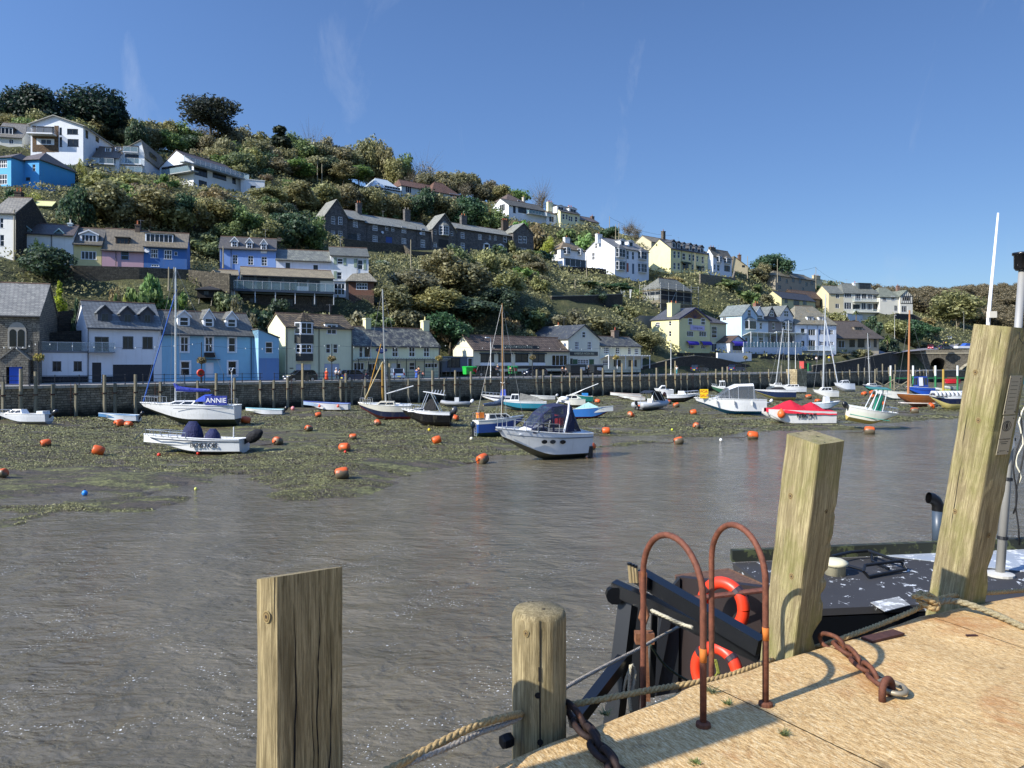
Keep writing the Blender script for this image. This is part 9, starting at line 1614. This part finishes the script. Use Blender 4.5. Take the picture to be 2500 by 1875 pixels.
# ropes
def rope_obj(name,label,pts,r,col,dark,fuzz=0,cat='rope'):
 pts=[Vector(p) for p in pts]; Q=[]
 for i in range(len(pts)-1):
  p0,p1,p2_,p3_=pts[max(i-1,0)],pts[i],pts[i+1],pts[min(i+2,len(pts)-1)]; n=max(2,int((p2_-p1).length/.02))
  for k in range(n): u=k/n; Q.append(.5*((2*p1)+(-p0+p2_)*u+(2*p0-5*p1+4*p2_-p3_)*u*u+(-p0+3*p1-3*p2_+p3_)*u**3))
 Q.append(pts[-1]); o=Q[0].copy(); m=MB(); n=len(Q); T0=None; S=[[],[],[]]; L=0; up=Vector((0,0,1))
 for i,p in enumerate(Q):
  tn=(Q[min(i+1,n-1)]-Q[max(i-1,0)]).normalized(); x=tn.cross(up).normalized(); y=x.cross(tn)
  if i: L+=(Q[i]-Q[i-1]).length
  for k in range(3): a=L/(r*6.5)*2*PI/1.+k*2.094; S[k].append(p-o+(x*math.cos(a)+y*math.sin(a))*r*.48)
 for k in range(3): m.tube(S[k],r*.62,7)
 ob=m.build(name,rope2(col,dark),None,True); ob.location=o; tag(ob,label,cat)
 if fuzz:
  rs=np.random.default_rng(3); V=[];nq=int(fuzz*n); ii=rs.integers(0,n,nq); q=np.array([tuple(Q[i]-o) for i in ii]); d=rs.normal(size=(nq,3)); d/=np.linalg.norm(d,axis=1)[:,None]; a=q+d*r*.9; b=q+d*r*(1.0+rs.random((nq,1))*.45)+rs.normal(0,.25*r,(nq,3)); w=rs.normal(0,1,(nq,3))*.0006; V=np.stack([a-w,a+w,b],1).reshape(-1,3); nmesh('frayed_fibres',V,np.arange(3*nq).reshape(nq,3),rope2(col,dark),ob)
 return ob
@memo
def rope2(col,dark): T=NT('rope_fibre'); v=T.coord(); c=T.ramp(T.noise(v,120,4,.7),(.3,dark),(.7,col)); c=T.vary(c,v,.75,1.15,6); return T.fin(c,.95,0,T.bump(T.noise(v,500,3,.7),.8,.002))
pp=lambda *a:[P(*q) for q in a]
rope_obj('mooring_rope','thick frayed tan rope running along the quay edge past the posts to the knot',pp((900,1905,2.55),(1000,1853,2.66),(1100,1800,2.8),(1170,1768,2.9),(1248,1747,3.05),(1320,1735,3.45),(1390,1721,3.42),(1470,1707,3.45),(1563,1689,3.55),(1640,1676,3.68),(1695,1667,3.74),(1770,1652,3.86),(1850,1624,4.02),(1930,1596,4.42),(2010,1575,4.3),(2060,1557,4.28),(2150,1524,4.46),(2236,1488,4.62),(2275,1467,4.7),(2340,1452,4.86),(2420,1447,5.0),(2560,1437,5.25)),.0155,'#c9ad78','#7d6238',3)
rope_obj('mooring_rope','grey-white laid rope stretching from the round post up to the black gantry',pp((930,1892,2.6),(1100,1822,2.75),(1180,1786,2.9),(1249,1762,3.05),(1320,1720,3.5),(1400,1668,3.9),(1500,1614,4.6),(1567,1580,5.0),(1620,1550,5.6),(1672,1522,6.2)),.0115,'#b5aa98','#6b6253')
rope_obj('mooring_rope','thick grey rope end trailing across the slabs right of the knot',pp((2275,1475,4.66),(2320,1466,4.72),(2370,1477,4.66),(2430,1500,4.58),(2520,1540,4.35),(2600,1570,4.2)),.02,'#a89d7c','#5f553c')
k0=P(2262,1473,4.62); rope_obj('rope_knot','bulky frayed tan knot on the quay edge at the foot of the tall leaning post',[k0+Vector(q) for q in ((-.09,0,.045),(-.05,-.03,.05),(0,-.045,.03),(.05,-.02,.0),(.03,.03,.03),(-.02,.04,.055),(-.05,0,.02),(-.01,-.05,-.01),(.05,-.03,-.02),(.07,.02,.02),(.02,.03,.05),(-.03,-.02,.05))],.017,'#c9ad78','#7d6238',14,cat='knot')
rope_obj('looped_rope','coiled white rope hanging from the black gantry leg',pp((1540,1630,5.7),(1528,1660,5.7),(1522,1690,5.7),(1532,1700,5.7),(1545,1680,5.7),(1550,1640,5.72),(1540,1626,5.7),(1536,1690,5.68),(1540,1735,5.68)),.014,'#cfc9b0','#8a836b')
# chains
def chain(name,label,pts,n,ll,r,mat,m2=None):
 pts=[Vector(p) for p in pts]; o=pts[0].copy(); t=thing(name,label,'chain',o); seg=[(pts[i+1]-pts[i]).length for i in range(len(pts)-1)]; tot=sum(seg)
 def at(d):
  for i,l in enumerate(seg):
   if d<=l or i==len(seg)-1: return pts[i].lerp(pts[i+1],min(1,d/l)),(pts[i+1]-pts[i]).normalized()
   d-=l
 for i in range(n):
  c,d=at(tot*(i+.5)/n); up=Vector((0,0,1)); s_=d.cross(up).normalized(); u=(s_*math.cos(R(20))+up*math.sin(R(20))) if i%2 else (s_*math.cos(R(75))+up*math.sin(R(75))); L=ll/2; w=ll*.30; q=[]
  for k in range(21): a=2*PI*k/20; x=math.cos(a); q.append(c-o+d*(L*(abs(x)**.7)*(1 if x>0 else -1))+u*w*math.sin(a))
  m=MB(); m.tube(q,r,8,False); m.build('link',m2 if (m2 and i==n-1) else mat,t,True)
 return t
RC=rust('#7a4a34','#3d241b')
g=lambda px,py,h=0:P(px,py,1.6*F/(py-HY)).lerp(P(px,py,1.6*F/(py-HY)),1)+Vector((0,0,h))
chain('mooring_chain','rusty chain lying on the slabs from the squared post to the ring bolt',[g(2012,1575,.03),g(2050,1590,.035),g(2085,1618,.025),g(2120,1652,.025),g(2160,1690,.03)],6,.155,.0125,RC)
m=MB(); c=g(2178,1690); m.tube([(.11*math.cos(a)*.5,.075*math.sin(a),.025) for a in [2*PI*k/20 for k in range(21)]],.0125,8,False); o=m.build('shackle',plain('#8f8672',.5,.4),None,True); o.location=c+Vector((.0,.0,0)); tag(o,'pale galvanised shackle joining the rusty chain to the ring bolt','shackle')
m=MB(); c=g(2166,1702); m.tube([(-.045+0,0,-.02)]+[(-.045*math.cos(a),0,.035+.05*math.sin(a)) for a in [PI*k/10 for k in range(11)]]+[(.045,.02,-.02)],.0165,10); o=m.build('ring_bolt',RC,None,True); o.location=c; o.rotation_euler=(0,0,R(35)); tag(o,'thick rusty staple bolted into the granite holding the shackle','ring bolt')
chain('mooring_chain','dark heavy chain in the shade beside the short round post',[g(1392,1768,.06),g(1420,1790,.04),g(1452,1830,.03),g(1490,1880,.03),g(1530,1930,.03)],6,.15,.014,rust('#33221c','#17100d'))  # darker copy of the chain rust, shade by the post put into the colour
m=MB(); a,b=g(2130,1571),g(2222,1548); d=(b-a); m.box((0,0,0),(d.length*.85,.075,.014)); o=m.build('iron_strap',rust('#5c3a30','#3a241e'),None); o.location=a; o.rotation_euler=(0,0,math.atan2(d.y,d.x)); tag(o,'flat rusty iron plate set in the granite near the knot','iron plate')
m=MB(); m.prism([(-.035,-.01,.001),(.035,-.006,.001),(.03,.012,.001),(-.03,.01,.001)],(0,0,.006)); o=m.build('iron_stud',rust('#4a2c2c','#2c1a18'),None); o.location=g(2372,1553); tag(o,'small dark iron stud in the slab at the right','iron stud')
for i,(px,py,s_,l) in enumerate(((1738,1690,1.3,'tuft of grass in the slab joint beside the nearer hoop'),(1778,1718,.8,'small weed in the slab joint right of the grass tuft'),(1915,1792,1.,'lone weed in the joint in front of the farther hoop'),(1478,1745,1.2,'yellow-green seedling at the quay lip by the round post'),(1697,1862,.5,'tiny weed in the sunlit slab'))):
 t=thing('weed_tuft',l,'weed',g(px,py)); rs=np.random.default_rng(i); n=46; a=rs.uniform(0,6.28,n); ln=rs.uniform(.015,.045,n)*s_; up=rs.uniform(.2,.9,n); d=np.stack([np.cos(a),np.sin(a),up],1)*ln[:,None]; w=np.stack([-np.sin(a),np.cos(a),a*0],1)*.003; b=rs.normal(0,.008,(n,3))*np.array([1,1,0]); V=np.stack([b-w,b+w,b+d],1).reshape(-1,3); nmesh('leaves',V,np.arange(3*n).reshape(n,3),leaf('#3a4224','#5c6836','#8a8c52'),t)
# ---------------- black workboat moored below the quay
BK=plain('#0d0f12',.35); DK2=plain('#1d2024',.55); 
@memo
def deckpaint(base,chip,amt): T=NT('worn_deck_paint'); v=T.coord(); c=T.vary(base,v,.7,1.3,1.2); f=T.ramp(T.noise(v,5.5,6,.72,.5),(amt,0.),(amt+.015,1.)); c=T.mix(f,c,chip); return T.fin(c,.78,0,T.bump(T.noise(v,3,4),.2,.02))
WB=thing('workboat','black steel workboat with worn dark deck, pale foredeck and stern bulkhead below the quay','workboat',(0,0,0)); DZ=3.4
def atz(px,py,z): D=(CZ-z)*F/(py-HY); return Vector(((px-CX)/F*D,D,z))
a,b,c,d=atz(1655,1408,DZ),atz(1792,1374,DZ),atz(2300,1352,DZ),atz(2180,1518,DZ); e_=atz(2600,1340,DZ); f_=atz(2700,1520,DZ); a2=atz(1880,1520,DZ)
near0,near1=Vector((3.25,8.35,DZ)),Vector((11.8,9.4,DZ)); far0,far1=Vector((3.08,10.3,DZ)),Vector((11.6,11.6,DZ))
m=MB(); m.prism([near0,near1,far1,far0],(0,0,-.08)); m.build('deck',deckpaint('#2f2e2e','#b9bcbc',.60),WB); m=MB(); q=[near0.lerp(near1,.60),near0.lerp(near1,1),far0.lerp(far1,1),far0.lerp(far1,.27)]; m.prism([v+Vector((0,0,.004)) for v in q],(0,0,.012)); m.build('foredeck',deckpaint('#8f979f','#c9cccb',.56),WB)
m=MB(); m.prism([far0+Vector((0,0,.01)),far1+Vector((0,0,.01)),far1+Vector((0,.1,.01)),far0+Vector((0,.1,.01))],(0,0,.16)); m.build('bulwark',deckpaint('#22261c','#4a5030',.55),WB)
m=MB(); o0=Vector((0,0,0)); m.prism([near0+Vector((0,0,-.1)),near1+Vector((0,0,-.1)),far1+Vector((0,0,-.1)),far0+Vector((0,0,-.1))],(0,0,-3.6)); m.build('hull',BK,WB)
# stern bulkhead with life rings, side deck well
s0,s1=atz(1652,1409,DZ+.0),atz(1885,1440,DZ); s0=P(1650,1408,9.3); s1=P(1880,1436,8.3); m=MB(); m.prism([s0,s1,s1-Vector((0,0,1.7)),s0-Vector((0,0,1.7))],(.05,.08,0)); m.build('stern_bulkhead',plain('#241c1b',.5),WB); m=MB(); m.prism([s0+Vector((0,0,.0)),P(1782,1392,9.4),s1,s1-Vector((0,0,.04)),P(1782,1396,9.4),s0-Vector((0,0,.04))],(.0,.06,.01)); m.build('bulkhead_rim',rust('#7a5a44','#3a2a20'),WB)
m=MB(); r0,r1=P(1870,1440,8.0),P(1680,1463,8.4); m.tube([r0,r1],.03,8); m.build('rail',rust('#6b3a2c','#3a221c'),WB); 
for x in (1622,1560): m=MB(); m.prism([P(x,1480,9.1),P(x+24,1478,9.1),P(x-20,1700,9.1),P(x-44,1700,9.1)] if x==1622 else [P(1612,1470,9.2),P(1660,1412,9.2),P(1655,1690,9.2),P(1602,1700,9.2)],(0,.08,0)); m.build('frame_plate',DK2,WB)
for px,py,D,l in ((1757,1472,8.45,'orange-red life ring hanging high on the workboat bulkhead'),(1742,1630,8.3,'orange-red life ring hanging low on the workboat bulkhead')):
 dd=(s1-s0).normalized(); nn=Vector((dd.y,-dd.x,0)); t=thing('life_ring',l,'life ring',P(px,py,D)-Vector((0,.12,0)),0,'orange life rings on the workboat'); m=MB(); rr=.27; m.tube([dd*rr*math.cos(2*PI*i/32)+Vector((0,0,1))*rr*math.sin(2*PI*i/32) for i in range(33)],.068,10,False); m.build('ring',plain('#d83a1c',.4),t,True)
 for k in range(4):
  a=PI/4+k*PI/2; c=dd*rr*math.cos(a)+Vector((0,0,1))*rr*math.sin(a); q=MB(); q.tube([c+dd*.03*math.sin(a)-Vector((0,0,.03*math.cos(a))),c-dd*.03*math.sin(a)+Vector((0,0,.03*math.cos(a)))],.072,10); q.build('band',plain('#33262a',.5),t)
# gantry of black square tube
GB=thing('stern_gantry','black square-tube lifting gantry over the workboat stern','gantry',(0,0,0)); 
def beam(p,q,w,name='beam',mat=BK,w2=None):
 p,q=Vector(p),Vector(q); d=(q-p).normalized(); s_=d.cross(Vector((0,0,1))).normalized(); u=s_.cross(d); m=MB(); m.obox((p+q)/2,((q-p).length,w2 or w,w),(d,s_,u)); return m.build(name,mat,GB)
beam(P(1496,1432,5.9),P(1856,1598,5.3),.10); beam(P(1560,1405,5.9),P(1858,1578,5.1),.11); beam(P(1535,1462,5.9),P(1498,1770,5.7),.12,'leg'); beam(P(1558,1462,6.3),P(1548,1800,6.1),.07,'leg'); beam(P(1530,1600,5.8),P(1400,1768,5.2),.085,'brace'); beam(P(1600,1450,6.4),P(1590,1700,6.4),.05,'leg')
m=MB(); m.lathe([(.07,-.035),(.07,.035)],10,P(1500,1452,5.85),(Vector((1,0,0)),Vector((0,0,1)),Vector((0,1,0)))); m.build('lug',BK,GB)
m=MB(); c=P(1572,1470,5.55); m.tube([c,c+Vector((.03,0,-.10)),c+Vector((.0,0,-.2)),c+Vector((-.03,0,-.12)),c],.014,8); m.prism([c+Vector((-.06,0,-.24)),c+Vector((.08,0,-.24)),c+Vector((.08,0,-.32)),c+Vector((-.06,0,-.32))],(0,.08,0)); m.prism([c+Vector((-.02,0,-.32)),c+Vector((.03,0,-.32)),c+Vector((.05,0,-.75)),c+Vector((0,0,-.75))],(0,.05,0)); m.build('rusty_hook_block',rust('#9a6a48','#5a3624'),GB)
m=MB(); m.prism([P(1562,1400,5.7),P(1580,1400,5.7),P(1578,1450,5.7),P(1564,1450,5.7)],(0,.06,0)); m.build('rusty_plate',rust('#8a5a40','#4a2c20'),GB)
for i,x in enumerate((1537,1544,1551)): m=MB(); m.tube([P(x,1376+i*3,5.8),P(x+4,1422,5.8)],.017,8); m.build('timber_stick',timber('#b5a37c','#7d6b48',False),GB); m=MB(); m.tube([P(x,1374+i*3,5.8),P(x,1379+i*3,5.8)],.019,8); m.build('black_cap',BK,GB)
rope_obj('gantry_line','cream striped rope tied along the gantry beam',pp((1590,1490,5.5),(1630,1508,5.4),(1665,1524,5.4),(1690,1532,5.3)),.014,'#d3cbb0','#7a735f')
rope_obj('gantry_line','dark green line sagging from the gantry hook to the bulkhead',pp((1588,1575,5.5),(1620,1620,5.7),(1650,1645,6.),(1680,1662,6.4)),.010,'#3c4a34','#1c2418')
rope_obj('coiled_line','yellow-green coil of line hanging on the lower life ring',pp((1744,1610,6.6),(1752,1640,6.6),(1744,1650,6.6),(1738,1630,6.6),(1748,1612,6.6),(1756,1645,6.6)),.011,'#a8ab4c','#5f6228')
# gear on deck
t=thing('tube_frame','black bent-tube rack lying on the workboat deck','rack',atz(2120,1385,DZ)); o=t.location.copy(); m=MB(); k=[atz(x,y,DZ+h) for x,y,h in ((2030,1358,.12),(2075,1348,.12),(2120,1345,.12),(2200,1372,.12),(2212,1390,.04),(2150,1402,.03),(2120,1408,.03),(2108,1395,.1),(2112,1380,.15),(2205,1368,.15))]; m.tube([q-o for q in k],.022,8); m.tube([atz(2030,1370,DZ+.05)-o,atz(2110,1392,DZ+.05)-o],.02,8); m.tube([atz(2125,1345,DZ+.1)-o,atz(2130,1370,DZ+.04)-o,atz(2170,1388,DZ+.04)-o],.02,8); m.build('tubes',plain('#2b2d30',.35,.6),t)
t=thing('deck_vent','cream mushroom vent on the dark workboat deck','vent',atz(2039,1402,DZ)); m=MB(); m.lathe([(.13,0),(.13,.12),(.16,.13),(.16,.17),(.1,.2),(.01,.2)],18); m.build('vent_cap',plain('#cfc7a5',.5),t,True)
t=thing('tread_plate','worn aluminium tread plate on the workboat deck','plate',atz(2170,1490,DZ)); m=MB(); o=t.location; m.prism([atz(2125,1472,DZ+.02)-o,atz(2195,1458,DZ+.02)-o,atz(2222,1478,DZ+.02)-o,atz(2160,1494,DZ+.02)-o],(0,0,.008)); m.build('plate',deckpaint('#8a8b88','#c9cac6',.5),t)
t=thing('exhaust_pipe','black bent exhaust stack behind the tall leaning post','exhaust',atz(2290,1345,DZ)); o=t.location; m=MB(); D=o.y; m.tube([(0,0,0),(0,0,.6)],.08,14); m.build('stack',plain('#3c4854',.4),t,True); m=MB(); m.tube([(0,0,.6),(0,0,.68),(-.03,0,.74),(-.09,0,.78),(-.14,0,.79)],.085,14,False); m.build('bend',plain('#0c0c0d',.4),t,True)
t=thing('deck_mast','grey pipe mast with black lamp, clamps and tangled lines on the workboat','mast',atz(2441,1405,DZ)); o=t.location.copy(); tp=P(2496,660,o.y+.3)-o; m=MB(); m.tube([(0,0,0),tp*.5,tp],[.055,.05,.045],12); m.build('pipe',plain('#a9a79f',.5,.4),t,True); m=MB(); m.lathe([(.17,0),(.17,.03),(.07,.05)],16); m.build('base_flange',plain('#b9b6ac',.5),t)
m=MB(); m.lathe([(.08,0),(.10,.03),(.10,.2),(.12,.21),(.12,.24),(.05,.25)],14,tuple(tp)); m.build('masthead_lamp',plain('#101114',.3),t,True)
for f in (.12,.31,.44,.56,.60,.76): q=MB(); c=tp*f; q.tube([c-tp.normalized()*.02,c+tp.normalized()*.02],.068,12); q.build('clamp',plain('#1c1d1f',.5),t)
m=MB(); m.prism([tp*.47+Vector((-.02,-.1,0)),tp*.47+Vector((-.4,-.1,-.35)),tp*.36+Vector((-.25,-.1,-.2)),tp*.42+Vector((0,-.1,0))],(0,.02,0)); m.build('bracket_plate',plain('#8a8f94',.4,.4),t); m=MB(); m.cbox(tuple(tp*.655+Vector((.12,0,0))),(.2,.14,.28)); m.build('blue_lamp',plain('#1f5a6b',.3),t)
for j,(x0,f0,f1,cc) in enumerate(((.07,.2,.62,'#161616'),(.1,.3,.55,'#d0cbb4'),(.14,.1,.9,'#161616'))):
 rs=random.Random(j); q=[tp*(f0+(f1-f0)*i/14)+Vector((x0+.04*math.sin(i*.9+j)+rs.uniform(-.01,.01),-.06,0)) for i in range(15)]; m=MB(); m.tube(q,.010,5); m.build('cable',plain(cc,.6),t,True)
t=thing('whip_aerial','tall white whip aerial rising behind the leaning post','aerial',P(2405,880,10.5)); o=t.location.copy(); m=MB(); m.tube([(0,0,-2.),(P(2413,777,10.5)-o),(P(2437,520,10.5)-o)],[.03,.026,.013],8); m.build('rod',plain('#dfe1e0',.4),t,True); m=MB(); m.cbox(tuple(P(2421,768,10.4)-o),(.10,.08,.09)); m.build('aerial_mount',plain('#cfcabb',.5),t)
t=thing('white_stanchion','slim white stanchion on the workboat foredeck','stanchion',atz(2429,1342,DZ)); m=MB(); m.tube([(0,0,0),(-.03,0,.95)],.028,8); m.lathe([(.07,0),(.06,.1),(.03,.12)],10); m.build('rod',plain('#dfe1e0',.4),t)
